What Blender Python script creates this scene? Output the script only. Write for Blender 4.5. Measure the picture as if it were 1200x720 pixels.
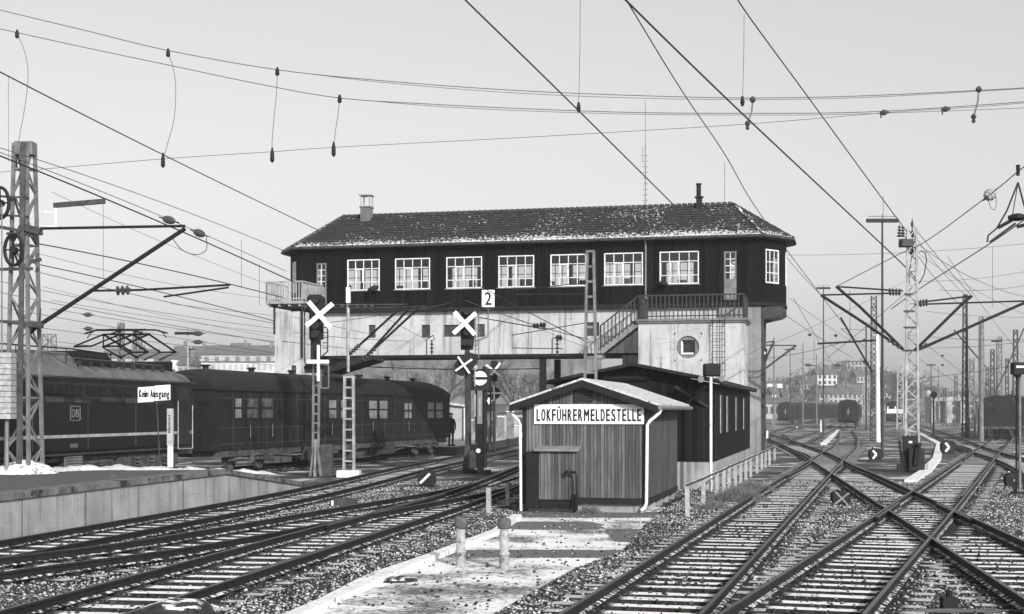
import bpy, bmesh, math, random
from mathutils import Vector, Matrix, Quaternion
import numpy as np
random.seed(7); RNG=np.random.default_rng(11)
R=math.radians
sc=bpy.context.scene
for o in list(bpy.data.objects): bpy.data.objects.remove(o)
COL=sc.collection
# ---------------- camera, world, sun ----------------
F=1667.0; HZ=482.0; EYE=2.25
cd=bpy.data.cameras.new('camera'); cam=bpy.data.objects.new('camera',cd); COL.objects.link(cam)
cam.location=(0,0,EYE); cam.rotation_euler=(R(90),0,0)
cd.sensor_fit='HORIZONTAL'; cd.sensor_width=36; cd.lens=36*F/1200
cd.shift_y=(HZ-360)/1200; cd.clip_start=0.1; cd.clip_end=6000
sc.camera=cam
SUN_EL=R(24); sdir=Vector((-0.40,0.92,-math.tan(SUN_EL))).normalized()
w=bpy.data.worlds.new('World'); sc.world=w; w.use_nodes=True
nt=w.node_tree; bg=nt.nodes['Background']
sky=nt.nodes.new('ShaderNodeTexSky'); sky.sky_type='NISHITA'; sky.sun_disc=False
sky.sun_elevation=SUN_EL; sky.sun_rotation=R(156.5); sky.dust_density=3.0; sky.air_density=1.0; sky.ozone_density=1.0
sep=nt.nodes.new('ShaderNodeSeparateColor'); nt.links.new(sky.outputs[0],sep.inputs[0])   # blue-sensitive black and white film
cmb=nt.nodes.new('ShaderNodeCombineColor')
mg=nt.nodes.new('ShaderNodeMath'); mg.operation='MULTIPLY'; mg.inputs[1].default_value=.52; nt.links.new(sep.outputs[1],mg.inputs[0])
mb_=nt.nodes.new('ShaderNodeMath'); mb_.operation='MULTIPLY_ADD'; mb_.inputs[1].default_value=.20; nt.links.new(sep.outputs[2],mb_.inputs[0]); nt.links.new(mg.outputs[0],mb_.inputs[2])
md=nt.nodes.new('ShaderNodeMath'); md.operation='ADD'; md.inputs[1].default_value=1.45; nt.links.new(mb_.outputs[0],md.inputs[0])   # thin even cloud veil
for i in range(3): nt.links.new(md.outputs[0],cmb.inputs[i])
nt.links.new(cmb.outputs[0],bg.inputs[0]); bg.inputs[1].default_value=0.15
sl=bpy.data.lights.new('sun','SUN'); sl.energy=4.0; sl.angle=R(0.5); sl.color=(1,1,1)
so=bpy.data.objects.new('sun',sl); COL.objects.link(so); so.rotation_euler=sdir.to_track_quat('-Z','Y').to_euler()
sc.view_settings.view_transform='Standard'; sc.view_settings.look='None'; sc.view_settings.exposure=0.26; sc.view_settings.gamma=1
# ---------------- materials ----------------
MATS={}
def newmat(name):
    m=bpy.data.materials.new(name); m.use_nodes=True; MATS[name]=m
    return m,m.node_tree,m.node_tree.nodes['Principled BSDF']
def N(nt,t,**k):
    n=nt.nodes.new(t)
    for a,b in k.items(): setattr(n,a,b)
    return n
def math_(nt,op,a,b=None,c=None,clamp=False):
    n=N(nt,'ShaderNodeMath',operation=op); n.use_clamp=clamp
    for i,v in enumerate((a,b,c)):
        if v is None: continue
        if isinstance(v,(int,float)): n.inputs[i].default_value=v
        else: nt.links.new(v,n.inputs[i])
    return n.outputs[0]
def pos(nt): return N(nt,'ShaderNodeNewGeometry').outputs['Position']
def noise(nt,scale,detail=3,rough=.55,vec=None,scl=None):
    n=N(nt,'ShaderNodeTexNoise'); n.inputs['Scale'].default_value=scale; n.inputs['Detail'].default_value=detail; n.inputs['Roughness'].default_value=rough
    v=vec if vec is not None else pos(nt)
    if scl:
        mp=N(nt,'ShaderNodeVectorMath',operation='MULTIPLY'); nt.links.new(v,mp.inputs[0]); mp.inputs[1].default_value=scl; v=mp.outputs[0]
    nt.links.new(v,n.inputs['Vector']); return n.outputs['Fac']
def ramp(nt,fac,a,b,lo=0.,hi=1.):
    """map fac in a..b to lo..hi, clamped"""
    n=N(nt,'ShaderNodeMapRange'); n.clamp=True
    nt.links.new(fac,n.inputs[0]); n.inputs[1].default_value=a; n.inputs[2].default_value=b; n.inputs[3].default_value=lo; n.inputs[4].default_value=hi
    return n.outputs[0]
def mixv(nt,f,a,b):
    n=N(nt,'ShaderNodeMix',data_type='FLOAT'); 
    for i,v in ((0,f),(2,a),(3,b)):
        if isinstance(v,(int,float)): n.inputs[i].default_value=v
        else: nt.links.new(v,n.inputs[i])
    return n.outputs[0]
def setcol(nt,bs,v):
    c=N(nt,'ShaderNodeCombineColor')
    for i in range(3): nt.links.new(v,c.inputs[i])
    nt.links.new(c.outputs[0],bs.inputs['Base Color'])
def bump(nt,bs,h,strength=.5,dist=.02):
    b=N(nt,'ShaderNodeBump'); b.inputs['Strength'].default_value=strength; b.inputs['Distance'].default_value=dist
    nt.links.new(h,b.inputs['Height']); nt.links.new(b.outputs[0],bs.inputs['Normal'])
def streakmat(name,lo,hi,dark,amt,rough=.9):
    m,nt,bs=newmat(name); v=ramp(nt,noise(nt,.8,4),.3,.7,lo,hi)
    fine=noise(nt,26,4,.7); v=math_(nt,'MULTIPLY',v,ramp(nt,fine,.3,.7,.88,1.1))
    s=noise(nt,1,5,.7,scl=(4.5,4.5,.28)); k=ramp(nt,s,.52,.66); v=mixv(nt,math_(nt,'MULTIPLY',k,amt),v,dark)
    c=noise(nt,1,3,.6,scl=(1.3,1.3,9)); k2=ramp(nt,c,.62,.66); v=mixv(nt,math_(nt,'MULTIPLY',k2,.25),v,dark)
    b2=ramp(nt,noise(nt,2.6,6,.75),.56,.70); v=mixv(nt,math_(nt,'MULTIPLY',b2,amt*.5),v,dark*1.3)
    setcol(nt,bs,v); bs.inputs['Roughness'].default_value=rough; bump(nt,bs,fine,.25,.02); return m
def gmat(name,lo,hi,scale=4,rough=.75,metal=0,detail=4,stain=None,snow=None,bmp=None,spec=None,streak=False):
    """plain weathered grey: noise between lo and hi; stain=(value,threshold,scale); snow=(thr,scale) on upward faces"""
    m,nt,bs=newmat(name)
    v=ramp(nt,noise(nt,scale,detail),.3,.7,lo,hi)
    if streak:
        s=noise(nt,1,4,.6,scl=(7,7,.5)); v=math_(nt,'MULTIPLY',v,ramp(nt,s,.3,.7,.72,1.15))
    if stain:
        sm=ramp(nt,noise(nt,stain[2],5,.65),stain[1],stain[1]+.08); v=mixv(nt,sm,v,stain[0])
    if snow:
        g=N(nt,'ShaderNodeNewGeometry'); s=N(nt,'ShaderNodeSeparateXYZ'); nt.links.new(g.outputs['Normal'],s.inputs[0])
        up=ramp(nt,s.outputs[2],.55,.7); sn=ramp(nt,noise(nt,snow[1],5,.65),snow[0],snow[0]+.06)
        v=mixv(nt,math_(nt,'MULTIPLY',up,sn),v,.8)
    setcol(nt,bs,v); bs.inputs['Roughness'].default_value=rough; bs.inputs['Metallic'].default_value=metal
    if spec is None and hi<.08 and metal==0: spec=.22
    if spec is not None: bs.inputs['Specular IOR Level'].default_value=spec
    if bmp: bump(nt,bs,noise(nt,bmp[0],5,.6),bmp[1],bmp[2])
    return m
ANG=R(13.2); VX,VY=math.cos(ANG),-math.sin(ANG); UX,UY=math.sin(ANG),math.cos(ANG)
def plankmat(name,width,lo,hi,groove=.1,gdark=.35,rough=.8,streak=.5,bm=.5):
    m,nt,bs=newmat(name)
    d=N(nt,'ShaderNodeVectorMath',operation='DOT_PRODUCT'); nt.links.new(pos(nt),d.inputs[0]); d.inputs[1].default_value=(VX+UX,VY+UY,0)
    t=math_(nt,'DIVIDE',d.outputs['Value'],width); fl=math_(nt,'FLOOR',t); fr=math_(nt,'FRACT',t)
    wn=N(nt,'ShaderNodeTexWhiteNoise',noise_dimensions='1D'); nt.links.new(fl,wn.inputs['W'])
    v=ramp(nt,wn.outputs['Value'],0,1,lo,hi)
    st=noise(nt,1,5,.65,scl=(30,30,1.3)); v=math_(nt,'MULTIPLY',v,ramp(nt,st,.3,.7,1-streak,1+streak))
    big=noise(nt,.9,3); v=math_(nt,'MULTIPLY',v,ramp(nt,big,.3,.7,.8,1.2))
    g=math_(nt,'LESS_THAN',fr,groove); v=math_(nt,'MULTIPLY',v,mixv(nt,g,1.,gdark))
    setcol(nt,bs,v); bs.inputs['Roughness'].default_value=rough
    bs.inputs['Specular IOR Level'].default_value=.08
    h=math_(nt,'SUBTRACT',1,g); bump(nt,bs,h,bm,.02)
    return m
M={}
M['wood_dark']=plankmat('dark_tarred_boards',.16,.003,.009,rough=.8)
M['wood_shed']=plankmat('weathered_boards',.085,.058,.128,groove=.16,gdark=.3,streak=.45)
M['wood_shed_side']=plankmat('painted_side_boards',.13,.06,.085,groove=.06,gdark=.6,streak=.25)
M['wood_black']=plankmat('black_boards',.14,.006,.013,rough=.8)
M['dark']=gmat('dark_paint',.007,.015,3,.6)
M['black']=gmat('black_iron',.006,.012,6,.65)
M['dark_snow']=gmat('dark_paint_with_snow',.012,.03,3,.6,snow=(.5,6))
M['steel_dk']=gmat('old_dark_steel',.025,.06,5,.6,stain=(.03,.55,3))
M['steel']=gmat('grey_painted_steel',.09,.19,3,.55,stain=(.10,.58,4))
M['steel_lt']=gmat('pale_galvanised_steel',.20,.40,3,.5,stain=(.25,.6,5))
M['white']=gmat('white_paint',.62,.78,7,.55,stain=(.42,.62,11))
M['offwhite']=gmat('dirty_white_paint',.6,.78,5,.55,stain=(.35,.62,9))
M['wframe']=gmat('white_window_paint',.55,.75,6,.55)
M['plaster']=streakmat('pale_plaster',.36,.50,.13,.75)
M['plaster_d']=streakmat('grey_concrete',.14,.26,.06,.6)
M['conc']=streakmat('weathered_concrete',.20,.36,.07,.7)
M['conc_snow']=gmat('concrete_with_snow',.2,.3,2,.9,snow=(.42,5),bmp=(14,.4,.02))
M['post']=gmat('concrete_post',.22,.42,9,.85,stain=(.12,.62,14))
M['brick']=gmat('dull_brick',.08,.2,.5,.9,detail=8); M['dimwin']=gmat('dim_windows',.07,.12,.5,.6)
M['roofgrey']=gmat('loco_grey_roof',.07,.13,2,.6,stain=(.10,.6,1.5))
M['loco']=gmat('dark_loco_paint',.006,.010,2,.5,spec=.3)
M['loco_mid']=gmat('loco_vent_band',.016,.026,2,.6)
M['coach']=gmat('dull_coach_paint',.006,.012,1.5,.75,streak=True,spec=.3)
M['coach_roof']=gmat('sooty_coach_roof',.008,.014,1.,.85,spec=.3)
M['under']=gmat('grimy_underframe',.014,.09,4,.9)
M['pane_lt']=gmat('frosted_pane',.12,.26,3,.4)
M['cloth']=gmat('dark_cloth',.012,.02,8,.9)
M['wire']=gmat('wire_metal',.02,.03,5,.5)
M['wire_thin']=gmat('thin_wire_metal',.06,.09,5,.5)
M['insul']=gmat('brown_porcelain',.03,.07,9,.25)
M['snow']=gmat('snow',.6,.78,5,.85,stain=(.18,.58,8),bmp=(14,.4,.02))
M['soil']=gmat('asphalt_patch',.09,.15,6,.9,stain=(.5,.66,9))
M['tree']=gmat('winter_bark',.05,.10,5,.9)
M['leaf']=gmat('winter_foliage',.05,.12,.5,.9)
M['hillm']=gmat('hill_ground',.08,.2,.03,.95,stain=(.45,.62,.06))
M['housew']=gmat('pale_house_wall',.4,.62,.3,.9,detail=8)
M['houseg']=gmat('grey_house_wall',.25,.4,.2,.9)
M['roof_far']=gmat('far_roof',.07,.12,.5,.9)
M['wagon']=gmat('sooty_wagon',.01,.025,1,.8)
def glassmat():
    m=bpy.data.materials.new('window_glass'); m.use_nodes=True; nt=m.node_tree; nt.nodes.clear()
    o=N(nt,'ShaderNodeOutputMaterial'); t=N(nt,'ShaderNodeBsdfTransparent'); g=N(nt,'ShaderNodeBsdfGlossy'); g.inputs['Roughness'].default_value=.02
    t.inputs[0].default_value=(.9,.9,.9,1); f=N(nt,'ShaderNodeFresnel'); f.inputs[0].default_value=1.5
    a=math_(nt,'ADD',f.outputs[0],.03); mx=N(nt,'ShaderNodeMixShader'); nt.links.new(a,mx.inputs[0]); nt.links.new(t.outputs[0],mx.inputs[1]); nt.links.new(g.outputs[0],mx.inputs[2]); nt.links.new(mx.outputs[0],o.inputs[0])
    return m
M['glass']=glassmat()
def darkglass():
    m,nt,bs=newmat('dark_glass'); bs.inputs['Base Color'].default_value=(.02,.02,.02,1); bs.inputs['Roughness'].default_value=.08; return m
M['dglass']=darkglass()
def sleepermat():
    m,nt,bs=newmat('sleeper_wood_with_snow')
    v=ramp(nt,noise(nt,9,4),.3,.7,.010,.035)
    g=N(nt,'ShaderNodeNewGeometry'); s=N(nt,'ShaderNodeSeparateXYZ'); nt.links.new(g.outputs['Normal'],s.inputs[0])
    up=ramp(nt,s.outputs[2],.6,.75)
    oi=N(nt,'ShaderNodeObjectInfo')
    n=math_(nt,'ADD',noise(nt,12,7,.85),math_(nt,'MULTIPLY',noise(nt,.7,4),.62)); n=math_(nt,'ADD',n,math_(nt,'MULTIPLY',oi.outputs['Random'],.10))
    sn=ramp(nt,n,.61,.74)
    tc=N(nt,'ShaderNodeTexCoord'); sx=N(nt,'ShaderNodeSeparateXYZ'); nt.links.new(tc.outputs['Object'],sx.inputs[0]); ax=math_(nt,'ABSOLUTE',sx.outputs[0])
    k=math_(nt,'ADD',ramp(nt,ax,.50,.60,1,0),ramp(nt,ax,.98,1.10,0,.55)); k=math_(nt,'MULTIPLY',k,math_(nt,'MULTIPLY',sn,ramp(nt,noise(nt,30,4,.7),.3,.5,.55,1.)))
    v=mixv(nt,math_(nt,'MULTIPLY',up,k),v,.80)
    setcol(nt,bs,v); bs.inputs['Roughness'].default_value=.85; bs.inputs['Specular IOR Level'].default_value=.2; bump(nt,bs,noise(nt,40,3),.4,.01); return m
M['sleeper']=sleepermat()
def railmat():
    m,nt,bs=newmat('rail_steel')
    v=ramp(nt,noise(nt,7,4),.3,.7,.006,.016)
    g=N(nt,'ShaderNodeNewGeometry'); s=N(nt,'ShaderNodeSeparateXYZ'); nt.links.new(g.outputs['Normal'],s.inputs[0])
    p=N(nt,'ShaderNodeSeparateXYZ'); nt.links.new(g.outputs['Position'],p.inputs[0])
    up=math_(nt,'MULTIPLY',ramp(nt,s.outputs[2],.9,.99),ramp(nt,p.outputs[2],-.03,-.015))
    v=mixv(nt,up,v,.13); setcol(nt,bs,v)
    foot=math_(nt,'MULTIPLY',math_(nt,'MULTIPLY',ramp(nt,s.outputs[2],.3,.7),ramp(nt,p.outputs[2],-.09,-.10)),ramp(nt,noise(nt,8,5,.7),.50,.58))
    nt.links.new(up,bs.inputs['Metallic']); nt.links.new(ramp(nt,up,0,1,.75,.42),bs.inputs['Roughness'])
    bs.inputs['Specular IOR Level'].default_value=.25
    v2=mixv(nt,foot,v,.7); setcol(nt,bs,v2); return m
M['rail']=railmat()
def stonemat():
    m,nt,bs=newmat('ballast_stone')
    g=N(nt,'ShaderNodeNewGeometry'); s=N(nt,'ShaderNodeSeparateXYZ'); nt.links.new(g.outputs['Normal'],s.inputs[0])
    a=N(nt,'ShaderNodeAttribute',attribute_name='tone')
    v=ramp(nt,a.outputs['Fac'],0,1,.014,.10)
    big=noise(nt,.55,4,.6)
    th=math_(nt,'ADD',math_(nt,'MULTIPLY',a.outputs['Fac'],.5),math_(nt,'MULTIPLY',big,.9))
    sn=math_(nt,'MULTIPLY',ramp(nt,s.outputs[2],.25,.7),ramp(nt,th,.62,.90)); v=mixv(nt,sn,v,.62)
    setcol(nt,bs,v); bs.inputs['Roughness'].default_value=.9; return m
M['stone']=stonemat()
def groundmat(name,lo,hi,thr,sc1=14,bigw=.8,bs_=.5,bmp=(.9,.06),bare=()):
    m,nt,bs=newmat(name)
    n1=noise(nt,sc1,6,.75); n2=noise(nt,bs_,4,.6)
    v=ramp(nt,noise(nt,sc1*1.7,4,.7),.35,.65,lo,hi)
    t=math_(nt,'ADD',n1,math_(nt,'MULTIPLY',math_(nt,'SUBTRACT',n2,.5),bigw))
    if bare:
        sp=N(nt,'ShaderNodeSeparateXYZ'); nt.links.new(pos(nt),sp.inputs[0])
        for cx,cy,rx,ry in bare:
            dx=math_(nt,'DIVIDE',math_(nt,'SUBTRACT',sp.outputs[0],cx),rx); dy=math_(nt,'DIVIDE',math_(nt,'SUBTRACT',sp.outputs[1],cy),ry)
            d=math_(nt,'ADD',math_(nt,'POWER',math_(nt,'ABSOLUTE',dx),4),math_(nt,'POWER',math_(nt,'ABSOLUTE',dy),4)); d=math_(nt,'ADD',d,math_(nt,'MULTIPLY',math_(nt,'SUBTRACT',noise(nt,3,5,.7),.5),2.2))
            t=math_(nt,'SUBTRACT',t,ramp(nt,d,.7,1.15,.6,0.))
    sn=ramp(nt,t,thr,thr+(.26 if bare else .09)); v=mixv(nt,sn,v,.74)
    setcol(nt,bs,v); bs.inputs['Roughness'].default_value=.95; bump(nt,bs,n1,*bmp); return m
M['ground']=groundmat('ballast_ground',.010,.05,.57,22,1.15,.35)
M['path']=groundmat('snowy_path',.07,.13,.31,12,1.5,.6,(.35,.02),((.9,30.4,1.0,1.1),(.6,24.4,2.0,.7),(1.6,33.6,3.2,1.0),(2.4,28,.5,1.6)))  # four rounded spots hold less white, their edges broken by noise
def tilemat():
    m,nt,bs=newmat('dark_roof_tiles_with_snow')
    v=ramp(nt,noise(nt,3,4),.3,.7,.010,.026)
    p=N(nt,'ShaderNodeSeparateXYZ'); nt.links.new(pos(nt),p.inputs[0])
    low=ramp(nt,p.outputs[2],10.18,10.6,.24,0.)
    n=math_(nt,'ADD',noise(nt,8.5,3,.6),math_(nt,'ADD',low,math_(nt,'MULTIPLY',math_(nt,'SUBTRACT',noise(nt,.35,3),.5),.35)))
    sn=ramp(nt,n,.635,.69)
    v=mixv(nt,math_(nt,'MULTIPLY',sn,.9),v,.6); setcol(nt,bs,v); bs.inputs['Roughness'].default_value=.8; return m
M['tile']=tilemat()
M['snowroof']=gmat('snowy_felt_roof',.38,.6,5,.9,stain=(.10,.54,9))
M['darkroof']=gmat('dark_felt_roof',.010,.022,3,.9,stain=(.55,.72,4))
# ---------------- geometry helpers ----------------
class MB:
    def __init__(s,T=None): s.v=[]; s.f=[]; s.T=T
    def add(s,vs,fs):
        n=len(s.v); s.v+= [tuple(s.T(*p)) if s.T else tuple(p) for p in vs]; s.f+=[tuple(n+i for i in f) for f in fs]; return s
    def box(s,a,b):
        x0,y0,z0=a; x1,y1,z1=b
        return s.add([(x0,y0,z0),(x1,y0,z0),(x1,y1,z0),(x0,y1,z0),(x0,y0,z1),(x1,y0,z1),(x1,y1,z1),(x0,y1,z1)],
         [(0,3,2,1),(4,5,6,7),(0,1,5,4),(1,2,6,5),(2,3,7,6),(3,0,4,7)])
    def beam(s,p,q,w,h=None,up=(0,0,1)):
        h=h or w; p=Vector(p); q=Vector(q); d=(q-p).normalized(); u=Vector(up)
        if abs(d.dot(u))>.98: u=Vector((UX,UY,0))
        x=d.cross(u).normalized()*(w/2); y=x.cross(d).normalized()*(h/2)
        vs=[p-x-y,p+x-y,p+x+y,p-x+y,q-x-y,q+x-y,q+x+y,q-x+y]
        return s.add(vs,[(0,3,2,1),(4,5,6,7),(0,1,5,4),(1,2,6,5),(2,3,7,6),(3,0,4,7)])
    def tube(s,pts,r,n=8,cap=True):
        pts=[Vector(p) for p in pts]; rs=r if isinstance(r,(list,tuple)) else [r]*len(pts)
        vs=[];fs=[];px=None
        for i,p in enumerate(pts):
            d=(pts[min(i+1,len(pts)-1)]-pts[max(i-1,0)]); d=d.normalized() if d.length>1e-9 else Vector((0,0,1))
            if px is None:
                u=Vector((0,0,1)) if abs(d.z)<.9 else Vector((1,0,0)); px=d.cross(u).normalized()
            px=(px-d*px.dot(d)).normalized(); py=d.cross(px)
            for k in range(n):
                a=2*math.pi*k/n; vs.append(p+(px*math.cos(a)+py*math.sin(a))*rs[i])
        for i in range(len(pts)-1):
            for k in range(n): fs.append((i*n+k,i*n+(k+1)%n,(i+1)*n+(k+1)%n,(i+1)*n+k))
        if cap: fs.append(tuple(range(n))[::-1]); fs.append(tuple((len(pts)-1)*n+k for k in range(n)))
        return s.add(vs,fs)
    def lathe(s,c,prof,n=16,axis='z'):
        """prof: list (r,h) along axis"""
        c=Vector(c); vs=[];fs=[]
        A={'z':(Vector((1,0,0)),Vector((0,1,0)),Vector((0,0,1))),'y':(Vector((1,0,0)),Vector((0,0,1)),Vector((0,1,0))),'x':(Vector((0,1,0)),Vector((0,0,1)),Vector((1,0,0)))}[axis] if isinstance(axis,str) else axis
        for r,h in prof:
            for k in range(n):
                a=2*math.pi*k/n; vs.append(c+A[0]*math.cos(a)*max(r,1e-4)+A[1]*math.sin(a)*max(r,1e-4)+A[2]*h)
        m=len(prof)
        for i in range(m-1):
            for k in range(n): fs.append((i*n+k,i*n+(k+1)%n,(i+1)*n+(k+1)%n,(i+1)*n+k))
        fs.append(tuple(range(n))[::-1]); fs.append(tuple((m-1)*n+k for k in range(n)))
        return s.add(vs,fs)
    def prism(s,poly,a,b,f):
        """poly 2d list; f(u,v,t)->3d ; extrude t from a to b"""
        n=len(poly); vs=[f(u,v,a) for u,v in poly]+[f(u,v,b) for u,v in poly]
        fs=[tuple(range(n))[::-1],tuple(range(n,2*n))]+[(i,(i+1)%n,n+(i+1)%n,n+i) for i in range(n)]
        return s.add(vs,fs)
    def build(s,name,mat,parent=None,smooth=False,loc=None):
        off=Vector(loc) if loc is not None else Vector((0,0,0))
        if parent is not None:
            off=Vector((0,0,0)); q=parent
            while q is not None: off+=q.location; q=q.parent
        me=bpy.data.meshes.new(name); me.from_pydata([tuple(Vector(v)-off) for v in s.v],[],s.f)
        bm=bmesh.new(); bm.from_mesh(me); bmesh.ops.recalc_face_normals(bm,faces=bm.faces); bm.to_mesh(me); bm.free()
        me.materials.append(mat)
        if smooth:
            me.polygons.foreach_set('use_smooth',[True]*len(me.polygons))
        o=bpy.data.objects.new(name,me); COL.objects.link(o)
        if parent is not None: o.parent=parent
        elif loc is not None: o.location=off
        return o
def loose(mb,name,mat,parent,group=None):
    """build every connected piece of the builder as an object of its own"""
    par=list(range(len(mb.v)))
    def find(i):
        while par[i]!=i: par[i]=par[par[i]]; i=par[i]
        return i
    for f in mb.f:
        a=find(f[0])
        for j in f[1:]: par[find(j)]=a
    comp={}
    for f in mb.f: comp.setdefault(find(f[0]),[]).append(f)
    out=[]
    for fs in comp.values():
        idx=sorted({i for f in fs for i in f}); mp={v:k for k,v in enumerate(idx)}; m=MB(); m.v=[mb.v[i] for i in idx]; m.f=[tuple(mp[i] for i in f) for f in fs]; out.append(m.build(name,mat,parent))
    return out
def tag(o,label,cat,group=None,kind=None):
    if label: o['label']=label
    if cat: o['category']=cat
    if group: o['group']=group
    if kind: o['kind']=kind
    return o
def thing(name,label,cat,loc=(0,0,0),group=None,kind=None):
    o=bpy.data.objects.new(name,None); COL.objects.link(o); o.location=loc; o.empty_display_size=.2
    return tag(o,label,cat,group,kind)
def children(o): return [c for c in bpy.data.objects if c.parent==o]
def dup(o,parent=None):
    c=o.copy(); COL.objects.link(c); c.parent=parent
    for ch in children(o): dup(ch,c)
    return c
def at(px,py,Y): return Vector(((px-600)/F*Y,Y,EYE-(py-HZ)*Y/F))
def onp(px,py,P,d):
    """point where the sight line of a pixel meets the vertical plane through P with horizontal direction d"""
    k=(px-600)/F; t=(k*P[1]-P[0])/(d[0]-k*d[1]); X=P[0]+d[0]*t; Y=P[1]+d[1]*t
    return Vector((X,Y,EYE-(py-HZ)*Y/F))
def gnd(px,py,z=-.2):
    Y=F*(EYE-z)/(py-HZ); return Vector(((px-600)/F*Y,Y,z))
def text_mesh(s,size,xs=1.0,bold=0.0,depth=.004):
    cu=bpy.data.curves.new('txt','FONT'); cu.body=s; cu.size=size; cu.align_x='CENTER'; cu.align_y='CENTER'; cu.extrude=depth; cu.offset=bold; cu.resolution_u=3
    o=bpy.data.objects.new('txt',cu); COL.objects.link(o); dg=bpy.context.evaluated_depsgraph_get(); dg.update()
    me=bpy.data.meshes.new_from_object(o.evaluated_get(dg)); bpy.data.objects.remove(o)
    vs=[(v.co.x*xs,v.co.y,v.co.z) for v in me.vertices]; fs=[tuple(p.vertices) for p in me.polygons]; return vs,fs
def put_text(name,s,c,right,height,mat,parent,width=None,bold=0.,nrm=None,depth=.004,fat=0.):
    """lettering centred at c, reading along 'right', upright; fitted to height and width"""
    vs,fs=text_mesh(s,1.0,1.0,0,1.0)
    xs=[v[0] for v in vs]; ys=[v[1] for v in vs]; w0=max(xs)-min(xs); h0=max(ys)-min(ys); cx=(max(xs)+min(xs))/2; cy=(max(ys)+min(ys))/2
    ky=height/h0; kx=(width/w0) if width else ky
    r=Vector(right).normalized(); u=Vector((0,0,1)); n=r.cross(u)
    mb=MB(); c=Vector(c)
    for i,(dx,dy) in enumerate(((0,0),) if not fat else ((-fat,0),(fat,0),(0,fat*.7),(0,-fat*.7),(0,0))):
        mb.add([c+r*((v[0]-cx)*kx+dx)+u*((v[1]-cy)*ky+dy)+n*(v[2]*depth-i*.0007) for v in vs],fs)
    return mb.build(name,mat,parent)
def put_letters(name,s,c,right,height,mat,parent,width,fat,fill=.70):
    """condensed block capitals, each letter fitted to its own cell"""
    wt={'M':1.3,'W':1.4,'I':.55,'i':.5,'j':.5,'1':.7,' ':.6,'-':.7,'m':1.3,'L':.88,'E':.95,'F':.9}; tot=sum(wt.get(ch,1.) for ch in s); r=Vector(right).normalized(); u=Vector((0,0,1)); n=r.cross(u); c=Vector(c)
    ref=text_mesh('H',1.)[0]; h0=max(v[1] for v in ref)-min(v[1] for v in ref); b0=min(v[1] for v in ref); ky=height/h0; x=-width/2; mb=MB()
    for ch in s:
        w=width*wt.get(ch,1.)/tot
        if ch!=' ':
            vs,fs=text_mesh(ch,1.0,1.0,0,1.0); xs=[v[0] for v in vs]; cx=(max(xs)+min(xs))/2; w0=max(xs)-min(xs); kx=min(w*fill/w0,ky*1.1)
            for i,(dx,dy) in enumerate(((-fat,0),(fat,0),(0,fat*.6),(0,-fat*.6),(0,0))):
                mb.add([c+r*(x+w/2+(v[0]-cx)*kx+dx)+u*((v[1]-b0)*ky-height/2+dy)+n*(v[2]*.004-i*.0007) for v in vs],fs)
        x+=w
    return mb.build(name,mat,parent)
V3=Vector((VX,VY,0)); U3=Vector((UX,UY,0))
# ---------------- setting: ground, path ----------------
g=MB(); g.add([(-900,-60,-.225),(900,-60,-.22),(900,1500,-.22),(-900,1500,-.22)],[(0,1,2,3)])
tag(g.build('ground',M['ground']),'dark ballast ground dusted with snow across the whole yard','ground',kind='structure')
pth=MB()
pp=[gnd(334,722),gnd(430,673),gnd(583,622),gnd(610,600),gnd(700,597),gnd(780,594),gnd(758,613),gnd(728,647),gnd(673,667),gnd(574,722)]
pp=[Vector((p.x,p.y,-.196)) for p in pp]
pp+= [Vector((-.9,12,-.196)),Vector((-3.6,12,-.196))]
pth.add([(p.x,p.y,p.z) for p in pp],[tuple(range(len(pp)))])
tag(pth.build('path',M['path']),'snow covered footpath running up to the small wooden shed','path',kind='structure')
# kerb
kp=[gnd(338,722,-.12),gnd(470,664,-.12),gnd(583,621,-.12),gnd(606,603,-.12)]; kp=[Vector((-3.5,12.5,-.12))]+kp
mb=MB()
for a,b in zip(kp[:-1],kp[1:]): mb.beam((a.x,a.y,-.17),(b.x,b.y,-.17),.20,.12)
tag(mb.build('kerb',M['snow']),'snow topped kerb edging the left side of the path','kerb',kind='structure')
# ---------------- tracks ----------------
def smooth_path(pts,step=1.0):
    P=[Vector((p[0],p[1])) for p in pts]; ys=[p.y for p in P]; out=[]; y=ys[0]
    # monotone in y : catmull-rom on x(y)
    n=len(P); m=[]
    for i in range(n):
        a=max(i-1,0); b=min(i+1,n-1); m.append((P[b].x-P[a].x)/(P[b].y-P[a].y))
    while y<ys[-1]:
        i=max(k for k in range(n-1) if ys[k]<=y); h=ys[i+1]-ys[i]; t=(y-ys[i])/h
        x=(2*t**3-3*t**2+1)*P[i].x+(t**3-2*t**2+t)*h*m[i]+(-2*t**3+3*t**2)*P[i+1].x+(t**3-t**2)*h*m[i+1]
        out.append(Vector((x,y))); y+=step
    out.append(P[-1]); return out
PROF=[(-.07,-.15),(.07,-.15),(.07,-.138),(.012,-.118),(.012,-.045),(.034,-.035),(.034,-.006),(.028,0),(-.028,0),(-.034,-.006),(-.034,-.035),(-.012,-.045),(-.012,-.118),(-.07,-.138)]
def rail_mb(path,off,dz=0,mb=None):
    mb=mb or MB(); n=len(path); k=len(PROF); vs=[];fs=[]
    for i,p in enumerate(path):
        d=(path[min(i+1,n-1)]-path[max(i-1,0)]).normalized(); nr=Vector((d.y,-d.x))
        for a,z in PROF:
            q=p+nr*(off+a); vs.append((q.x,q.y,z+dz))
    for i in range(n-1):
        for j in range(k): fs.append((i*k+j,i*k+(j+1)%k,(i+1)*k+(j+1)%k,(i+1)*k+j))
    fs.append(tuple(range(k))[::-1]); fs.append(tuple((n-1)*k+j for j in range(k)))
    return mb.add(vs,fs)
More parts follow.
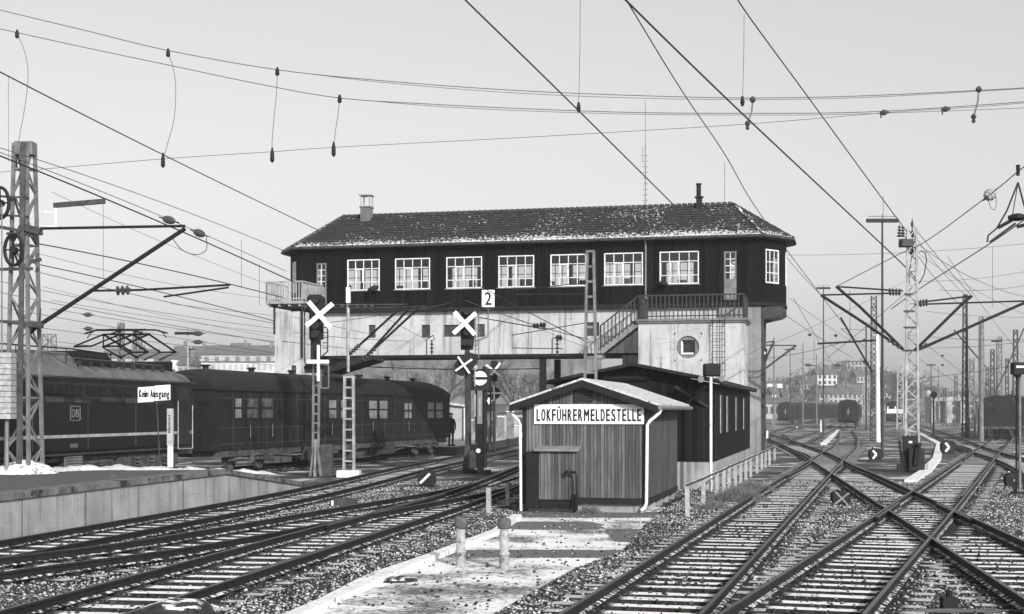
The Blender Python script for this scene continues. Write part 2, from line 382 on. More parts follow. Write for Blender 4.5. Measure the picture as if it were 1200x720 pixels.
def X_at(path,y):
    for a,b in zip(path[:-1],path[1:]):
        if a.y<=y<=b.y: return a.x+(b.x-a.x)*(y-a.y)/(b.y-a.y)
    return None
PLACED=[]
def sleeper_mb():
    mb=MB(); mb.box((-1.3,-.13,-.34),(1.3,.13,-.165))
    for s in (-.7175,.7175):
        mb.box((s-.16,-.10,-.165),(s+.16,.10,-.153))
        for t in (-.1,.1): mb.box((s+t-.02,-.03,-.153),(s+t+.02,.03,-.125))
    return mb
sl_me=sleeper_mb().build('sleeper',M['sleeper']).data
bpy.data.objects.remove([o for o in bpy.data.objects if o.data==sl_me][0])
def track(name,pts,label,dz=0,sp=.65,ymax=100,first=None,far=True,nmax=90,group='railway tracks across the yard',skipw=1.15,jit=0.0):
    path=smooth_path(pts); root=thing('railway_track',label,'railway track',(path[0].x,path[0].y,-.2),group)
    for off in (-.7515,.7515): rail_mb(path,off,dz).build('rail',M['rail'],root)
    cnt=0; y=path[0].y if first is None else first; rest=MB(); angp=R(5)
    while y<min(ymax,path[-1].y-.5):
        x=X_at(path,y); x2=X_at(path,min(y+1,path[-1].y)); 
        if x is None: break
        a=math.atan2(-(x2-x),1.0); ok=True
        for q in PLACED:
            xx=X_at(q,y)
            if xx is not None and abs(xx-x)<skipw: ok=False
        if ok:
            ll=1.0+random.uniform(-.03,.03); ra=a*.9+random.uniform(-.035,.035); z=dz+random.uniform(-.016,.005)
            if cnt<nmax:
                o=bpy.data.objects.new('sleeper',sl_me); COL.objects.link(o); o.parent=root
                o.location=(x-root.location.x,y-root.location.y,z-root.location.z); o.rotation_euler=(0,0,ra); o.scale=(ll,random.uniform(.82,1.12),1); cnt+=1
            else:
                c,s_=math.cos(ra),math.sin(ra)
                for b in (((-1.3,-.13,-.34),(1.3,.13,-.165)),):
                    (x0,y0,z0),(x1,y1,z1)=b; vs=[(x0,y0,z0),(x1,y0,z0),(x1,y1,z0),(x0,y1,z0),(x0,y0,z1),(x1,y0,z1),(x1,y1,z1),(x0,y1,z1)]
                    rest.add([(x+c*p[0]-s_*p[1],y+s_*p[0]+c*p[1],p[2]+z) for p in vs],[(0,3,2,1),(4,5,6,7),(0,1,5,4),(1,2,6,5),(2,3,7,6),(3,0,4,7)])
        y+=sp*math.cos(a)
    if rest.v: rest.build('far_sleepers',M['sleeper'],root)['kind']='stuff'
    PLACED.append(path); return root,path
tA,pA=track('A',[(-.7,8.2),(1.305,15.76),(5.55,31.79),(14.56,65.8),(17.8,78.1),(22.3,95),(29.6,125),(39.5,168),(45.2,190),(58.5,245),(90,380)],'track curving away to the lone coach, nearest the wooden sheds')
tC,pC=track('C',[(.35,8.2),(3.1,15.76),(9.37,32.7),(26.0,78.1),(43.2,125),(66,190),(110,320)],'straight track running from the bottom centre right to the right edge signal post',dz=.003)
tB,pB=track('B',[(5.5,8.0),(6.87,16.69),(9.4,32.7),(14.6,65.8),(16.55,78.1),(19.1,96.5),(21.6,115),(24.4,139),(29,180),(40,260)],'diagonal track crossing two others in the right foreground',dz=-.003)
tT3,pT3=track('T3',[(-6.4,8.0),(-5.1,15.6),(-3.2,26.8),(-1.63,36),(-.5,44),(.45,53),(1.6,65),(2.9,80),(4.5,100),(6.8,130),(9.5,170)],'left track passing closest to the small shed and under the building')
tT1,pT1=track('T1',[(-11.0,8.0),(-8.1,25),(-6.23,36),(-5.1,45),(-4.15,55),(-2.9,65),(-1.0,80),(1.6,100),(4.9,130),(9,170)],'track running right beside the low concrete platform')
tX,pX=track('X',[(-11.1,7.8),(-10.1,13.5),(-7.9,20),(-6.0,24),(-3.65,32),(-1.25,40.5),(-.45,45)],'connecting track slanting between the two left tracks',dz=.004)
tT0,pT0=track('T0',[(-17.8,26),(-14.75,40),(-12.6,50.3),(-8.8,64),(-4.9,78)],'track under the dark locomotive and coach',ymax=78)
tD,pD=track('D',[(17.5,45),(23,64.7),(27.6,84),(42,139),(57,197),(75,265),(110,380)],'right background track crossing beside the right edge',dz=-.002)
tE,pE=track('E',[(18.9,96),(22.2,110),(34,156),(56,245),(80,340)],'background track behind the brick pier, the nearer of two',dz=.002,ymax=130)
tE2,pE2=track('E2',[(20.6,108),(28.0,150),(45,222),(73,341)],'background track behind the brick pier, the farther of two',dz=.005,ymax=130)
# curved slip rails in the crossings
def blend(p,q,y0,y1,offa,offb,dz,parent):
    pts=[]; n=14
    for i in range(n+1):
        t=i/n; y=y0+(y1-y0)*t; s=t*t*(3-2*t); xa=X_at(p,y)+offa; xb=X_at(q,y)+offb
        pts.append(Vector((xa*(1-s)+xb*s,y)))
    rail_mb(pts,0,dz).build('slip_rail',M['rail'],parent)
blend(pA,pB,50,84,-.70,-.70,-.006,tB); blend(pB,pA,50,84,.78,.85,-.008,tB)
blend(pA,pB,53,80,.72,.70,-.007,tB)
blend(pC,pD,68,100,-.70,-.75,-.006,tD); blend(pD,pC,66,100,.75,.75,-.008,tD)
# point machine rods, check rails
for (p,y0,y1,side,tr) in ((pT3,20,31,.66,tT3),(pT3,28,40,-.66,tT3),(pC,30,36,-.66,tC),(pC,38,46,.66,tC),(pB,30,36,.66,tB)):
    rail_mb([Vector((X_at(p,y),y)) for y in np.arange(y0,y1,1.0)],side,-.004).build('check_rail',M['rail'],tr)
# ---------------- ballast stones (nobody could count them) ----------------
def stones():
    n=230000
    y=11.5+ (RNG.random(n)**1.35)*38; x=-11+RNG.random(n)*27
    # thin outside of view
    keep=(np.abs(x/y)<.40)
    pol=[(v.x,v.y) for v in pp]
    def inside(px,py):
        c=np.zeros(len(px),bool); j=len(pol)-1
        for i in range(len(pol)):
            xi,yi=pol[i]; xj,yj=pol[j]
            t=((yi>py)!=(yj>py))&(px<(xj-xi)*(py-yi)/(yj-yi+1e-9)+xi); c^=t; j=i
        return c
    ins=inside(x,y); keep&=~(ins&(RNG.random(n)<.95))
    # left of platform face and inside shed footprints
    keep&=~((x-.17*y)<-14.1)
    sx=(x-.27)*VX+(y-34.6)*VY; su=(x-.27)*UX+(y-34.6)*UY
    keep&=~((sx>-.1)&(sx<3.2)&(su>-.1)&(su<7))
    x=x[keep]; y=y[keep]; n=len(x)
    r=(.013+RNG.random(n)**2*.028)
    base=np.array([(1,0,0),(-1,0,0),(0,1,0),(0,-1,0),(0,0,1),(0,0,-1)],float)
    fc=np.array([(0,2,4),(2,1,4),(1,3,4),(3,0,4),(2,0,5),(1,2,5),(3,1,5),(0,3,5)])
    v=base[None]*(r[:,None,None])*(.7+.6*RNG.random((n,6,1)))
    v=v+RNG.normal(0,.25,(n,6,3))*r[:,None,None]
    a=RNG.random(n)*6.28; c,s=np.cos(a),np.sin(a)
    vx=v[:,:,0]*c[:,None]-v[:,:,1]*s[:,None]; vy=v[:,:,0]*s[:,None]+v[:,:,1]*c[:,None]; vz=v[:,:,2]*.75
    # lower under rails: keep stones below sleeper tops near tracks
    z=np.full(n,-.205)+RNG.random(n)*.02
    tone=RNG.random(n)
    for p_ in PLACED:
        py=np.array([q.y for q in p_]); px=np.array([q.x for q in p_]); cx=np.interp(y,py,px,left=1e3,right=1e3); on=np.abs(cx-x)<.86; ed=(np.abs(cx-x)<1.4)&(~on); z=np.where(ed,-.188,z)
        z=np.where(on&(RNG.random(len(x))>.16),-.232,np.where(on,-.17,z)); tone=np.where(on,tone*.45,tone)
    V=np.stack([vx+x[:,None],vy+y[:,None],vz+z[:,None]],-1).reshape(-1,3)
    FC=(fc[None]+(np.arange(n)*6)[:,None,None]).reshape(-1)
    me=bpy.data.meshes.new('ballast_stones'); me.vertices.add(len(V)); me.vertices.foreach_set('co',V.astype(np.float32).ravel())
    nf=n*8; me.loops.add(nf*3); me.loops.foreach_set('vertex_index',FC.astype(np.int32)); me.polygons.add(nf)
    me.polygons.foreach_set('loop_start',(np.arange(nf)*3).astype(np.int32)); me.update(calc_edges=True); me.validate()
    at_=me.attributes.new('tone','FLOAT','POINT'); at_.data.foreach_set('value',np.repeat(tone,6).astype(np.float32))
    me.materials.append(M['stone']); o=bpy.data.objects.new('ballast_stones',me); COL.objects.link(o)
    tag(o,'loose dark ballast stones dusted with snow between the tracks','ballast',kind='stuff')
stones()
# ---------------- low platform on the left ----------------
def ofs(o,y): return (o+.17*y,y)
def platform():
    r=thing('low_platform','low concrete platform with ramped end beside the left tracks','platform',(-12,30,-.2))
    front=[ofs(-14.2,y) for y in (6,38.2)]; ramp=ofs(-14.2,44.7)
    backy=[(-20.5,10),(-15.9,27),(-13.35,37),(-8.9,41.3)]
    top=.56; cop=.13
    fx=[front[0],front[1]]
    mb=MB()
    # wall
    A=Vector((*front[0],0));B=Vector((*front[1],0));Cc=Vector((*ramp,0))
    t=.25
    for (p,q,z0,z1) in ((A,B,top,top),(B,Cc,top,-.1)):
        d=(q-p).normalized(); n=Vector((-d.y,d.x,0))*t
        vs=[(p.x,p.y,-.3),(q.x,q.y,-.3),((q+n).x,(q+n).y,-.3),((p+n).x,(p+n).y,-.3),(p.x,p.y,z0),(q.x,q.y,z1),((q+n).x,(q+n).y,z1),((p+n).x,(p+n).y,z0)]
        mb.add(vs,[(0,3,2,1),(4,5,6,7),(0,1,5,4),(1,2,6,5),(2,3,7,6),(3,0,4,7)])
    # joints
    mb.build('retaining_wall',M['conc'],r)
    jb=MB()
    for y in np.arange(12,38,2.6):
        x,yy=ofs(-14.2,y); jb.box((x-.004,yy-.012,-.25),(x+.008,yy+.012,top-.01))
    loose(jb,'wall_joint',M['steel_dk'],r)
    cb=MB(); k=0
    for (p,q,z0,z1) in ((A,B,top,top),(B,Cc,top,-.1)):
        L=(q-p).length; m=int(L/1.0); d=(q-p).normalized(); n=Vector((-d.y,d.x,0))
        for i in range(m):
            a=p+d*(L*i/m+.012)-n*.06; b=p+d*(L*(i+1)/m-.012)-n*.06; za=z0+(z1-z0)*i/m; zb=z0+(z1-z0)*(i+1)/m
            c=b+n*.5; e=a+n*.5
            cb.add([(a.x,a.y,za),(b.x,b.y,zb),(c.x,c.y,zb),(e.x,e.y,za),(a.x,a.y,za+cop),(b.x,b.y,zb+cop),(c.x,c.y,zb+cop),(e.x,e.y,za+cop)],[(0,3,2,1),(4,5,6,7),(0,1,5,4),(1,2,6,5),(2,3,7,6),(3,0,4,7)])
    cb.build('coping',M['coping'],r)
    # deck
    z=top+cop-.01
    d=MB(); f0=(front[0][0]-.42,front[0][1]); f1=(front[1][0]-.42,front[1][1]); f2=(ramp[0]-.42,ramp[1])
    vs=[(f0[0],f0[1],z),(f1[0],f1[1],z),(f2[0],f2[1],-.05),(backy[3][0],backy[3][1],.42),(backy[2][0],backy[2][1],z),(backy[1][0],backy[1][1],z),(backy[0][0],backy[0][1],z)]
    vs2=[(a,b,-.3) for a,b,c in vs]; n=len(vs)
    d.add(vs+vs2,[(0,1,4,5,6),(1,2,3,4)]+[(i,n+i,n+(i+1)%n,(i+1)%n) for i in range(n)])
    d.build('platform_surface',M['deck'],r)
    # snow banked along the back edge
    sb=MB(); rr=random.Random(3); nn=90; rows=[]; P3=[Vector((-15.6,28.2)),Vector((-13.15,36.9)),Vector((-11,39.0)),Vector((-8.95,41.0)),Vector((-7.5,42.6))]
    for i in range(nn+1):
        t=i/nn*4; k=min(3,int(t)); p=P3[k].lerp(P3[k+1],t-k); zz=z if k<2 else z+(.40-z)*(t-2)/2-.02
        d=(P3[k+1]-P3[k]).normalized(); nr=Vector((d.y,-d.x)); wv=.75+.3*math.sin(i*.45)+rr.uniform(-.15,.15); h=.07+.03*math.sin(i*.7)+rr.uniform(0,.05)
        for a_,hh in ((-.25,-.03),(.0,h),(wv*.5,h*.5),(wv,-.012)): q=p+nr*a_; rows.append((q.x,q.y,zz+hh))
    sb.add(rows,[(4*i+j,4*i+j+1,4*i+4+j+1,4*i+4+j) for i in range(nn) for j in range(3)])
    o=sb.build('snow_bank',M['snow'],None,True); tag(o,'bank of snow along the back edge of the low platform','snow bank')
M['coping']=gmat('platform_coping',.07,.16,3,.85,stain=(.015,.54,1.8),bmp=(14,.4,.02))
M['deck']=groundmat('platform_asphalt',.05,.09,.66,5,.9,.3)
platform()
# far platform behind
M['farsnow']=gmat('trodden_snow',.3,.6,2,.9,stain=(.12,.55,1.5))
r=thing('island_platform','snow covered low platform beyond the coach under the building','platform',(-5,90,-.2))
mb=MB(); q=[(-3.05,78.6),(0.1,104),(2.6,128),(-3.5,130),(-12,104),(-12,78.6)]; n=len(q)
mb.add([(a,b,.26) for a,b in q]+[(a,b,-.3) for a,b in q],[tuple(range(n))]+[(i,n+i,n+(i+1)%n,(i+1)%n) for i in range(n)]); mb.build('platform_edge',M['steel_dk'],r)
mb=MB(); mb.add([(a,b,.26) for a,b in q]+[(a,b,.32) for a,b in q],[tuple(range(n,2*n))]+[(i,n+i,n+(i+1)%n,(i+1)%n) for i in range(n)]); mb.build('platform_surface',M['farsnow'],r)
# white cable ducts on the right
for pts,lab in (([(1062,503),(1080,509),(1101,520),(1098,537),(1085,551),(1067,563)],'snow white cable duct zigzagging right of the lattice mast'),
                ([(983,504),(975,511),(965,520)],'short snow white cable duct left of the coach track')):
    P=[gnd(*p,z=-.12) for p in pts]; mb=MB()
    for a,b in zip(P[:-1],P[1:]): mb.beam((a.x,a.y,-.17),(b.x,b.y,-.17),.42,.13)
    tag(mb.build('cable_duct',M['snow']),lab,'cable duct')
# ---------------- signal box building ----------------
O=Vector((11.28,64.4,0))
def LB(a,b,z): return O+V3*a+U3*b+Vector((0,0,z))
def a_of(px,b=0.0):
    P=O+U3*b; q=onp(px,400,P,(VX,VY)); return (q-P).dot(V3)
def z_of(px,py,b=0.0): return onp(px,py,O+U3*b,(VX,VY)).z
def signal_box():
    r=thing('signal_box','long dark boarded signal box on pale piers bridging the left tracks','building',(1,68,-.2))
    A0=-22.3; D=4.6; z0=7.2; z1=10.05
    ZW0,ZW1=8.08,9.58
    wins=[(407,445),(463,504),(523,565),(584,626),(645,687),(708,753.5),(773,819)]
    W=[(a_of(l),a_of(rr)) for l,rr in wins]
    # front wall with openings
    t=.12
    def wall(bf,wlist,mat,name,door=None,zs=(ZW0,ZW1)):
        mb=MB(LB); xs=A0; lst=sorted(wlist+([door] if door else []))
        for w_ in lst:
            wa,wb=w_[0],w_[1]; lo,hi=(w_[2],w_[3]) if len(w_)>2 else zs
            mb.box((xs,bf,z0),(wa,bf+t,z1)); mb.box((wa,bf,z0),(wb,bf+t,lo)); mb.box((wa,bf,hi),(wb,bf+t,z1)); xs=wb
        mb.box((xs,bf,z0),(0,bf+t,z1)); return mb
    dr=(a_of(848.5),a_of(863),z0+.12,9.52); dl=(a_of(371),a_of(382.5),z0+.12,9.45)
    wall(0,W+[dr,dl],None,'x').build('front_wall',M['wood_dark'],r)
    backW=[(A0+.25+i*1.56,A0+.25+i*1.56+1.42) for i in range(14)]
    wall(D-t,backW,None,'x').build('back_wall',M['wood_dark'],r)
    # battens
    mb=MB(LB)
    s=A0+.1
    allw=W+[dr[:2],dl[:2]]
    while s<-.03:
        seg=[(z0,z1)]
        for wa,wb in allw:
            if wa-.05<s<wb+.02:
                lo,hi=(ZW0,ZW1)
                if (wa,wb)==dr[:2]: lo,hi=dr[2:]
                if (wa,wb)==dl[:2]: lo,hi=dl[2:]
                seg=[(z0,lo-.06),(hi+.06,z1)]
        for lo,hi in seg: mb.box((s,-.022,lo+.02),(s+.035,.003,hi-.02))
        s+=.20
    mb.build('wall_battens',M['wood_dark'],r)
    # chamfered ends
    def end(sg,base,nm):
        pl=[(base,0),(base+sg*1.0,1.45),(base+sg*1.0,3.15),(base,D)]
        for i,(p,q) in enumerate(zip(pl[:-1],pl[1:])):
            P=LB(p[0],p[1],0);Q=LB(q[0],q[1],0); d=(Q-P); L=d.length; d.normalize(); nn=Vector((d.y,-d.x,0))*(1 if sg>0 else -1)
            T=lambda a,b,z,P=P,d=d,nn=nn:(P.x+d.x*a-nn.x*b,P.y+d.y*a-nn.y*b,z)
            mb=MB(T)
            w0,w1=(.30,1.02) if sg>0 and i==0 else (L*.3,L*.7)
            if sg>0 and i==0: w0,w1=.32,1.28
            zl,zh=8.08,9.62
            mb.box((0,0,z0),(w0,t,z1)); mb.box((w1,0,z0),(L,t,z1)); mb.box((w0,0,z0),(w1,t,zl)); mb.box((w0,0,zh),(w1,t,z1))
            mb.build('end_wall',M['wood_dark'],r)
            f=MB(T); fr=.055
            f.box((w0,-.02,zl),(w0+fr,.05,zh)); f.box((w1-fr,-.02,zl),(w1,.05,zh)); f.box((w0+fr,-.02,zl),(w1-fr,.05,zl+fr)); f.box((w0+fr,-.02,zh-fr),(w1-fr,.05,zh))
            wf=f.build('window',M['wframe'],r); m=MB(T); h=zh-zl
            for k in (.3,.62) : m.box((w0+fr,0,zl+h*k),(w1-fr,.03,zl+h*k+.035))
            for k in (1/3,2/3): x=w0+(w1-w0)*k; m.box((x-.018,-.004,zl+fr),(x+.018,.034,zh-fr))
            m.build('glazing_bars',M['wframe'],wf)
            gl=MB(T); gl.add([(w0+.03,.018,zl+.03),(w1-.03,.018,zl+.03),(w1-.03,.018,zh-.03),(w0+.03,.018,zh-.03)],[(0,1,2,3)]); gl.build('pane',M['glass'],wf)
    end(1,0,'r'); end(-1,A0,'l')
    # windows front/back
    def win(wa,wb,b,lo,hi,cols=4,rows=(.30,.62),casement=True,dirn=1):
        fr=.05; f=MB(LB); y0,y1=(b-.03,b+.05)
        f.box((wa,y0,lo),(wa+fr,y1,hi)); f.box((wb-fr,y0,lo),(wb,y1,hi)); f.box((wa+fr,y0,lo),(wb-fr,y1,lo+fr)); f.box((wa+fr,y0,hi-fr),(wb-fr,y1,hi))
        wf=f.build('window',M['wframe'],r); m=MB(LB); h=hi-lo
        for k in rows: m.box((wa+fr,b-.005,lo+h*k-.016),(wb-fr,b+.035,lo+h*k+.016))
        for k in range(1,cols): x=wa+(wb-wa)*k/cols; m.box((x-.016,b-.01,lo+fr),(x+.016,b+.04,hi-fr))
        if casement:
            x0=wa+(wb-wa)/cols; x1=wa+(wb-wa)*2/cols; zz0=lo+h*rows[0];zz1=lo+h*rows[-1]
            m.box((x0+.02,b-.04,zz0),(x0+.06,b-.012,zz1)); m.box((x1-.06,b-.04,zz0),(x1-.02,b-.012,zz1)); m.box((x0+.06,b-.04,zz1-.05),(x1-.06,b-.012,zz1)); 
        m.build('glazing_bars',M['wframe'],wf)
        g_=MB(LB); g_.add([(wa+.03,b+.012,lo+.03),(wb-.03,b+.012,lo+.03),(wb-.03,b+.012,hi-.03),(wa+.03,b+.012,hi-.03)],[(0,1,2,3)]); g_.build('pane',M['glass'],wf)
        s_=MB(LB); 
        if dirn>0: s_.box((wa-.06,b-.10,lo-.05),(wb+.06,b-.032,lo)); s_.build('sill',M['steel'],wf)
    for i,(wa,wb) in enumerate(W): win(wa,wb,.02,ZW0,ZW1,4,(.27,.70),True)
    for wa,wb in backW: win(wa,wb,D-t+.02,ZW0,ZW1,4,(.30,.70),False,-1)
    for (wa,wb,lo,hi) in (dr,dl):
        d=MB(LB); d.box((wa,.0,lo),(wb,.06,lo+.95)); d.box((wa,.0,lo+.95),(wa+.07,.06,hi)); d.box((wb-.07,0,lo+.95),(wb,.06,hi)); d.box((wa+.07,0,hi-.07),(wb-.07,.06,hi))
        dd=d.build('door',M['steel'],r); m=MB(LB)
        for k in (1,2,3): z=lo+.95+(hi-lo-1.0)*k/4; m.box((wa+.07,.01,z-.015),(wb-.07,.04,z+.015))
        x=(wa+wb)/2; m.box((x-.015,.005,lo+.95),(x+.015,.045,hi-.07)); m.build('glazing_bars',M['wframe'],dd)
        g_=MB(LB); g_.add([(wa+.05,.024,lo+.95),(wb-.05,.024,lo+.95),(wb-.05,.024,hi-.05),(wa+.05,.024,hi-.05)],[(0,1,2,3)]); g_.build('pane',M['glass'],dd)
        h=MB(LB); h.box((wb-.12,-.05,lo+.98),(wb-.06,-.0,lo+1.02)); h.build('handle',M['black'],dd)
    # floor and ceiling
    def slab(zl,zh,gr,mat,name,par=r):
        pl=[(0+gr*.3,-gr),(1.0+gr,1.45-gr*.3),(1.0+gr,3.15+gr*.3),(gr*.3,D+gr),(A0-gr*.3,D+gr),(A0-1-gr,3.15+gr*.3),(A0-1-gr,1.45-gr*.3),(A0-gr*.3,-gr)]
        mb=MB(); mb.prism(pl,zl,zh,lambda a,b,t:LB(a,b,t)); return mb.build(name,mat,par)
    slab(z0-.16,z0-.004,.04,M['black'],'floor_slab'); slab(z1+.003,z1+.09,.34,M['dark'],'soffit')
    # desk, lamps inside (silhouettes behind the panes)
    mb=MB(LB); mb.box((A0+1.5,.5,z0),(-3.5,1.1,z0+.95))
    for i in range(14):
        a=A0+2.2+i*1.25; mb.box((a,.62,z0+.95),(a+random.uniform(.2,.55),.9,z0+.95+random.uniform(.15,.45)))
    mb.build('lever_desk',M['steel_dk'],r)
    # gutter
    pl=[(0.13,-.42),(1.40,1.32),(1.40,3.28),(.13,D+.42),(A0-.13,D+.42),(A0-1.40,3.28),(A0-1.40,1.32),(A0-.13,-.42)]
    ze=z1+.10
    mb=MB(); P=[LB(a,b,ze) for a,b in pl]; mb.tube(P+[P[0]],.07,8); mb.build('gutter',M['steel_dk'],r)
    # roof
    RZ=12.0; ra,rb=-1.45,A0+1.45; bm_=D/2
    ridge=[LB(ra,bm_,RZ),LB(rb,bm_,RZ)]
    rf=MB()
    e=P=[LB(a,b,ze+.03) for a,b in pl]
    def tiles(c00,c10,c01,c11,cols,rows,mb):
        """quad patch from eave (c00-c10) to ridge (c01-c11) with stepped rows and rolled tiles"""
        vs=[];fs=[]; sub=2; nc=cols*sub
        nrm=(c10-c00).cross(c01-c00).normalized()
        if nrm.z<0: nrm=-nrm
        for rw in range(rows):
            for part in (0,1):
                t=(rw+part)/rows; hh=.045 if part==0 else .0
                for c in range(nc+1):
                    s_=c/nc; p=(c00*(1-s_)+c10*s_)*(1-t)+(c01*(1-s_)+c11*s_)*t
                    vs.append(p+nrm*(hh+(.02 if c%2 else 0)))
        m=nc+1; R2=rows*2
        for i in range(R2-1):
            for c in range(nc): fs.append((i*m+c,i*m+c+1,(i+1)*m+c+1,(i+1)*m+c))
        mb.add(vs,fs)
    tiles(e[7],e[0],ridge[1],ridge[0],92,13,rf); tiles(e[3],e[4],ridge[0],ridge[1],40,13,rf)
    for (i,j,k) in ((0,1,0),(1,2,0),(2,3,0),(4,5,1),(5,6,1),(6,7,1)):
        tiles(e[i],e[j],ridge[k],ridge[k],9,13,rf)
    roof=rf.build('roof',M['tile'],r)
    rt=MB(); n=72
    for i in range(n):
        a=ra+(rb-ra)*i/n; b=ra+(rb-ra)*(i+1)/n; rt.beam(LB(a,bm_,RZ+.03),LB(b+.05,bm_,RZ+.055),.20,.11)
    for (i,k) in ((0,0),(1,0),(6,1),(7,1)):
        p=ridge[k]; q=e[i]; m_=14
        for t in range(m_): rt.beam(q.lerp(p,t/m_)+Vector((0,0,.05)),q.lerp(p,(t+1)/m_)+Vector((0,0,.035)),.16,.09)
    rt.build('ridge_tiles',M['ridge'],roof)
    # chimneys
    a=a_of(432,bm_); ch=MB(LB); ch.box((a-.25,bm_-.55,11.2),(a+.25,bm_-.05,12.35)); ch.box((a-.29,bm_-.59,12.35),(a+.29,bm_-.01,12.42)); c1=ch.build('chimney',M['brick'],roof)
    cp=MB(LB)
    for dx in (-.24,.20):
        for dy in (-.55,-.1): cp.box((a+dx,bm_+dy,12.42),(a+dx+.05,bm_+dy+.05,12.95))
    cp.box((a-.32,bm_-.6,12.95),(a+.32,bm_,13.0)); cp.build('chimney_cowl',M['steel_lt'],roof)
    a=a_of(820,bm_); ch=MB(LB); ch.box((a-.13,bm_-.4,11.4),(a+.13,bm_-.14,12.3)); ch.box((a-.19,bm_-.46,12.3),(a+.19,bm_-.08,12.36)); ch.lathe((a-.02,bm_-.27,12.36),[(.11,0),(.11,.55),(.14,.56),(.14,.62)],10); ch.build('chimney',M['black'],roof)
    # antenna
    an=MB(LB); a=a_of(756,bm_)
    an.tube([(a,bm_+.1,11.5),(a,bm_+.1,15.0)],.028,6); an.tube([(a,bm_+.1,15),(a,bm_+.1,17.1)],.014,5)
    for i in range(9): z=12.3+i*.27; an.box((a-.13,bm_+.09,z),(a+.13,bm_+.11,z+.025))
    an.tube([(a-.14,bm_+.1,14.1),(a-.14,bm_+.1,14.9)],.012,5)
    an.build('antenna',M['steel'],roof)
    # downpipe on facade
    a=a_of(756.5,-.1); dp=MB(LB); dp.tube([(a,-.38,z1+.05),(a,-.10,z1-.15),(a,-.08,z1-.4),(a,-.08,z0+.15)],.045,8); dp.build('downpipe',M['steel'],r)
    # deck band (pale parapet girder)
    aL=a_of(366,.3); aR=-.05
    dk=MB(LB); zb=4.95
    # openings as small dark windows, recessed
    sm=[(432,440,381,396),(494,504,381,396),(520,541,381,395),(559,568,380,395),(686,702,378,394)]
    ops=[]
    for l,rr,t_,b_ in sm: ops.append((a_of(l,.3),a_of(rr,.3),z_of(l,b_,.3),z_of(l,t_,.3)))
    xs=aL
    for oa,ob,ol,oh in ops:
        dk.box((xs,.3,zb),(oa,.6,z0-.17)); dk.box((oa,.3,zb),(ob,.6,ol)); dk.box((oa,.3,oh),(ob,.6,z0-.17)); xs=ob
    dk.box((xs,.3,zb),(aR,.6,z0-.17)); dk.box((aL,D-.4,zb),(aR,D-.1,z0-.17))
    dk.build('pale_girder_wall',M['plaster'],r)
    for oa,ob,ol,oh in ops:
        w_=MB(LB); w_.box((oa,.38,ol),(ob,.42,oh)); w_.build('small_window',M['steel_dk'],r)
    bb=MB(LB); bb.box((aL+.8,.2,zb-.14),(a_of(720,.2),.62,zb-.003)); bb.box((aL,.62,zb-.10),(aR,D-.1,zb-.003)); 
    bb.build('deck_beam',M['black'],r)
    # piers : right column, left column, intermediate posts
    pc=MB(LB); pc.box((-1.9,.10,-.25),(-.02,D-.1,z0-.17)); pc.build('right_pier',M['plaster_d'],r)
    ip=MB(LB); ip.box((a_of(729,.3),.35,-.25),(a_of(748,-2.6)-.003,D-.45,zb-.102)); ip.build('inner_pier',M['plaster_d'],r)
    pt=MB(LB); pt.box((-.018,.4,-.2),(.10,.62,z0-.5)); pt.box((-.018,1.8,-.2),(.10,2.0,z0-.5)); loose(pt,'pilaster',M['steel_dk'],r)
    br=MB(LB)
    for b in (.35,1.6,3.0): 
        br.prism([(0,-.03),(1.0,-.03),(1.0,-.32),(.8,-.45),(0,-.62)],b,b+.35,lambda a,z,t:(a,t,z0-.17+z))
    loose(br,'floor_bracket',M['steel_dk'],r)
    po=MB(LB)
    for px in (636,): a=a_of(px,.5); po.box((a-.14,.4,-.2),(a+.14,.68,zb-.14)); po.box((a-.14,3.9,-.2),(a+.14,4.2,zb-.14))
    loose(po,'deck_post',M['black'],r)
    # left tower
    lt=MB(LB); la0=a_of(322,-2.3); la1=a_of(353,-2.3)
    lt.box((la0,-2.3,-.25),(la1,-.0,6.95)); lt.box((la0,.0,-.25),(aL,D,z0-.17)); lt.build('left_tower',M['plaster'],r)
    # right annex
    ra0=a_of(748,-2.6); ra1=a_of(872,-2.6)
    an=MB(LB); cz=2.0
    za=6.22
    # round niche: front wall made with a round hole
    wc=(a_of(806,-2.6),z_of(806,407,-2.6)); rad=.5
    ww=.31; 
    def rect(a0,a1,zz0,zz1,b0=-2.6,b1=-2.45): an.box((a0,b0,zz0),(a1,b1,zz1))
    hs=.62
    rect(ra0,wc[0]-hs,-.25,za); rect(wc[0]+hs,ra1,-.25,za); rect(wc[0]-hs,wc[0]+hs,-.25,wc[1]-hs); rect(wc[0]-hs,wc[0]+hs,wc[1]+hs,za)
    # square plate with circular hole
    n=32; ring=[];sq=[]
    for k in range(n):
        t=2*math.pi*(k+.5)/n; c,s_=math.cos(t),math.sin(t); mx=max(abs(c),abs(s_)); ring.append((wc[0]+rad*c,wc[1]+rad*s_)); sq.append((wc[0]+hs*c/mx,wc[1]+hs*s_/mx))
    vs=[(a,-2.6,z) for a,z in ring]+[(a,-2.6,z) for a,z in sq]+[(a,-2.45,z) for a,z in ring]
    an.add(vs,[(k,(k+1)%n,n+(k+1)%n,n+k) for k in range(n)]+[(k,(k+1)%n,2*n+(k+1)%n,2*n+k) for k in range(n)])
    an.box((ra0,-2.45,-.25),(ra0+.15,.1,za)); an.box((ra1-.15,-2.45,-.25),(ra1,.1,za))
    ax=an.build('annex',M['plaster'],r)
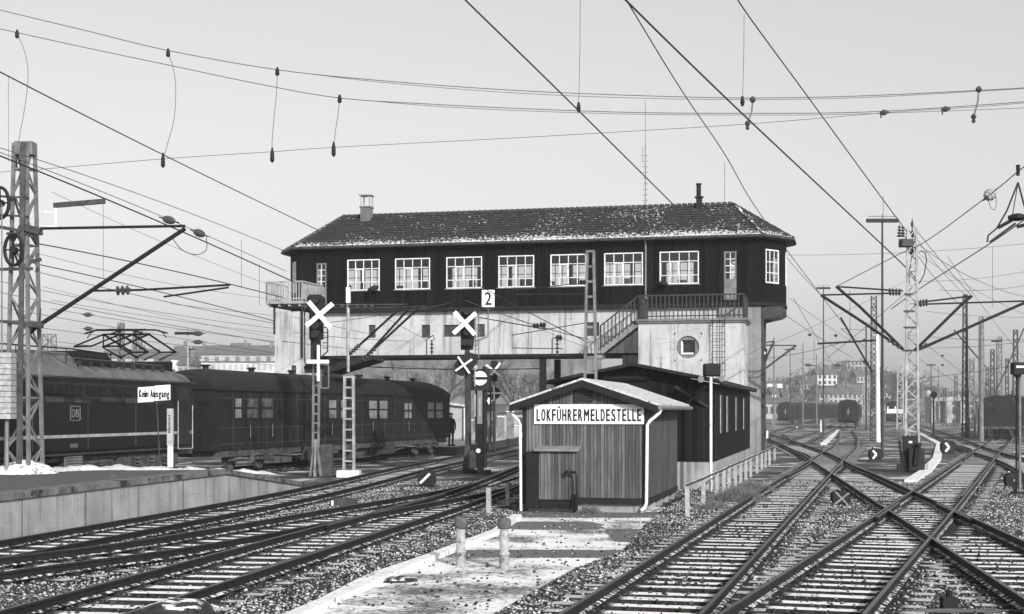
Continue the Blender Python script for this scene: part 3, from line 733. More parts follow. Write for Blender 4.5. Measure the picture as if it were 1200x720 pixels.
    bk=MB(LB); bk.box((wc[0]-.6,-2.53,wc[1]-.6),(wc[0]-ww,-2.46,wc[1]+.6)); bk.box((wc[0]+ww,-2.53,wc[1]-.6),(wc[0]+.6,-2.46,wc[1]+.6)); bk.box((wc[0]-ww,-2.53,wc[1]-.6),(wc[0]+ww,-2.46,wc[1]-ww)); bk.box((wc[0]-ww,-2.53,wc[1]+ww),(wc[0]+ww,-2.46,wc[1]+.6)); bk.build('brick_surround',M['brickring'],ax)
    wf=MB(LB); wf.box((wc[0]-ww,-2.46,wc[1]-ww),(wc[0]-ww+.07,-2.22,wc[1]+ww)); wf.box((wc[0]-ww+.07,-2.46,wc[1]-ww),(wc[0]+ww-.07,-2.22,wc[1]-ww+.07)); w_=wf.build('round_niche_window',M['white'],ax)  # sunlit reveal painted in: only the left and bottom edges are white
    g_=MB(LB); g_.box((wc[0]-ww+.07,-2.26,wc[1]-ww+.07),(wc[0]+ww,-2.24,wc[1]+ww)); g_.build('pane',M['dglass'],w_)
    cn=MB(LB); cn.box((ra0-.14,-2.76,za),(ra1+.14,.05,za+.10)); cn.box((ra0-.08,-2.70,za-.08),(ra1+.08,-.0,za-.003)); cn.build('cornice',M['steel'],ax)
    ld=MB(LB)
    for px in (835,843.5,849.5): a=a_of(px,-2.75); ld.tube([(a,-2.78,z_of(px,443,-2.75)),(a,-2.78,za+.05)],.018,5)
    a0_=a_of(835,-2.75);a1_=a_of(849.5,-2.75)
    for i in range(10): z=z_of(840,441,-2.75)+i*.27; ld.tube([(a0_,-2.78,z),(a1_,-2.78,z)],.012,5)
    for z in (z_of(840,380,-2.75),z_of(840,425,-2.75)): ld.box((a0_+.0,-2.78,z),(a0_+.03,-2.6,z+.03)); ld.box((a1_-.03,-2.78,z),(a1_,-2.6,z+.03))
    ld.build('ladder',M['black'],ax)
    # railing right balcony
    def railing(name,pts,zb_,zt,n,mat,par,panel=False):
        mb=MB(LB)
        for (p,q),m in zip(zip(pts[:-1],pts[1:]),n):
            mb.beam((p[0],p[1],zt[0] if len(zt)>1 else zt[0]),(q[0],q[1],zt[-1]),.07,.06)
            mb.beam((p[0],p[1],zb_[0]+.12),(q[0],q[1],zb_[-1]+.12),.05,.05)
            for i in range(m+1):
                t=i/m; x=p[0]+(q[0]-p[0])*t; y=p[1]+(q[1]-p[1])*t; l=zb_[0]+(zb_[-1]-zb_[0])*t; h=zt[0]+(zt[-1]-zt[0])*t; big=.07 if i in (0,m) else .045
                mb.box((x-big/2,y-.02,l),(x+big/2,y+.02,h))
            if panel: mb.beam((p[0],p[1],(zb_[0]+zt[0])/2),(q[0],q[1],(zb_[-1]+zt[-1])/2),.03,(zt[0]-zb_[0])*.82)
        return mb.build(name,mat,par)
    zt=z_of(800,346,-2.62)
    railing('railing',[(ra0+.05,-.1),(ra0+.05,-2.66),(ra1-.03,-2.66),(ra1-.03,-.1)],[za+.1],[zt],[8,24,8],M['steel_dk'],ax)
    # stair going down left
    sa=a_of(706,-2.0); zs=z_of(706,383,-2.0)
    st=MB(LB)
    for i in range(9):
        t=(i+.5)/9; x=ra0+(sa-ra0)*t; z=(za+.1)+(zs-zt)*t; st.box((x-.13,-2.5,z-.20),(x+.13,-1.6,z-.14))
    for b in (-2.52,-1.6): st.beam((ra0,b,za),(sa,b,za+(zs-zt)),.06,.30)
    st.box((sa-.25,-2.5,4.6),(sa+.05,-1.6,za+(zs-zt)-.15))
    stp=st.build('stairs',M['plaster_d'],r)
    railing('stair_railing',[(ra0,-2.55),(sa,-2.55)],[za+.05,za+.05+(zs-zt)],[zt,zs],[10],M['steel_dk'],stp)
    # left balcony
    bl0=a_of(311,-2.75); bl1=a_of(354,-2.75); zf=z_of(340,353,-2.75); zr=z_of(340,330,-2.75)
    bs=MB(LB); bs.box((bl0,-2.78,zf-.12),(bl1+.05,-.03,zf))
    for k in range(4): bs.box((bl0+.15+k*(bl1-bl0-.3)/3-.05,-2.7,zf-.24),(bl0+.15+k*(bl1-bl0-.3)/3+.05,-.1,zf-.123))
    bal=bs.build('balcony',M['conc'],r)
    railing('railing',[(bl0+.04,-.1),(bl0+.04,-2.7),(bl1-.03,-2.7)],[zf],[zr],[9,13],M['steel_lt'],bal)
    railing('railing',[(bl1,-2.7),(bl1,-.06)],[zf],[zr],[6],M['steel_lt'],bal,True)
    p=MB(LB)
    for px in (321,353.5): a=a_of(px,-2.45); p.tube([(a,-2.4,z_of(px,392 if px<330 else 420,-2.4)),(a,-2.4,zf-.1)],.05,6)
    loose(p,'balcony_strut',M['black'],bal)
    # small lamps hanging under windows
    for px,py in ((437,339),(777,332)):
        a=a_of(px,-.3); z=z_of(px,py,-.3); l=MB(LB); l.tube([(a,-.02,z+.25),(a,-.3,z+.12)],.02,5); l.lathe((a,-.35,z-.08),[(.26,0),(.22,.1),(.08,.18),(.03,.2)],12); l.build('wall_lamp',M['black'],r)
M['ridge']=gmat('ridge_tile',.03,.06,4,.8,snow=(.52,3.5))
M['brickring']=gmat('brick_surround',.05,.22,16,.9,bmp=(20,.8,.04))
signal_box()
# number sign hung in front of facade
# ---------------- small shed ----------------
S0=Vector((0.27,34.75,0))   # left front corner
def LS(a,b,z): return S0+V3*a+U3*b+Vector((0,0,z))
def gable_wall(mb,w,b,t,z0,ze,za,T=None):
    mb.prism([(0,z0),(w,z0),(w,ze),(w/2,za),(0,ze)],b,b+t,lambda a,z,t_:T(a,t_,z))
M['hroof']=gmat('grey_felt',.13,.22,4,.9)
def small_shed():
    r=thing('wooden_shed','small pale boarded shed with snowy gable roof and long white name board','shed',tuple(LS(1.5,3,-.2)))
    w=3.02; Ls=6.4; z0=.02; ze=2.42; za=2.93
    mb=MB(); gable_wall(mb,w,0,.08,z0,ze,za,LS); mb.build('front_wall',M['wood_shed'],r)
    mb=MB(LS); mb.box((w-.08,.083,z0),(w,Ls,ze)); mb.box((0,.083,z0),(.08,Ls,ze)); mb.build('side_wall',M['wood_shed_side'],r)
    mb=MB(); gable_wall(mb,w,Ls,.08,z0,ze,za,LS); mb.build('back_wall',M['wood_shed_side'],r)
    mb=MB(LS)
    for a in (-.012,w-.09): mb.box((a,-.02,z0),(a+.10,.0,ze-.02))
    mb.box((.09,-.018,z0),(w-.09,-.003,z0+.14)); mb.box((w+.003,.0,z0-.02),(w+.03,Ls,z0+.12)); mb.build('trim_boards',M['dark'],r)
    # base
    mb=MB(LS); mb.box((.12,.12,-.3),(w-.15,.3,z0-.003)); mb.box((w-.3,.1,-.3),(w-.08,1.0,z0-.003))
    for b in (2,3.4,4.8,6.2): mb.box((w-.3,b-.2,-.3),(w-.06,b+.2,z0-.003))
    loose(mb,'foundation_block',M['conc'],r)
    # roof: two slabs
    mb=MB(); ov=.27; slope=(za-ze)/(w/2); th=.05; fo=-.30
    for sg in (0,1):
        P=[(-ov,ze-ov*slope+.07),(w/2,za+.07)] if sg==0 else [(w/2,za+.07),(w+ov+.35,ze-(ov+.35)*slope+.07)]
        if sg==1: P=[(w/2+.001,za+.07),(w+ov+.05,ze-(ov+.05)*slope+.07)]
        (a0,z_0),(a1,z_1)=P
        mb.prism([(a0,z_0),(a1,z_1),(a1,z_1+th),(a0,z_0+th)],fo,Ls+.3,lambda a,z,t:LS(a,t,z))
    rf=mb.build('roof',M['snowroof'],r)
    mb=MB()
    for P in ([(-ov,ze-ov*slope-.10),(w/2,za-.10)],[(w/2,za-.10),(w+ov+.05,ze-(ov+.05)*slope-.10)]):
        (a0,z_0),(a1,z_1)=P; mb.prism([(a0,z_0),(a1,z_1),(a1,z_1+.165),(a0,z_0+.165)],fo+.01,fo+.05,lambda a,z,t:LS(a,t,z))
        mb.prism([(a0,z_0+.12),(a1,z_1+.12),(a1,z_1+.166),(a0,z_0+.166)],fo+.05,Ls+.25,lambda a,z,t:LS(a,t,z))
    mb.build('barge_board',M['dark'],rf)
    # gutters + pipes
    mb=MB(LS); gz=ze-(ov+.05)*slope+.02
    mb.tube([(w+ov+.10,fo+.05,gz),(w+ov+.10,Ls+.3,gz)],.055,8); mb.tube([(-ov-.05,fo+.05,gz),(-ov-.05,Ls+.3,gz)],.055,8); mb.build('gutter',M['steel'],rf)
    mb=MB(LS); mb.tube([(w+ov+.10,.0,gz),(w+ov+.06,-.06,gz-.12),(w+.10,-.10,gz-.32),(w+.04,-.10,gz-.42),(w+.02,-.10,.05),(w-.02,-.14,-.06),(w-.10,-.18,-.12)],.04,10); mb.build('downpipe',M['offwhite'],r)
    mb=MB(LS); mb.tube([(-ov-.05,.0,gz),(-ov-.03,-.06,gz-.12),(-.10,-.10,gz-.30),(-.05,-.10,gz-.42),(-.03,-.10,-.18)],.036,10); mb.build('downpipe',M['offwhite'],r)
    # louvre
    mb=MB(LS); mb.box((w/2-.25,-.03,2.47),(w/2+.22,-.004,2.72)); v=mb.build('vent',M['dark'],r)
    mb=MB(LS)
    for i in range(6): z=2.48+i*.04; mb.box((w/2-.23,-.05,z),(w/2+.2,-.031,z+.018))
    mb.build('louvre_slats',M['steel_dk'],v)
    # name board
    p0=onp(626,497,LS(0,-.05,0),(VX,VY)); p1=onp(754.5,474,LS(0,-.05,0),(VX,VY)); a0=(p0-S0).dot(V3); a1=(p1-S0).dot(V3)
    zb0=p0.z; zb1=p0.z+.475; mb=MB(LS); mb.box((a0,-.055,zb0),(a1,-.022,zb1)); s_=mb.build('name_board',M['white'],r)
    s_['label']='long white board lettered in black capitals'
    put_letters('lettering','LOKFÜHRERMELDESTELLE',LS((a0+a1)/2,-.056,zb0+.215),V3,.285,M['black'],s_,(a1-a0)*.965,.0085,.66)
    # hatch box with small roof on the left
    h0=.10;h1=1.30
    mb=MB(LS); mb.box((h0+.36,-.28,.12),(h1+.08,-.02,1.28)); hb=mb.build('coal_hatch',M['wood_shed'],r)
    mb=MB(LS); mb.box((h0+.04,-.29,-.10),(h0+.357,-.02,1.27)); mb.box((h0+.36,-.24,-.06),(h1+.06,-.05,.11)); mb.box((h1-.02,-.33,-.28),(h1+.12,-.29,.25)); loose(mb,'hatch_frame',M['black'],hb)
    mb=MB(); mb.prism([(-.40,1.285),(0,1.36),(0,1.41),(-.40,1.335)],h0+.26,h1+.14,lambda b,z,t:LS(t,b,z)); mb.build('hatch_roof',M['hroof'],hb)
    # standpipe
    st=thing('standpipe','thin water standpipe with tap beside the shed hatch','standpipe',tuple(LS(1.42,-.45,-.2)))
    mb=MB(LS); mb.tube([(1.42,-.45,-.2),(1.42,-.45,.72),(1.34,-.45,.78)],.018,6); mb.build('pipe',M['black'],st)
    mb=MB(LS); mb.tube([(1.14,-.45,.79),(1.40,-.45,.79)],.03,8); mb.lathe((1.2,-.45,.79),[(.05,-.04),(.06,0),(.05,.05)],8); mb.build('tap',M['black'],st)
small_shed()
# weeds by shed
def bush(c,rx,rz,n,label,mat='leaf2',name='weed_tuft',seed=1,cat='weeds',leaf=.05):
    rr=random.Random(seed); mb=MB(); c=Vector(c)
    for i in range(n):
        x=rr.gauss(0,.5)*rx; y=rr.gauss(0,.5)*rx*.8; hz_=rz*math.exp(-(x*x+y*y)/(rx*rx*.5)); b=c+Vector((x,y,-.02)); l=max(.06,hz_*rr.uniform(.3,1.1)); t=b+Vector((rr.gauss(0,.45)*l,rr.gauss(0,.45)*l,l)); m=b.lerp(t,.6)+Vector((rr.gauss(0,.02),rr.gauss(0,.02),0)); w_=rr.uniform(.003,.009)
        mb.add([b-Vector((w_,0,0)),b+Vector((w_,0,0)),m+Vector((w_*.8,0,0)),m-Vector((w_*.8,0,0)),t],[(0,1,2,3),(3,2,4)])
        if rr.random()<.35:
            s_=leaf*rr.uniform(.2,.6); a=Vector((rr.gauss(0,1),rr.gauss(0,1),rr.gauss(0,1))).normalized()*s_; q=Vector((rr.gauss(0,1),rr.gauss(0,1),rr.gauss(0,1))).normalized()*s_; mb.add([m-a,m+q,m+a],[(0,1,2)])
    o=mb.build(name,M[mat],None,loc=tuple(c)); return tag(o,label,cat)
M['leaf2']=gmat('dry_weeds',.02,.20,14,.9)
bush(LS(1.75,-.55,-.2),.38,.28,900,'small withered weed tuft at the foot of the shed front')
bush((6.1,38.5,-.2),1.0,.50,3200,'heap of dry weeds beside the fence near the near track',seed=4,leaf=.07)
bush((5.0,35.3,-.2),.6,.28,1500,'low dry weeds around the first fence post',seed=5)
bush((7.3,43,-.2),.9,.45,2000,'dry weeds between the fence and the black shed',seed=6,leaf=.07)
# ---------------- black shed ----------------
B0=LS(0,0,0)
def big_shed():
    pr=onp(837,543,Vector((237/F*44.3,44.3,0)),(VX,VY)); P0=Vector((237/F*44.3,44.3,0))-V3*5.0
    def L2(a,b,z): return P0+V3*a+U3*b+Vector((0,0,z))
    r=thing('black_shed','long black boarded shed on concrete base behind the small shed','shed',tuple(L2(2.5,8,-.2)))
    w=5.0; Ls=17.0; z0=.68; ze=3.12; za=3.62
    mb=MB(); gable_wall(mb,w,0,.08,z0,ze,za,L2); mb.build('front_wall',M['wood_black'],r)
    mb=MB(L2); mb.box((w-.08,.083,z0),(w,Ls,ze)); mb.box((0,.083,z0),(.08,Ls,ze)); mb.box((.1,Ls-.1,z0),(w-.1,Ls,ze)); mb.build('side_wall',M['wood_black'],r)
    mb=MB(L2); mb.box((w-.35,.05,-.3),(w-.05,Ls,z0-.003)); mb.box((.0,.05,-.3),(.3,Ls,z0-.003)); mb.box((.3,.05,-.3),(w-1.6,.3,z0-.003)); mb.box((w-1.2,.05,-.3),(w-.35,.3,z0-.003)); mb.build('concrete_base',M['conc'],r)
    mb=MB(); ov=.30; sl_=(za-ze)/(w/2)
    for P in ([(-ov,ze-ov*sl_+.05),(w/2,za+.05)],[(w/2,za+.05),(w+ov,ze-ov*sl_+.05)]):
        (a0,z_0),(a1,z_1)=P; mb.prism([(a0,z_0),(a1,z_1),(a1,z_1+.10),(a0,z_0+.10)],-.5,Ls+.2,lambda a,z,t:L2(a,t,z))
    rf=mb.build('roof',M['darkroof'],r)
    rr=random.Random(2); mb=MB(L2)
    for i in range(26): b=-.4+i*.65; mb.lathe((w+ov-.02,b,ze-.02),[(.05,-.06),(.09,0),(.05,.07)],7)
    mb.build('eave_trim',M['dark_snow'],rf)
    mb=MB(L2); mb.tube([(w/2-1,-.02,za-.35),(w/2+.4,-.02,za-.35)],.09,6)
    mb.build('front_bar',M['black'],r)  # black bar across the front gable
    for px in (844,851.5,862,871):
        b=(onp(px,480,L2(w,0,0),(UX,UY))-L2(w,0,0)).dot(U3)
        m=MB(L2); m.box((w+.003,b,z0+.85),(w+.015,b+.9,ze-.35)); f=m.build('window',M['dark'],r)
        m=MB(L2); m.box((w+.004,b-.10,z0+.85),(w+.03,b-.003,ze-.35)); m.build('frame',M['steel_lt'],f)
    m=MB(L2); m.box((1.0,-.02,2.9),(1.7,-.003,3.15)); m.build('vent',M['black'],r)
    # brace in gable corner
    m=MB(L2); m.beam((w-.2,-.35,ze-.1),(w-1.3,-.03,z0+1.4),.08); m.beam((w-1.2,-.35,ze-.1),(w-.2,-.03,z0+1.7),.07); m.build('brace',M['dark'],r)
    return L2,P0
L2,P2=big_shed()
# lamp / loudspeaker post in front of black shed
r=thing('yard_loudspeaker','dark loudspeaker box on a pale post before the black shed','loudspeaker',(233/F*43,43,-.2))
c=at(833,577,43); mb=MB(); mb.tube([(c.x,43,-.2),(c.x,43,at(833,442,43).z)],.045,10); mb.build('pole',M['offwhite'],r)
p=at(834,434,43); mb=MB(); mb.box((p.x-.25,42.85,p.z-.19),(p.x+.26,43.2,p.z+.20)); b=mb.build('speaker_box',M['black'],r)
mb=MB(); mb.lathe((p.x-.35,42.9,p.z-.28),[(.10,-.08),(.10,.0),(.04,.1)],10,'y'); mb.lathe((p.x+.28,42.9,p.z-.28),[(.08,-.08),(.08,.0),(.04,.1)],10,'y'); loose(mb,'floodlight',M['steel'],r)
bpy.context.view_layer.update()
o=b; bv=o.modifiers.new('b','BEVEL'); bv.width=.06; bv.segments=3
# ---------------- fences ----------------
def fence(pts,label,zt,gapz=0,post=.10,railstop=None,grp=None,tall=None):
    r=thing('post_fence',label,'fence',(pts[0][0],pts[0][1],-.2))
    rr=random.Random(len(pts)); tops=[]
    for i,(x,y) in enumerate(pts):
        h=zt+(tall[i] if tall else 0); mb=MB(); l=rr.uniform(-.02,.02); mb.beam((x,y,-.3),(x+l,y,h),post,post); mb.build('post',M['post'],r); tops.append(Vector((x+l,y,h)))
    mb=MB(); mb.tube([t+Vector((0,0,.03)) for t in tops],.035,6); mb.build('top_rail',M['railtop'],r)
    return r
M['railtop']=gmat('handrail_with_snow',.03,.06,4,.7,snow=(.40,2))
fx=[806,824,840,848,855,862,868,874,880,887,893,897,902,908]
pts=[]
for px in fx:
    k=(px-600)/F; Y=3.89/(.241-k); pts.append((k*Y,Y))
fence(pts,'post fence with snowy handrail along the track beside the black shed',.50)
pts=[(-.55,34.0),(-.1,36.8),(.3,39.6),(.75,42.4)]
fence(pts,'short post fence left of the small shed corner',.42)
# ---------------- locomotive ----------------
def loco():
    d=Vector((-.196,-.98,0)).normalized(); n=Vector((-d.y,d.x,0)) # n points away from camera? checked below
    E0=Vector((-11.10,50.6,0))
    if n.y<0: n=-n
    n=Vector((d.y,-d.x,0)); n = n if n.x<0 else -n     # away from the camera side (towards -x)
    def L(l,s,z): return E0+d*l+n*s+Vector((0,0,z))
    r=thing('electric_locomotive','dark electric locomotive with raised pantograph and grey roof behind the low platform','locomotive',tuple(L(8,1.5,-.15)))
    Ln=16.3; W=2.95
    prof=[(.06,.98),(0,1.1),(0,2.45),(.06,3.10),(.16,3.28)]
    full=prof+[(W-a,z) for a,z in prof[::-1]]
    # body with narrowed rear nose
    def ring(l,shr,full): return [L(l,W/2+(s-W/2)*shr,z) for s,z in full]
    st=[(0,.72),(.35,.93),(.9,1.0),(Ln-.9,1.0),(Ln-.35,.93),(Ln,.72)]
    mb=MB(); vs=[];fs=[];k=len(full)
    for l,s in st: vs+=ring(l,s,full)
    for i in range(len(st)-1):
        for j in range(k): fs.append((i*k+j,i*k+(j+1)%k,(i+1)*k+(j+1)%k,(i+1)*k+j))
    fs+= [tuple(range(k))[::-1],tuple((len(st)-1)*k+j for j in range(k))]
    mb.add(vs,fs); mb.build('body',M['loco'],r)
    # roof
    rp=[(.10,3.23),(.13,3.32),(.32,3.52),(.75,3.66),(W/2,3.72)]; rp=rp+[(W-a,z) for a,z in rp[:-1][::-1]]
    st2=[(.0,.72,-.12),(.35,.93,-.04),(1.1,1.,0),(Ln-1.1,1.,0),(Ln-.35,.93,-.04),(Ln,.72,-.12)]
    mb=MB(); vs=[];fs=[];k=len(rp)
    for l,s,dz in st2: vs+=[L(l,W/2+(a-W/2)*s,z+dz*(z-3.2)*2) for a,z in rp]
    for i in range(len(st2)-1):
        for j in range(k-1): fs.append((i*k+j,i*k+j+1,(i+1)*k+j+1,(i+1)*k+j))
    fs+=[tuple(range(k)),tuple((len(st2)-1)*k+j for j in range(k))[::-1]]
    mb.add(vs,fs); rf=mb.build('roof',M['roofgrey'],r)
    # rain gutter
    mb=MB(); mb.beam(L(.4,-.02,3.24),L(Ln-.4,-.02,3.24),.05,.05); mb.build('rain_gutter',M['steel_dk'],rf)
    # vent band
    mb=MB(); 
    mb.add([L(2.6,-.012,2.52),L(Ln-2.6,-.012,2.52),L(Ln-2.6,.05,3.08),L(2.6,.05,3.08)],[(0,1,2,3)])
    vb=mb.build('vent_band',M['loco_mid'],r)
    mb=MB()
    for i in range(7):
        l=3.2+i*1.6; mb.add([L(l,-.02,2.50),L(l+1.0,-.02,2.50),L(l+1.0,-.005,2.66),L(l,-.005,2.66)],[(0,1,2,3)])
    loose(mb,'window_pane',M['steel_dk'],vb)
    # white stripe
    mb=MB(); mb.add([L(.9,-.006,1.47),L(Ln-.9,-.006,1.47),L(Ln-.9,-.006,1.56),L(.9,-.006,1.56)],[(0,1,2,3)])
    mb.add([L(.35,.098,1.47),L(.9,-.006,1.47),L(.9,-.006,1.56),L(.35,.098,1.56)],[(0,1,2,3)]); mb.add([L(-.003,.40,1.47),L(.35,.098,1.47),L(.35,.098,1.56),L(-.003,.40,1.56)],[(0,1,2,3)])
    mb.build('white_stripe',M['steel_lt'],r)
    mb=MB(); mb.beam(L(.9,-.02,.99),L(Ln-.9,-.02,.99),.03,.06); mb.build('sill_rail',M['steel_dk'],r)
    mb=MB()
    for i in range(14):
        l=2.75+i*.82; mb.prism([(l,2.72),(l+.62,2.72),(l+.62,3.02),(l,3.02)],-.022,-.013,lambda l_,z,t:L(l_,t,z))
    loose(mb,'air_intake',M['dark'],vb)
    mb=MB()
    for l in (1.9,5.0,8.15,11.3,14.4): mb.prism([(l,1.12),(l+.018,1.12),(l+.018,2.45),(l,2.45)],-.010,-.001,lambda l_,z,t:L(l_,t,z))
    loose(mb,'panel_seam',M['under'],r)
    # cab door with rails
    def lx(px,py,s=0.): 
        q=onp(px,py,L(0,s,0),d); return (q-L(0,s,0)).dot(d),q.z
    l0,_=lx(222,480); l1,_=lx(208,480)
    mb=MB(); mb.box
    mb.prism([(l0,1.1),(l1,1.1),(l1,3.05),(l0,3.05)],-.012,.03,lambda l,z,t:L(l,t,z)); dr=mb.build('cab_door',M['loco_mid'],r)
    mb=MB()
    for l in (l0-.1,l1+.1): mb.tube([L(l,-.07,.95),L(l,-.07,2.45 if l==l0-.1 else 2.6)],.018,6)
    mb.tube([L(l0-.1,-.07,.95),L(l1+.1,-.07,.95)],.015,6); mb.tube([L(l0,-.07,.45),L(l1,-.07,.45)],.02,6); loose(mb,'handrail',M['steel_lt'],dr)
    mb=MB(); mb.prism([(l0+.15,2.2),(l1-.15,2.2),(l1-.15,2.8),(l0+.15,2.8)],-.018,-.013,lambda l,z,t:L(l,t,z)); mb.build('door_window',M['dglass'],dr)
    # rear cab side window pane painted pale for the light it catches
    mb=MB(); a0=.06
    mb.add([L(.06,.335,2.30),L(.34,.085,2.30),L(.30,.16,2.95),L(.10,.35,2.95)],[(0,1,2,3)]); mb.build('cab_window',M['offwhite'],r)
    # emblem and numbers
    q=onp(88,484.5,L(0,-.004,0),d); le=(q-E0).dot(d)
    mb=MB()
    hw,hh=.27,.20
    def fr(a0,z0,a1,z1): mb.prism([(le+a0,q.z+z0),(le+a1,q.z+z0),(le+a1,q.z+z1),(le+a0,q.z+z1)],-.02,-.004,lambda l,z,t:L(l,t,z))
    fr(-hw,-.22,hw,-.20); fr(-hw,.19,hw,.22); fr(-hw-.03,-.20,-hw,.20); fr(hw,-.20,hw+.03,.20)
    em=mb.build('railway_emblem',M['steel'],r)
    put_text('lettering','DB',L(le,-.014,q.z),-d,.24,M['steel'],em,.42,.01,fat=.004)
    q=onp(86.5,522.5,L(0,-.004,0),d); put_text('number_plate','110 459-1',L((q-E0).dot(d),-.014,q.z),-d,.13,M['steel'],r,.44,.005)
    q=onp(150,529,L(0,-.004,0),d)
    mb=MB()
    for i in range(5):
        l=(q-E0).dot(d)-.5+i*.24; mb.prism([(l,q.z-.02),(l+.15,q.z-.02),(l+.15,q.z+.02),(l,q.z+.02)],-.01,-.004,lambda l,z,t:L(l,t,z))
    loose(mb,'data_panel',M['steel_dk'],r)
    # buffer beam, bogies, wheels
    mb=MB(); mb.prism([(0.1,.75),(Ln-.1,.75),(Ln-.1,1.0),(.1,1.0)],.25,W-.25,lambda l,z,t:L(l,t,z)); mb.build('frame',M['under'],r)
    mb=MB()
    for s in (.55,W-.55): mb.lathe(L(.1,s,1.03),[(.07,-.0),(.07,.35),(.23,.36),(.24,.42)],12,(n,Vector((0,0,1)),-d))
    loose(mb,'buffer',M['black'],r)
    for c_ in (3.6,Ln-3.6):
        b=MB(); b.prism([(c_-2.1,.45),(c_+2.1,.45),(c_+2.2,.85),(c_-2.2,.85)],.18,.32,lambda l,z,t:L(l,t,z)); b.prism([(c_-.7,.25),(c_+.7,.25),(c_+.9,.5),(c_-.9,.5)],.14,.30,lambda l,z,t:L(l,t,z))
        for dd in (-1.7,0,1.7): 
            for k in range(4): b.lathe(L(c_+dd*.6,.12,.35+k*.12),[(.10,0),(.10,.05)],8)
        bo=b.build('bogie',M['under'],r)
        for dd in (-1.7,1.7):
            w_=MB(); w_.lathe(L(c_+dd,.40,.62),[(.62,-.06),(.64,.08),(.3,.1)],22,(d,Vector((0,0,1)),n)); w_.build('wheel',M['under'],bo)
    mb=MB(); mb.prism([(6.2,.35),(9.2,.35),(9.2,.75),(6.2,.75)],.15,.8,lambda l,z,t:L(l,t,z))
    for i in range(5): mb.prism([(6.3,.38+i*.07),(9.1,.38+i*.07),(9.1,.41+i*.07),(6.3,.41+i*.07)],.12,.15,lambda l,z,t:L(l,t,z))
    mb.build('equipment_box',M['under'],r)
    mb=MB()
    for i in range(6): q=onp(86,536+i*3.2,L(0,.05,0),d); l=(q-E0).dot(d); mb.tube([L(l-.5,.05,q.z),L(l+.5,.05,q.z)],.04,6)
    mb.build('sand_pipes',M['steel'],r)
    # roof hoods
    cs=W/2
    def hood(pxs,zt,mat,nm,w_=1.8,zb=3.55):
        l0=(onp(pxs[0],430,L(0,cs-w_/2,0),d)-E0).dot(d); l1=(onp(pxs[1],430,L(0,cs-w_/2,0),d)-E0).dot(d)
        mb=MB(); s=.35
        P=[(l1-s,zb),(l0+s*.2,zb),(l0+s,zt),(l1-s*.2 ,zt)]
        lo,hi=min(l0,l1),max(l0,l1)
        vs=[]
        for l,z,ww in ((lo,zb,w_),(hi,zb,w_),(hi-.15,zt,w_-.5),(lo+.5,zt,w_-.5)): vs+=[L(l,cs-ww/2,z),L(l,cs+ww/2,z)]
        mb.add(vs,[(0,2,4,6),(1,7,5,3),(0,6,7,1),(2,3,5,4),(6,4,5,7),(0,1,3,2)]); o=mb.build(nm,mat,rf); return lo,hi
    lo,hi=hood((97,38),4.02,M['roofgrey'],'roof_hood')
    hood((141,99),4.12,M['black'],'roof_equipment',1.7,3.5)
    mb=MB()
    for i in range(9):
        l=1.9+i*.72; mb.lathe(L(l,.55,3.58),[(.10,0),(.10,.03),(.04,.05),(.09,.09),(.04,.12),(.09,.15),(.03,.18)],8)
    mb.tube([L(1.9,.55,3.8),L(8,.55,3.85)],.03,6)
    mb.build('roof_insulators',M['insul'],rf)
    # walkway rail + cable along roof
    mb=MB(); mb.tube([L(5.5,cs-.9,4.05),L(8,cs-.9,4.12),L(12,cs-.9,4.1),L(16,cs-.9,4.1)],.025,6)
    for l in (5.6,7,8.4,9.8,11.2,12.6): mb.tube([L(l,cs-.9,3.7),L(l,cs-.9,4.12)],.015,5)
    mb.build('roof_cable',M['black'],rf)
    # pantograph (diamond) : drawn on two side planes
    pm=MB()
    def pt(px,py,s): q=onp(px,py,L(0,cs,0),d); return L((q-L(0,cs,0)).dot(d),s,q.z)
    sA,sB=cs-.30,cs+.30
    for s in (sA,sB):
        t=.036
        pm.tube([pt(131,392,s),pt(164,413,s),pt(150,419,s)],t,6); pm.tube([pt(165,392,s),pt(130,407,s),pt(152,420,s)],t,6)
        pm.tube([pt(165,392,s),pt(197,413,s),pt(178,422,s)],t,6); pm.tube([pt(131,392,s),pt(97,406,s)],t*.8,6); pm.tube([pt(131,393,s),pt(131,406,s)],t*.7,6)
    for x,y in ((131,392),(165,392),(197,413),(164,413),(130,406),(97,406)): pm.tube([pt(x,y,sA),pt(x,y,sB)],.035,6)
    pm.tube([pt(131,392,sA),pt(165,392,sA)],.035,6)
    pn=pm.build('pantograph',M['black'],r)
    ph=MB()
    for x in (133,163): ph.tube([pt(x+dx,y,s) for dx,y,s in ((0,391,cs-1.05),(0,387,cs-.6),(0,386.5,cs+.6),(0,391,cs+1.05))],.03,6)
    for s in (cs-.5,cs+.5): ph.tube([pt(119,396,s),pt(123,390,s),pt(128,387.5,s),pt(171,387.5,s),pt(176,391,s),pt(179,396,s)],.02,6)
    ph.tube([pt(128,386.5,cs),pt(171,386.5,cs)],.035,6); ph.build('pantograph_head',M['black'],pn)
    pb=MB(); pb.prism([(0,0)]*0 or [(0,0),(1,0),(1,1),(0,1)],0,1,lambda u,v,t:pt(140+u*50,440-v*16,sA-.1+t*1.5)); pb.build('pantograph_base',M['black'],pn)
loco()
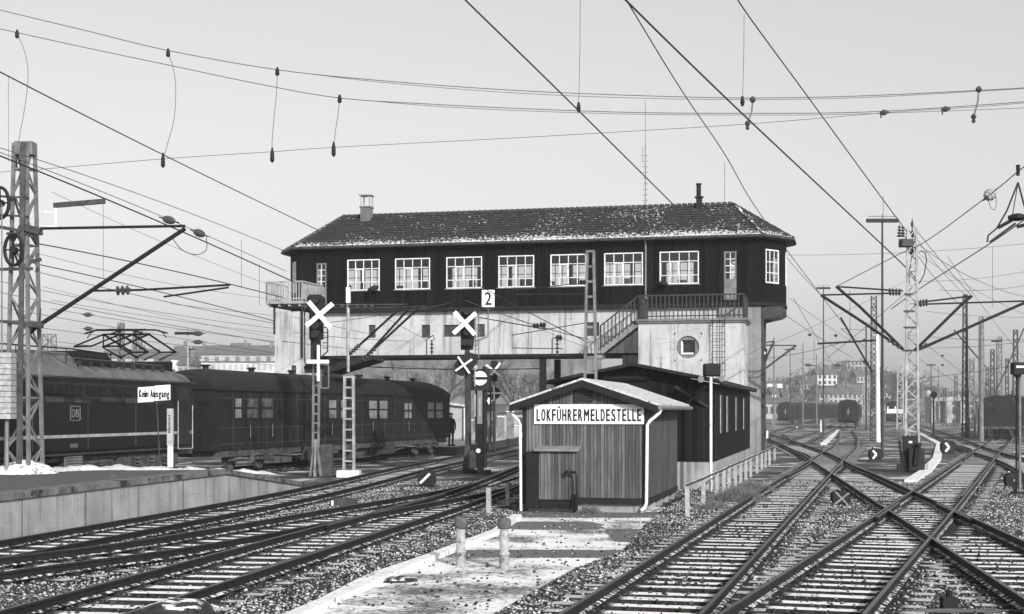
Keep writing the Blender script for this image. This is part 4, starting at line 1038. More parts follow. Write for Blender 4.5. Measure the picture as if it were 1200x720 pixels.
# ---------------- coaches ----------------
def coach(E0,dr,Ln,label,details=True,zt=3.85,zw=3.05,z0=.80,W=2.85,mats=('coach','coach_roof'),group=None,endcross=False,wins=None,name='railway_coach',winm='pane_lt'):
    d=Vector((dr,1,0)).normalized(); n=Vector((-d.y,d.x,0))  # away to the left
    def L(l,s,z): return E0+d*l+n*s+Vector((0,0,z))
    r=thing(name,label,'railway coach',tuple(L(Ln/2,W/2,-.15)),group)
    mb=MB(); mb.prism([(0,z0),(0,zw),(W,zw),(W,z0)],0,Ln,lambda s,z,t:L(t,s,z)); mb.build('body',M[mats[0]],r)
    arc=[(-.05,zw-.02)]+[(W/2-(W/2+.03)*math.cos(a),zw+(zt-zw)*math.sin(a)**.8) for a in np.linspace(.12,math.pi-.12,13)]+[(W+.05,zw-.02)]
    mb=MB(); k=len(arc); stt=[(-.08,.55),(.35,.8),(.9,.93),(1.6,1.0),(Ln-1.6,1.0),(Ln-.9,.93),(Ln-.35,.8),(Ln+.08,.55)]; vs=[];fs=[]
    for l,s_ in stt: vs+=[L(l,a,zw+(z-zw)*s_) for a,z in arc]
    for i in range(len(stt)-1):
        for j in range(k-1): fs.append((i*k+j,i*k+j+1,(i+1)*k+j+1,(i+1)*k+j))
    fs+=[tuple(range(k)),tuple((len(stt)-1)*k+j for j in range(k))]
    mb.add(vs,fs); rf=mb.build('roof',M[mats[1]],r)
    if details:
        mb=MB()
        for i in range(7): l=2+i*(Ln-4)/6; mb.lathe(L(l,W/2,zt-.03),[(.12,0),(.12,.12),(.2,.14),(.16,.2)],8)
        loose(mb,'roof_vent',M['black'],rf)
        mb=MB(); mb.beam(L(0,-.03,zw-.03),L(Ln,-.03,zw-.03),.04,.05); mb.build('rain_gutter',M['black'],r)
    mb=MB(); mb.prism([(0.05,.55),(.05,z0-.003),(W-.05,z0-.003),(W-.05,.55)],.4,Ln-.4,lambda s,z,t:L(t,s,z)); mb.build('underframe',M['under'],r)
    if details:
        mb=MB(); mb.beam(L(5.5,.25,.5),L(Ln/2-2.5,.25,.12),.07); mb.beam(L(Ln/2-2.5,.25,.12),L(Ln/2+2.5,.25,.12),.07); mb.beam(L(Ln/2+2.5,.25,.12),L(Ln-5.5,.25,.5),.07)
        for l in (Ln/2-2.5,Ln/2+2.5): mb.beam(L(l,.25,.12),L(l,.25,.6),.06)
        for l in (Ln/2-4.5,Ln/2+.2): mb.prism([(l,.05),(l+1.9,.05),(l+1.9,.55),(l,.55)],.3,.9,lambda a,z,t:L(a,t,z))
        mb.build('truss_rods',M['under'],r)
    for c_ in (3.2,Ln-3.2):
        b=MB(); b.prism([(c_-1.7,.38),(c_+1.7,.38),(c_+1.5,.68),(c_-1.5,.68)],.15,.3,lambda l,z,t:L(l,t,z))
        for dd in (-1.25,1.25): b.lathe(L(c_+dd,.14,.47),[(.17,-.05),(.17,.05)],10,(d,Vector((0,0,1)),n))
        b.lathe(L(c_,.12,.3),[(.14,0),(.14,.3)],8); bo=b.build('bogie',M['under'],r)
        for dd in (-1.25,1.25):
            w_=MB(); w_.lathe(L(c_+dd,.42,.47),[(.47,-.06),(.49,.07),(.2,.09)],20,(d,Vector((0,0,1)),n)); w_.build('wheel',M['under'],bo)
    mb=MB()
    for l,sg in ((0,-1),(Ln,1)):
        for s in (.55,W-.55): mb.lathe(L(l,s,1.0),[(.07,0),(.07,.35),(.21,.36),(.22,.42)],10,(n,Vector((0,0,1)),d*sg))
    loose(mb,'buffer',M['black'],r)
    if endcross:
        mb=MB(); mb.prism([(W*.30,.95),(W*.70,.95),(W*.70,2.95),(W*.30,2.95)],-.35,-.003,lambda s,z,t:L(t,s,z)); dd=mb.build('gangway',M['black'],r)
        mb=MB(); mb.prism([(W*.5-.03,1.7),(W*.5+.03,1.7),(W*.5+.03,2.7),(W*.5-.03,2.7)],-.36,-.353,lambda s,z,t:L(t,s,z)); mb.prism([(W*.40,2.15),(W*.6,2.15),(W*.6,2.2),(W*.40,2.2)],-.366,-.361,lambda s,z,t:L(t,s,z)); mb.build('safety_bar',M['steel_lt'],dd)
    for wn in (wins or []):
        l0,l1,za,zb,panes=wn[:5]
        f=MB(); f.prism([(l0,za),(l1,za),(l1,zb),(l0,zb)],-.012,.0,lambda l,z,t:L(l,t,z)); fw=f.build('window',M['dark'],r)
        p=MB(); cw=(l1-l0)/panes[0]; rh=(zb-za)/panes[1]
        for i in range(panes[0]):
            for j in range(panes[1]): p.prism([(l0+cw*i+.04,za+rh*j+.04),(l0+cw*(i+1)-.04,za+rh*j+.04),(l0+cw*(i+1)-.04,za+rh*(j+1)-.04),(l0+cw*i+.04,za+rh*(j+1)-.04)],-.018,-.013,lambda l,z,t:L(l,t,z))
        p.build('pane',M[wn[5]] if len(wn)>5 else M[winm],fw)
    return r,L,d,n
CE=Vector((-10.78,51.6,0)); cdv=Vector((.28,1,0)).normalized()
def cl(px): q=onp(px,480,CE,cdv); return (q-CE).dot(cdv)
ws=[]
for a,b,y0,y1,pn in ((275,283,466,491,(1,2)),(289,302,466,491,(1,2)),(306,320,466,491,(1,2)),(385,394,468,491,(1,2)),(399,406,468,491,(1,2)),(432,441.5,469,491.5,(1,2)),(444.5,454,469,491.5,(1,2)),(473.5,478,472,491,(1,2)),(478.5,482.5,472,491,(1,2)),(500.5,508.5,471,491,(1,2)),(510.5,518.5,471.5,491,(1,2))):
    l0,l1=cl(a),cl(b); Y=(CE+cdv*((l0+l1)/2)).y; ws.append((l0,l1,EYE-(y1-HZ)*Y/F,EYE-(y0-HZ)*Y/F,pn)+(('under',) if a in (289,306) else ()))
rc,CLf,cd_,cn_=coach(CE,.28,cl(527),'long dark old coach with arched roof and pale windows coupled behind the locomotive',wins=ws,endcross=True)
mb=MB()
for a,b in ((288,306),(306,322),(430,444),(444,456),(471,485),(384,408)):
    for x in (a,b): l=cl(x); mb.prism([(l-.02,.85),(l+.02,.85),(l+.02,3.0),(l-.02,3.0)],-.015,.0,lambda l,z,t:CLf(l,t,z))
loose(mb,'door_post',M['black'],rc)
mb=MB(); 
for x in (352,357,363): l=cl(x); mb.tube([CLf(l,-.08,1.0),CLf(l,-.08,2.6)],.02,5)
for (x0,y0,x1,y1) in ((424,465,443,520),(287,497,302,522)):
    Y0=(CE+cdv*cl(x0)).y;Y1=(CE+cdv*cl(x1)).y; mb.tube([CLf(cl(x0),-.03,EYE-(y0-HZ)*Y0/F),CLf(cl(x1),-.03,EYE-(y1-HZ)*Y1/F)],.015,5)
loose(mb,'handrail',M['black'],rc)
mb=MB()
for x in (280,345,388,480,514):
    l=cl(x); mb.prism([(l,.45),(l+.6,.45),(l+.6,.5),(l,.5)],-.1,.2,lambda l,z,t:CLf(l,t,z))
loose(mb,'step',M['steel'],rc)
mb=MB(); Lc=cl(527)
for i in range(1,19):
    l=Lc*i/19; mb.prism([(l,.84),(l+.02,.84),(l+.02,3.0),(l,3.0)],-.008,-.001,lambda l_,z,t:CLf(l_,t,z))
for z in (1.02,1.62,2.72): mb.prism([(.3,z),(Lc-.3,z),(Lc-.3,z+.02),(.3,z+.02)],-.010,-.001,lambda l_,z_,t:CLf(l_,t,z_))
mb.build('panel_seams',M['under'],rc)
for x in (292,318,388,436,478): 
    l=cl(x); mb=MB(); mb.tube([CLf(l,-.06,1.25),CLf(l,-.06,1.75)],.014,5); mb.build('door_handle',M['steel'],rc)
mb=MB()
for i in range(9):
    l=2.0+i*(Lc-4)/8; mb.beam(CLf(l,-.0,.50),CLf(l,-.0,.80),.08,.05)
loose(mb,'frame_bracket',M['under'],rc)
for l in (8.2,17.3): mb=MB(); mb.prism([(l,.2),(l+1.4,.2),(l+1.4,.72),(l,.72)],-.02,.5,lambda l_,z,t:CLf(l_,t,z)); mb.build('battery_box',M['steel_dk'],rc)
# distant coaches on the right
def far_coach(px0,px1,y_top,y_bot,slope,Ln,label,grp='coaches standing in the background',**k):
    Y=F*3.95/(y_bot-y_top); E0=Vector(((px1-600)/F*Y,Y,0)); return coach(E0,slope,Ln,label,details=False,endcross=True,group=grp,zt=3.95,W=2.85,mats=k.get('mats',('coach','coach_roof')))[0]
far_coach(985,1006,470.5,503,.25,26,'lone coach seen end on at the far end of the curving track')
far_coach(914,930,473,499,.26,26,'far coach end nearest the brick pier in the hazy background')
for i,(px,Y,sl) in enumerate(((936,262,.40),(950,292,.52),(972,328,.62))):
    E0=Vector(((px-600)/F*Y,Y,0)); coach(E0,sl,24,['first of the hazy coaches in a row left of the lone coach','middle one of the hazy coaches in a row left of the lone coach','last of the hazy coaches in a row left of the lone coach'][i],details=False,group='coaches standing in the background',zt=3.9)
# far loco front with pale upper half
Y=225; E0=Vector(((1060-600)/F*Y,Y,0)); rr_,LL,dd_,nn_=coach(E0,.30,16,'far locomotive with pale cab front behind the lattice mast',details=False,zt=3.9,group=None,name='far_locomotive',mats=('loco_mid','coach_roof')); rr_['category']='locomotive'
mb=MB(); mb.prism([(.1,1.9),(2.75,1.9),(2.6,3.2),(.25,3.2)],-.03,-.003,lambda s,z,t:LL(t,s,z)); c=mb.build('cab_front',M['offwhite'],rr_)
mb=MB(); mb.prism([(.35,2.6),(1.3,2.6),(1.3,3.05),(.4,3.05)],-.05,-.033,lambda s,z,t:LL(t,s,z)); mb.prism([(1.5,2.6),(2.5,2.6),(2.4,3.05),(1.5,3.05)],-.05,-.033,lambda s,z,t:LL(t,s,z)); mb.build('windscreen',M['dglass'],c)
# freight wagons far right
for i in range(4):
    Y=118+i*15; x=(1150-600)/F*118+ i*15*.42; E0=Vector((x+2.8,Y,0))
    d=Vector((.42,1,0)).normalized(); n=Vector((-d.y,d.x,0)); L=lambda l,s,z,E0=E0,d=d,n=n:E0+d*l+n*s+Vector((0,0,z))
    r=thing('freight_wagon',['nearest dark freight wagon behind the right masts','second dark freight wagon behind the right masts','third dark freight wagon behind the right masts','farthest dark freight wagon behind the right masts'][i],'freight wagon',tuple(L(6,1.4,-.1)),'freight wagons on the right')
    mb=MB(); mb.prism([(0,1.0),(0,2.9),(.4,3.4),(1.4,3.6),(2.4,3.4),(2.8,2.9),(2.8,1.0)],0,13.2,lambda s,z,t:L(t,s,z)); mb.build('body',M['wagon'],r)
    mb=MB(); mb.prism([(.1,.75),(2.7,.75),(2.7,.997),(.1,.997)],-.3,13.5,lambda s,z,t:L(t,s,z)); mb.build('frame',M['under'],r)
    for l in (2.4,10.8):
        for s in (.4,2.4): w_=MB(); w_.lathe(L(l,s,.47),[(.47,-.06),(.49,.07)],16,(d,Vector((0,0,1)),n)); w_.build('wheel',M['under'],r)
# second row of wagons (near right edge)
for i in range(3):
    Y=122+i*15; E0=Vector((44.2+i*15*.40,Y,0))
    d=Vector((.40,1,0)).normalized(); n=Vector((-d.y,d.x,0)); L=lambda l,s,z,E0=E0,d=d,n=n:E0+d*l+n*s+Vector((0,0,z))
    r=thing('freight_wagon',['dark wagon at the right edge of the yard','dark wagon second from the right edge','dark wagon third from the right edge'][i],'freight wagon',tuple(L(6,1.4,-.1)),'freight wagons on the right')
    mb=MB(); mb.prism([(0,1.0),(0,3.0),(.4,3.5),(1.4,3.7),(2.4,3.5),(2.8,3.0),(2.8,1.0)],0,13.2,lambda s,z,t:L(t,s,z)); mb.build('body',M['wagon'],r)
    mb=MB(); mb.prism([(.1,.75),(2.7,.75),(2.7,.997),(.1,.997)],-.3,13.5,lambda s,z,t:L(t,s,z)); mb.build('frame',M['under'],r)
    for l in (2.4,10.8):
        for s in (.4,2.4): w_=MB(); w_.lathe(L(l,s,.47),[(.47,-.06),(.49,.07)],16,(d,Vector((0,0,1)),n)); w_.build('wheel',M['under'],r)
# ---------------- masts ----------------
def lattice(label,base,w0,w1,h,n,mat,name='lattice_mast',ang=ANG,leg=.07,br=.045,group=None,face2=True,cat='mast'):
    b=Vector(base); r=thing(name,label,cat,tuple(b),group); c,s=math.cos(ang),-math.sin(ang)
    ex=Vector((c,s,0)); ey=Vector((-s,c,0))
    def C(i,z): 
        w=(w0+(w1-w0)*z/h)/2; sx,sy=((-1,-1),(1,-1),(1,1),(-1,1))[i]; return b+ex*(sx*w)+ey*(sy*w)+Vector((0,0,z))
    for i in range(4):
        mb=MB(); mb.beam(C(i,0),C(i,h),leg,leg); mb.build('leg',mat,r)
    mb=MB(); 
    for i in range(4):
        j=(i+1)%4
        for k in range(n):
            za,zb=h*k/n,h*(k+1)/n; a,b_=(C(i,za),C(j,zb)) if (k+i)%2 else (C(j,za),C(i,zb)); mb.beam(a,b_,br,br)
            if k%3==2: mb.beam(C(i,zb),C(j,zb),br,br)
    mb.build('lattice_bracing',mat,r); return r,C
def ladder_mast(label,base,w0,w1,h,n,mat,group=None,leg=.06,name='ladder_mast',d=None):
    """two channels with rungs"""
    b=Vector(base); r=thing(name,label,'mast',tuple(b),group)
    for s in (-1,1): mb=MB(); mb.beam(b+V3*(s*w0/2),b+V3*(s*w1/2)+Vector((0,0,h)),leg,leg*1.8,up=U3); mb.build('leg',mat,r)
    mb=MB()
    for k in range(1,n+1):
        z=h*k/n-.02; w=w0+(w1-w0)*z/h; mb.beam(b-V3*(w/2)+Vector((0,0,z)),b+V3*(w/2)+Vector((0,0,z)),.06,.07)
    mb.build('rungs',mat,r); return r
# left big mast
ML=(-12.34,36.0,.66); rM,CM=lattice('tall grey lattice mast on the low platform at the left edge',ML,.64,.36,8.35,13,M['steel'],leg=.08,br=.04)
mb=MB(); b=Vector(ML); mb.box((b.x-.75,35.4,.60),(b.x+.75,36.6,.68)); mb.lathe((b.x,36,.68),[(.85,0),(.6,.18),(.2,.32),(.05,.34)],12); mb.build('mound',M['conc_snow'],rM)
mb=MB()
for k in range(2): mb.beam((b.x-.0,35.6,.7),(b.x+.08,35.7,9.0),.13,.05)
mb.build('cable_channel',M['steel'],rM); mb=MB(); mb.box((b.x-.20,35.82,8.72),(b.x+.26,36.2,9.05)); mb.build('head_plate',M['steel'],rM)
# lamp bracket, pulley wheels
def at36(px,py): return at(px,py,36)
mb=MB(); mb.tube([at36(47,249),at36(65,250)],.02,6); mb.tube([at36(47,265),at36(65,266)],.02,6); mb.tube([at36(65,241),at36(65,267)],.035,6); mb.build('lamp_bracket',M['white'],rM)
mb=MB(); a,b_=at36(63,241),at36(123,236); mb.beam(a,b_,.10,.12); mb.build('lamp_tube',M['steel_dk'],rM)
for px,py,rr0 in ((0,238,.30),(16,293,.30)):
    mb=MB(); c=at(px,py,35.6); N_=20; mb.tube([c+Vector((math.cos(t)*rr0*.75,0,math.sin(t)*rr0*1.3)) for t in np.linspace(0,2*math.pi,N_)],.045,6)
    for t in (0,1.57,3.14,4.71): mb.tube([c,c+Vector((math.cos(t)*rr0*.75,0,math.sin(t)*rr0*1.3))],.02,5)
    mb.lathe(c+Vector((0,-.08,0)),[(.09,0),(.09,.2)],10,'y'); w_=mb.build('tension_wheel',M['black'],rM)
mb=MB(); 
for (x0,y0,x1,y1,wd) in ((-5,230,34,232,.06),(-5,252,34,254,.06),(8,274,50,274,.08),(-12,264,30,272,.10),(-5,316,38,315,.09),(36,307,48,304,.10),(30,267,48,272,.22),(-5,376,44,381,.09),(32,380,50,382,.16)): mb.beam(at(x0,y0,35.7),at(x1,y1,35.7),wd,wd*.8)
loose(mb,'cross_arm',M['steel_dk'],rM)
mb=MB(); mb.tube([at36(22,400),at(36,385,36),at36(45,382),at36(48,362)],.015,5); mb.build('cable_loop',M['wire'],rM)
# tension weights (stack of concrete blocks) at far left
r=thing('tension_weight','stack of pale concrete tension weights hanging beside the left mast','tension weight',tuple(at(7,491,35.2)))
mb=MB(); c0=at(8,491,35.2); c1=at(8,413,35.2); nblk=12
for i in range(nblk):
    z0=c0.z+(c1.z-c0.z)*i/nblk; z1=c0.z+(c1.z-c0.z)*(i+1)/nblk-.015; mb.box((c0.x-.24,35.0,z0),(c0.x+.17,35.4,z1))
mb.build('weight_block',M['post'],r)
mb=MB(); mb.tube([at(2,413,35.2),at(2,240,35.2)],.02,5); mb.tube([at(8,548,35.2),at(8,491,35.2)],.05,6); mb.build('hanging_rod',M['steel'],r)
# cantilever 1
cm=rM
def cantilever(label,pts_strut,pts_tie,root=None,rs=.055,rt=.035,Y=36,ins=(),Ym=None,mat='black'):
    r=thing('cantilever_arm',label,'catenary arm',tuple(at(*pts_strut[0],Y)))
    mb=MB(); mb.tube([at(x,y,Y) for x,y in pts_strut],rs,8); mb.build('strut_tube',M[mat],r)
    mb=MB(); mb.tube([at(x,y,Y) for x,y in pts_tie],rt,8); mb.build('tie_tube',M[mat],r)
    for (x0,y0,x1,y1,rad,k) in ins:
        mb=MB(); a=at(x0,y0,Y); b=at(x1,y1,Y); P=[];rr=[]
        for i in range(k*4+1):
            P.append(a.lerp(b,i/(k*4))); rr.append(rad if i%4 in (1,2) else rad*.4)
        mb.tube(P,rr,10); mb.build('insulator',M['insul'],r)
    return r
cantilever('large diagonal catenary arm reaching right from the left lattice mast',[(33,392),(42,384),(217,268)],[(47,268),(217,265)],Y=35.9)
cantilever('second catenary arm with three insulator discs beyond the left mast',[(192,348),(268,337)],[(108,341),(165,340),(270,334)],Y=44,rs=.03,ins=((136,341,153,340,.15,3),))
# right lattice mast M2
bM=gnd(1066,552,-.2); bM=Vector((bM.x,58,-.2)); rm2,C2=lattice('tall pale lattice mast with dark boxes at its foot between the right tracks',(bM.x,58,.1),.52,.34,9.6,22,M['steel_lt'],leg=.085,br=.04)
mb=MB(); mb.box((bM.x-.5,57.5,-.25),(bM.x+.5,58.5,.10)); mb.build('footing',M['conc'],rm2)
Y=57.3
mb=MB(); a=at(1058,545,Y);b=at(1075,511,Y); mb.box((a.x,Y-.1,a.z),(b.x,Y+.05,b.z)); f=mb.build('switch_box',M['black'],rm2); mb=MB(); a=at(1064,519.5,Y);b=at(1068,517,Y); mb.box((a.x,Y-.12,a.z),(b.x,Y-.103,b.z)); mb.build('plate',M['white'],f)
mb=MB()
for (x0,y0,x1,y1) in ((1054,517,1057,545),(1057,530,1060,545),(1078,519,1075,545),(1074,525,1072,545)): mb.beam(at(x0,y0,Y-.3),at(x1,y1,Y-.3),.09,.5)
mb.box((bM.x-.42,Y-.4,-.15),(bM.x+.2,Y+.1,.75)); mb.build('point_machine',M['black'],rm2)
mb=MB(); Y=58
for (x,y,w_) in ((1066,365,14),(1066,384,14),(1065,345,10),(1066,411,16)): mb.beam(at(x-w_/2,y,57.8),at(x+w_/2,y,57.8),.07,.08)
loose(mb,'cross_arm',M['steel_dk'],rm2)
mb=MB()
for (x,y0,y1,rad) in ((1069,300,256,.06),(1054,278,264,.07),(1058,278,265,.07),(1063,284,268,.05)):
    a=at(x,y0,58);b=at(x,y1,58);P=[a.lerp(b,i/16) for i in range(17)]; mb.tube(P,[rad*(1.7 if i%4 in(1,2) else .6)*(1-.5*i/16) for i in range(17)],8)
mb.build('insulator',M['insul'],rm2)
mb=MB(); a=at(1056,289,57.8);b=at(1069,281,57.8); mb.box((a.x,57.6,a.z),(b.x,58.2,b.z)); mb.beam(at(1053,281,58),at(1071,280,58),.06,.05); mb.build('switch_gear',M['steel_dk'],rm2)
mb=MB(); mb.tube([at(x,y,57.9) for x,y in ((1071,289),(1075,298),(1080,294),(1084,297),(1086,305),(1083,322),(1077,333))],.022,6); mb.tube([at(x,y,57.9) for x,y in ((1070,292),(1067,310),(1065,320),(1066,335))],.018,6); mb.build('jumper_cable',M['wire'],rm2)
for (lab,st,ti,ins) in (
 ('left upper catenary arm of the right lattice mast',[(962,346),(1004,373),(1059,410)],[(962,346),(1041,344),(1056,344)],((1042,344,1056,344,.10,4),(1040,398,1057,409,.08,3))),
 ('left inner catenary arm of the right lattice mast',[(980,336),(1008,360),(1057,408)],[(980,336),(1040,340),(1058,341)],((1041,340.5,1057,341,.09,4),)),
 ('right inner catenary arm reaching up to the small round clamp',[(1072,411),(1128,356),(1139,347)],[(1074,355),(1139,347)],((1074,354.5,1088,353,.10,4),)),
 ('right long catenary arm running out of the picture',[(1074,411),(1187,361),(1215,349)],[(1072,357),(1200,353),(1215,352)],((1074,358,1088,356,.10,4),(1074,410,1088,403,.08,3)))):
    cantilever(lab,st,ti,Y=57.9,rs=.06,rt=.035,ins=ins)
# left end of right arms: horizontal tubes with pods
cantilever('low catenary arm left of the tall lamp poles',[(985,372),(1022,436)],[(958,403),(1010,400),(1026,399)],Y=74,rs=.05,rt=.05)
# tall T lamps
def tlamp(label,px,ytop,ybase,half,Y=None,rad=.07,group='tall T shaped yard lamps',mat='steel_dk'):
    Y=Y or F*2.4/(ybase-HZ); b=at(px,ybase,Y); b.z=-.2; t=at(px,ytop,Y); r=thing('yard_lamp',label,'lamp post',tuple(b),group)
    mb=MB(); mb.tube([b,(b.x,b.y,t.z)],[rad*1.3,rad*.7],8); mb.build('pole',M[mat],r)
    mb=MB(); w_=half*Y/F; mb.box((t.x-w_,Y-.12,t.z-.08),(t.x+w_,Y+.12,t.z+.10)); mb.build('lamp_head',M['dark'],r)
    mb=MB(); mb.box((t.x-w_*.9,Y-.05,t.z+.22),(t.x+w_*.9,Y+.05,t.z+.25)); mb.tube([(t.x,Y,t.z),(t.x,Y,t.z+.35)],.03,5); mb.build('lamp_hood',M['steel'],r); return r
tlamp('tall T shaped yard lamp standing left of the pale lattice mast',1034,259,536,18.5)
lamps=[(220,391,440,15,95,'T shaped lamp behind the dark coach roof','steel_lt'),(1132,348,505,3,130,'hazy T lamp among the right masts','steel_dk'),(1168,400,500,6,150,'hazy low T lamp near the right edge','steel_dk'),(965,338,505,8,140,'hazy T lamp above the lone coach','steel_dk'),(1091,428,500,5,200,'small far lamp right of the lattice mast','steel_dk'),(926,410,497,6,230,'far T lamp left of the white house','steel_dk')]
for px,yt,yb,hf,Y,lab,mt in lamps: tlamp(lab,px,yt,yb,hf,Y,.07,mat=mt)
# pale pole + dark lattice pair
r=thing('tube_mast','bright white tubular mast beside the T lamp','mast',tuple(at(1029,517,112))); mb=MB(); mb.tube([(at(1029,517,112).x,112,-.2),at(1028,392,112)],[.20,.14],8); mb.build('pole',M['offwhite'],r)
lattice('dark lattice mast just left of the bright tubular mast',(at(1024,514,118).x,118,-.2),.55,.4,12,26,M['steel_dk'],leg=.1,br=.06)
lattice('slender pale far lattice mast beside the far locomotive',(at(1055,492,190).x,190,-.2),.9,.6,9,16,M['steel_lt'],leg=.14,br=.08)
# background mast forest, right
FM=[(1131,346,508,130,'dk',.5),(1139,420,508,135,'md',.55),(1150,372,506,128,'md',.5),(1163,410,503,150,'dk',.5),(1172,395,503,158,'md',.5),(1190,387,503,142,'dk',.55),(1107,455,498,240,'dk',.6),(1120,440,498,230,'dk',.6),
    (907,395,505,175,'md',.35),(941,402,500,220,'md',.35),(957,415,500,250,'md',.35),(1015,378,503,180,'dk',.35),(1018,440,500,230,'lt',.5),(1012,450,498,260,'lt',.5),(992,420,498,300,'md',.4),(1082,445,498,260,'md',.5),(1100,430,498,300,'md',.4),(1180,420,500,190,'dk',.5),(1157,430,500,210,'dk',.5)]
names=['behind the right lattice mast','beyond the long right arm','near the freight wagons','among the hazy wires','close to the right edge','over the wagons','by the far bridge','beyond the far bridge','beside the brick pier','left of the white house','below the white house','above the lone coach','right of the lone coach','far right of the lone coach','in front of the hill','right of the lattice mast foot','over the far tracks','behind the wagons','between two dark masts']
for (px,yt,yb,Y,c,wd),nm in zip(FM,names):
    m_={'dk':M['steel_dk'],'lt':M['steel_lt'],'md':M['steel']}[c]; b=at(px,yb,Y); h=at(px,yt,Y).z+.2
    if wd>.45: lattice('hazy lattice mast '+nm,(b.x,Y,-.2),wd,wd*.65,h,max(8,int(h/.7)),m_,leg=.10,br=.07,group='catenary masts in the background')
    else:
        r=thing('catenary_mast','hazy slim mast '+nm,'mast',(b.x,Y,-.2),'catenary masts in the background'); mb=MB(); mb.tube([(b.x,Y,-.2),(b.x,Y,h-.2)],[.14,.09],6); mb.build('pole',m_,r)
        mb=MB(); mb.beam((b.x,Y,h-1.2),(b.x-3.2,Y,h-1.0),.06); mb.beam((b.x,Y,h-3.4),(b.x-3.2,Y,h-1.0),.07); mb.build('arm',m_,r)
# right-hand cantilevers in the haze
for (lab,a,b,c,Y) in (('hazy catenary arm hooking down left of the right masts',(1118,387),(1155,430),(1118,387),130),('hazy catenary arm at the right edge',(1200,385),(1167,460),(1150,445),140),('hazy catenary arm behind the brick pier',(893,435),(933,405),(895,405),90),('hazy low arm rising behind the pier',(893,432),(907,400),(895,402),84)):
    r=thing('cantilever_arm',lab,'catenary arm',tuple(at(*a,Y))); mb=MB(); mb.tube([at(*a,Y),at(*b,Y)],.07,6); mb.build('strut_tube',M['steel_dk'],r); mb=MB(); mb.tube([at(*c,Y),at(*b,Y)],.045,6); mb.build('tie_tube',M['steel_dk'],r)
r=thing('tube_mast','pale slim mast standing in front of the freight wagons','mast',tuple(at(1150,501,115))); b=at(1150,501,115); mb=MB(); mb.tube([(b.x,115,-.2),(b.x,115,at(1149,380,115).z)],[.2,.14],8); mb.build('pole',M['steel'],r)
# left background masts
for (px,yt,yb,Y,wd,lab) in ((142,378,430,120,.45,'hazy lattice mast behind the pantograph'),(161,388,435,105,.55,'hazy lattice mast right behind the pantograph'),(58,392,412,150,1.2,'wide hazy lattice top beside the left mast'),(462,420,500,110,.55,'hazy lattice mast seen under the deck')):
    b=at(px,yb,Y); h=at(px,yt,Y).z+.2; lattice(lab,(b.x,Y,-.2),wd,wd*.8,h,max(8,int(h/.7)),M['steel'],leg=.09,br=.06)
# ladder mast on block with cables (408)
b=at(409,552,53.4); rL=ladder_mast('riveted ladder shaped mast on a white concrete block before the coach',(b.x,53.4,0),.40,.34,3.55,9,M['steel_lt'],leg=.075)
mb=MB(); mb.box((b.x-.42,53.0,-.3),(b.x+.42,53.8,.03)); mb.build('footing',M['offwhite'],rL)
mb=MB(); t=at(408,430,53.4); mb.tube([(t.x,53.4,t.z-.2),at(408,338,53.4)],.06,8); mb.build('top_pole',M['steel_lt'],rL)
mb=MB(); 
for (x,y0,y1) in ((408,355,337),): a=at(x-2.3,y0,53.3);c=at(x+2.3,y1,53.3); mb.box((a.x,53.25,a.z),(c.x,53.5,c.z))
mb.build('end_weight',M['offwhite'],rL)
for i,(p,q) in enumerate((((412,413),(476,355)),((427,420),(479,362)),((430,417),(493,359)))):
    cantilever(['upper of the three slanting arms above the ladder mast','middle of the three slanting arms above the ladder mast','lower of the three slanting arms above the ladder mast'][i],[p,q],[(p[0]-4,p[1]+4),p],Y=53.4,rs=.045,rt=.05,ins=((p[0]-2,p[1]+2,p[0]+10,p[1]-9,.10,4),))
mb=MB(); mb.tube([at(352,356.5,53.4),at(400,357.5,53.4),at(478,357,53.4)],.03,6); mb.tube([at(378,361,53.4),at(440,361,53.4),at(500,359,53.4)],.025,6)
for x in range(382,440,9): mb.lathe(at(x,359,53.4),[(.05,-.08),(.09,0),(.05,.08)],7)
loose(mb,'cross_arm',M['steel_dk'],rL)
# long horizontal insulators etc at deck height
# ladder mast behind shed (692)
b=at(692,446,42.6); rl2=ladder_mast('riveted ladder shaped mast rising behind the small shed roof',(b.x,42.6,-.2),.46,.20,at(692,294,42.6).z+.2,16,M['steel'],leg=.07)
mb=MB(); mb.box((b.x-.4,42.2,-.3),(b.x+.4,43.0,-.02)); mb.build('footing',M['conc'],rl2)
mb=MB(); 
for (x0,y0,x1,y1) in ((600,341,690,331),(604,345,690,345),(600,393,690,378),(600,408,660,409)): mb.tube([at(x0,y0,42.6),at(x1,y1,42.6)],.014,5)
for (x,y) in ((636,381),(628,382),(683,331),(655,396)): mb.lathe(at(x,y,42.6),[(.03,-.1),(.09,-.05),(.05,0),(.09,.05),(.03,.1)],8,'x')
mb.build('wire_anchor',M['wire'],rl2)
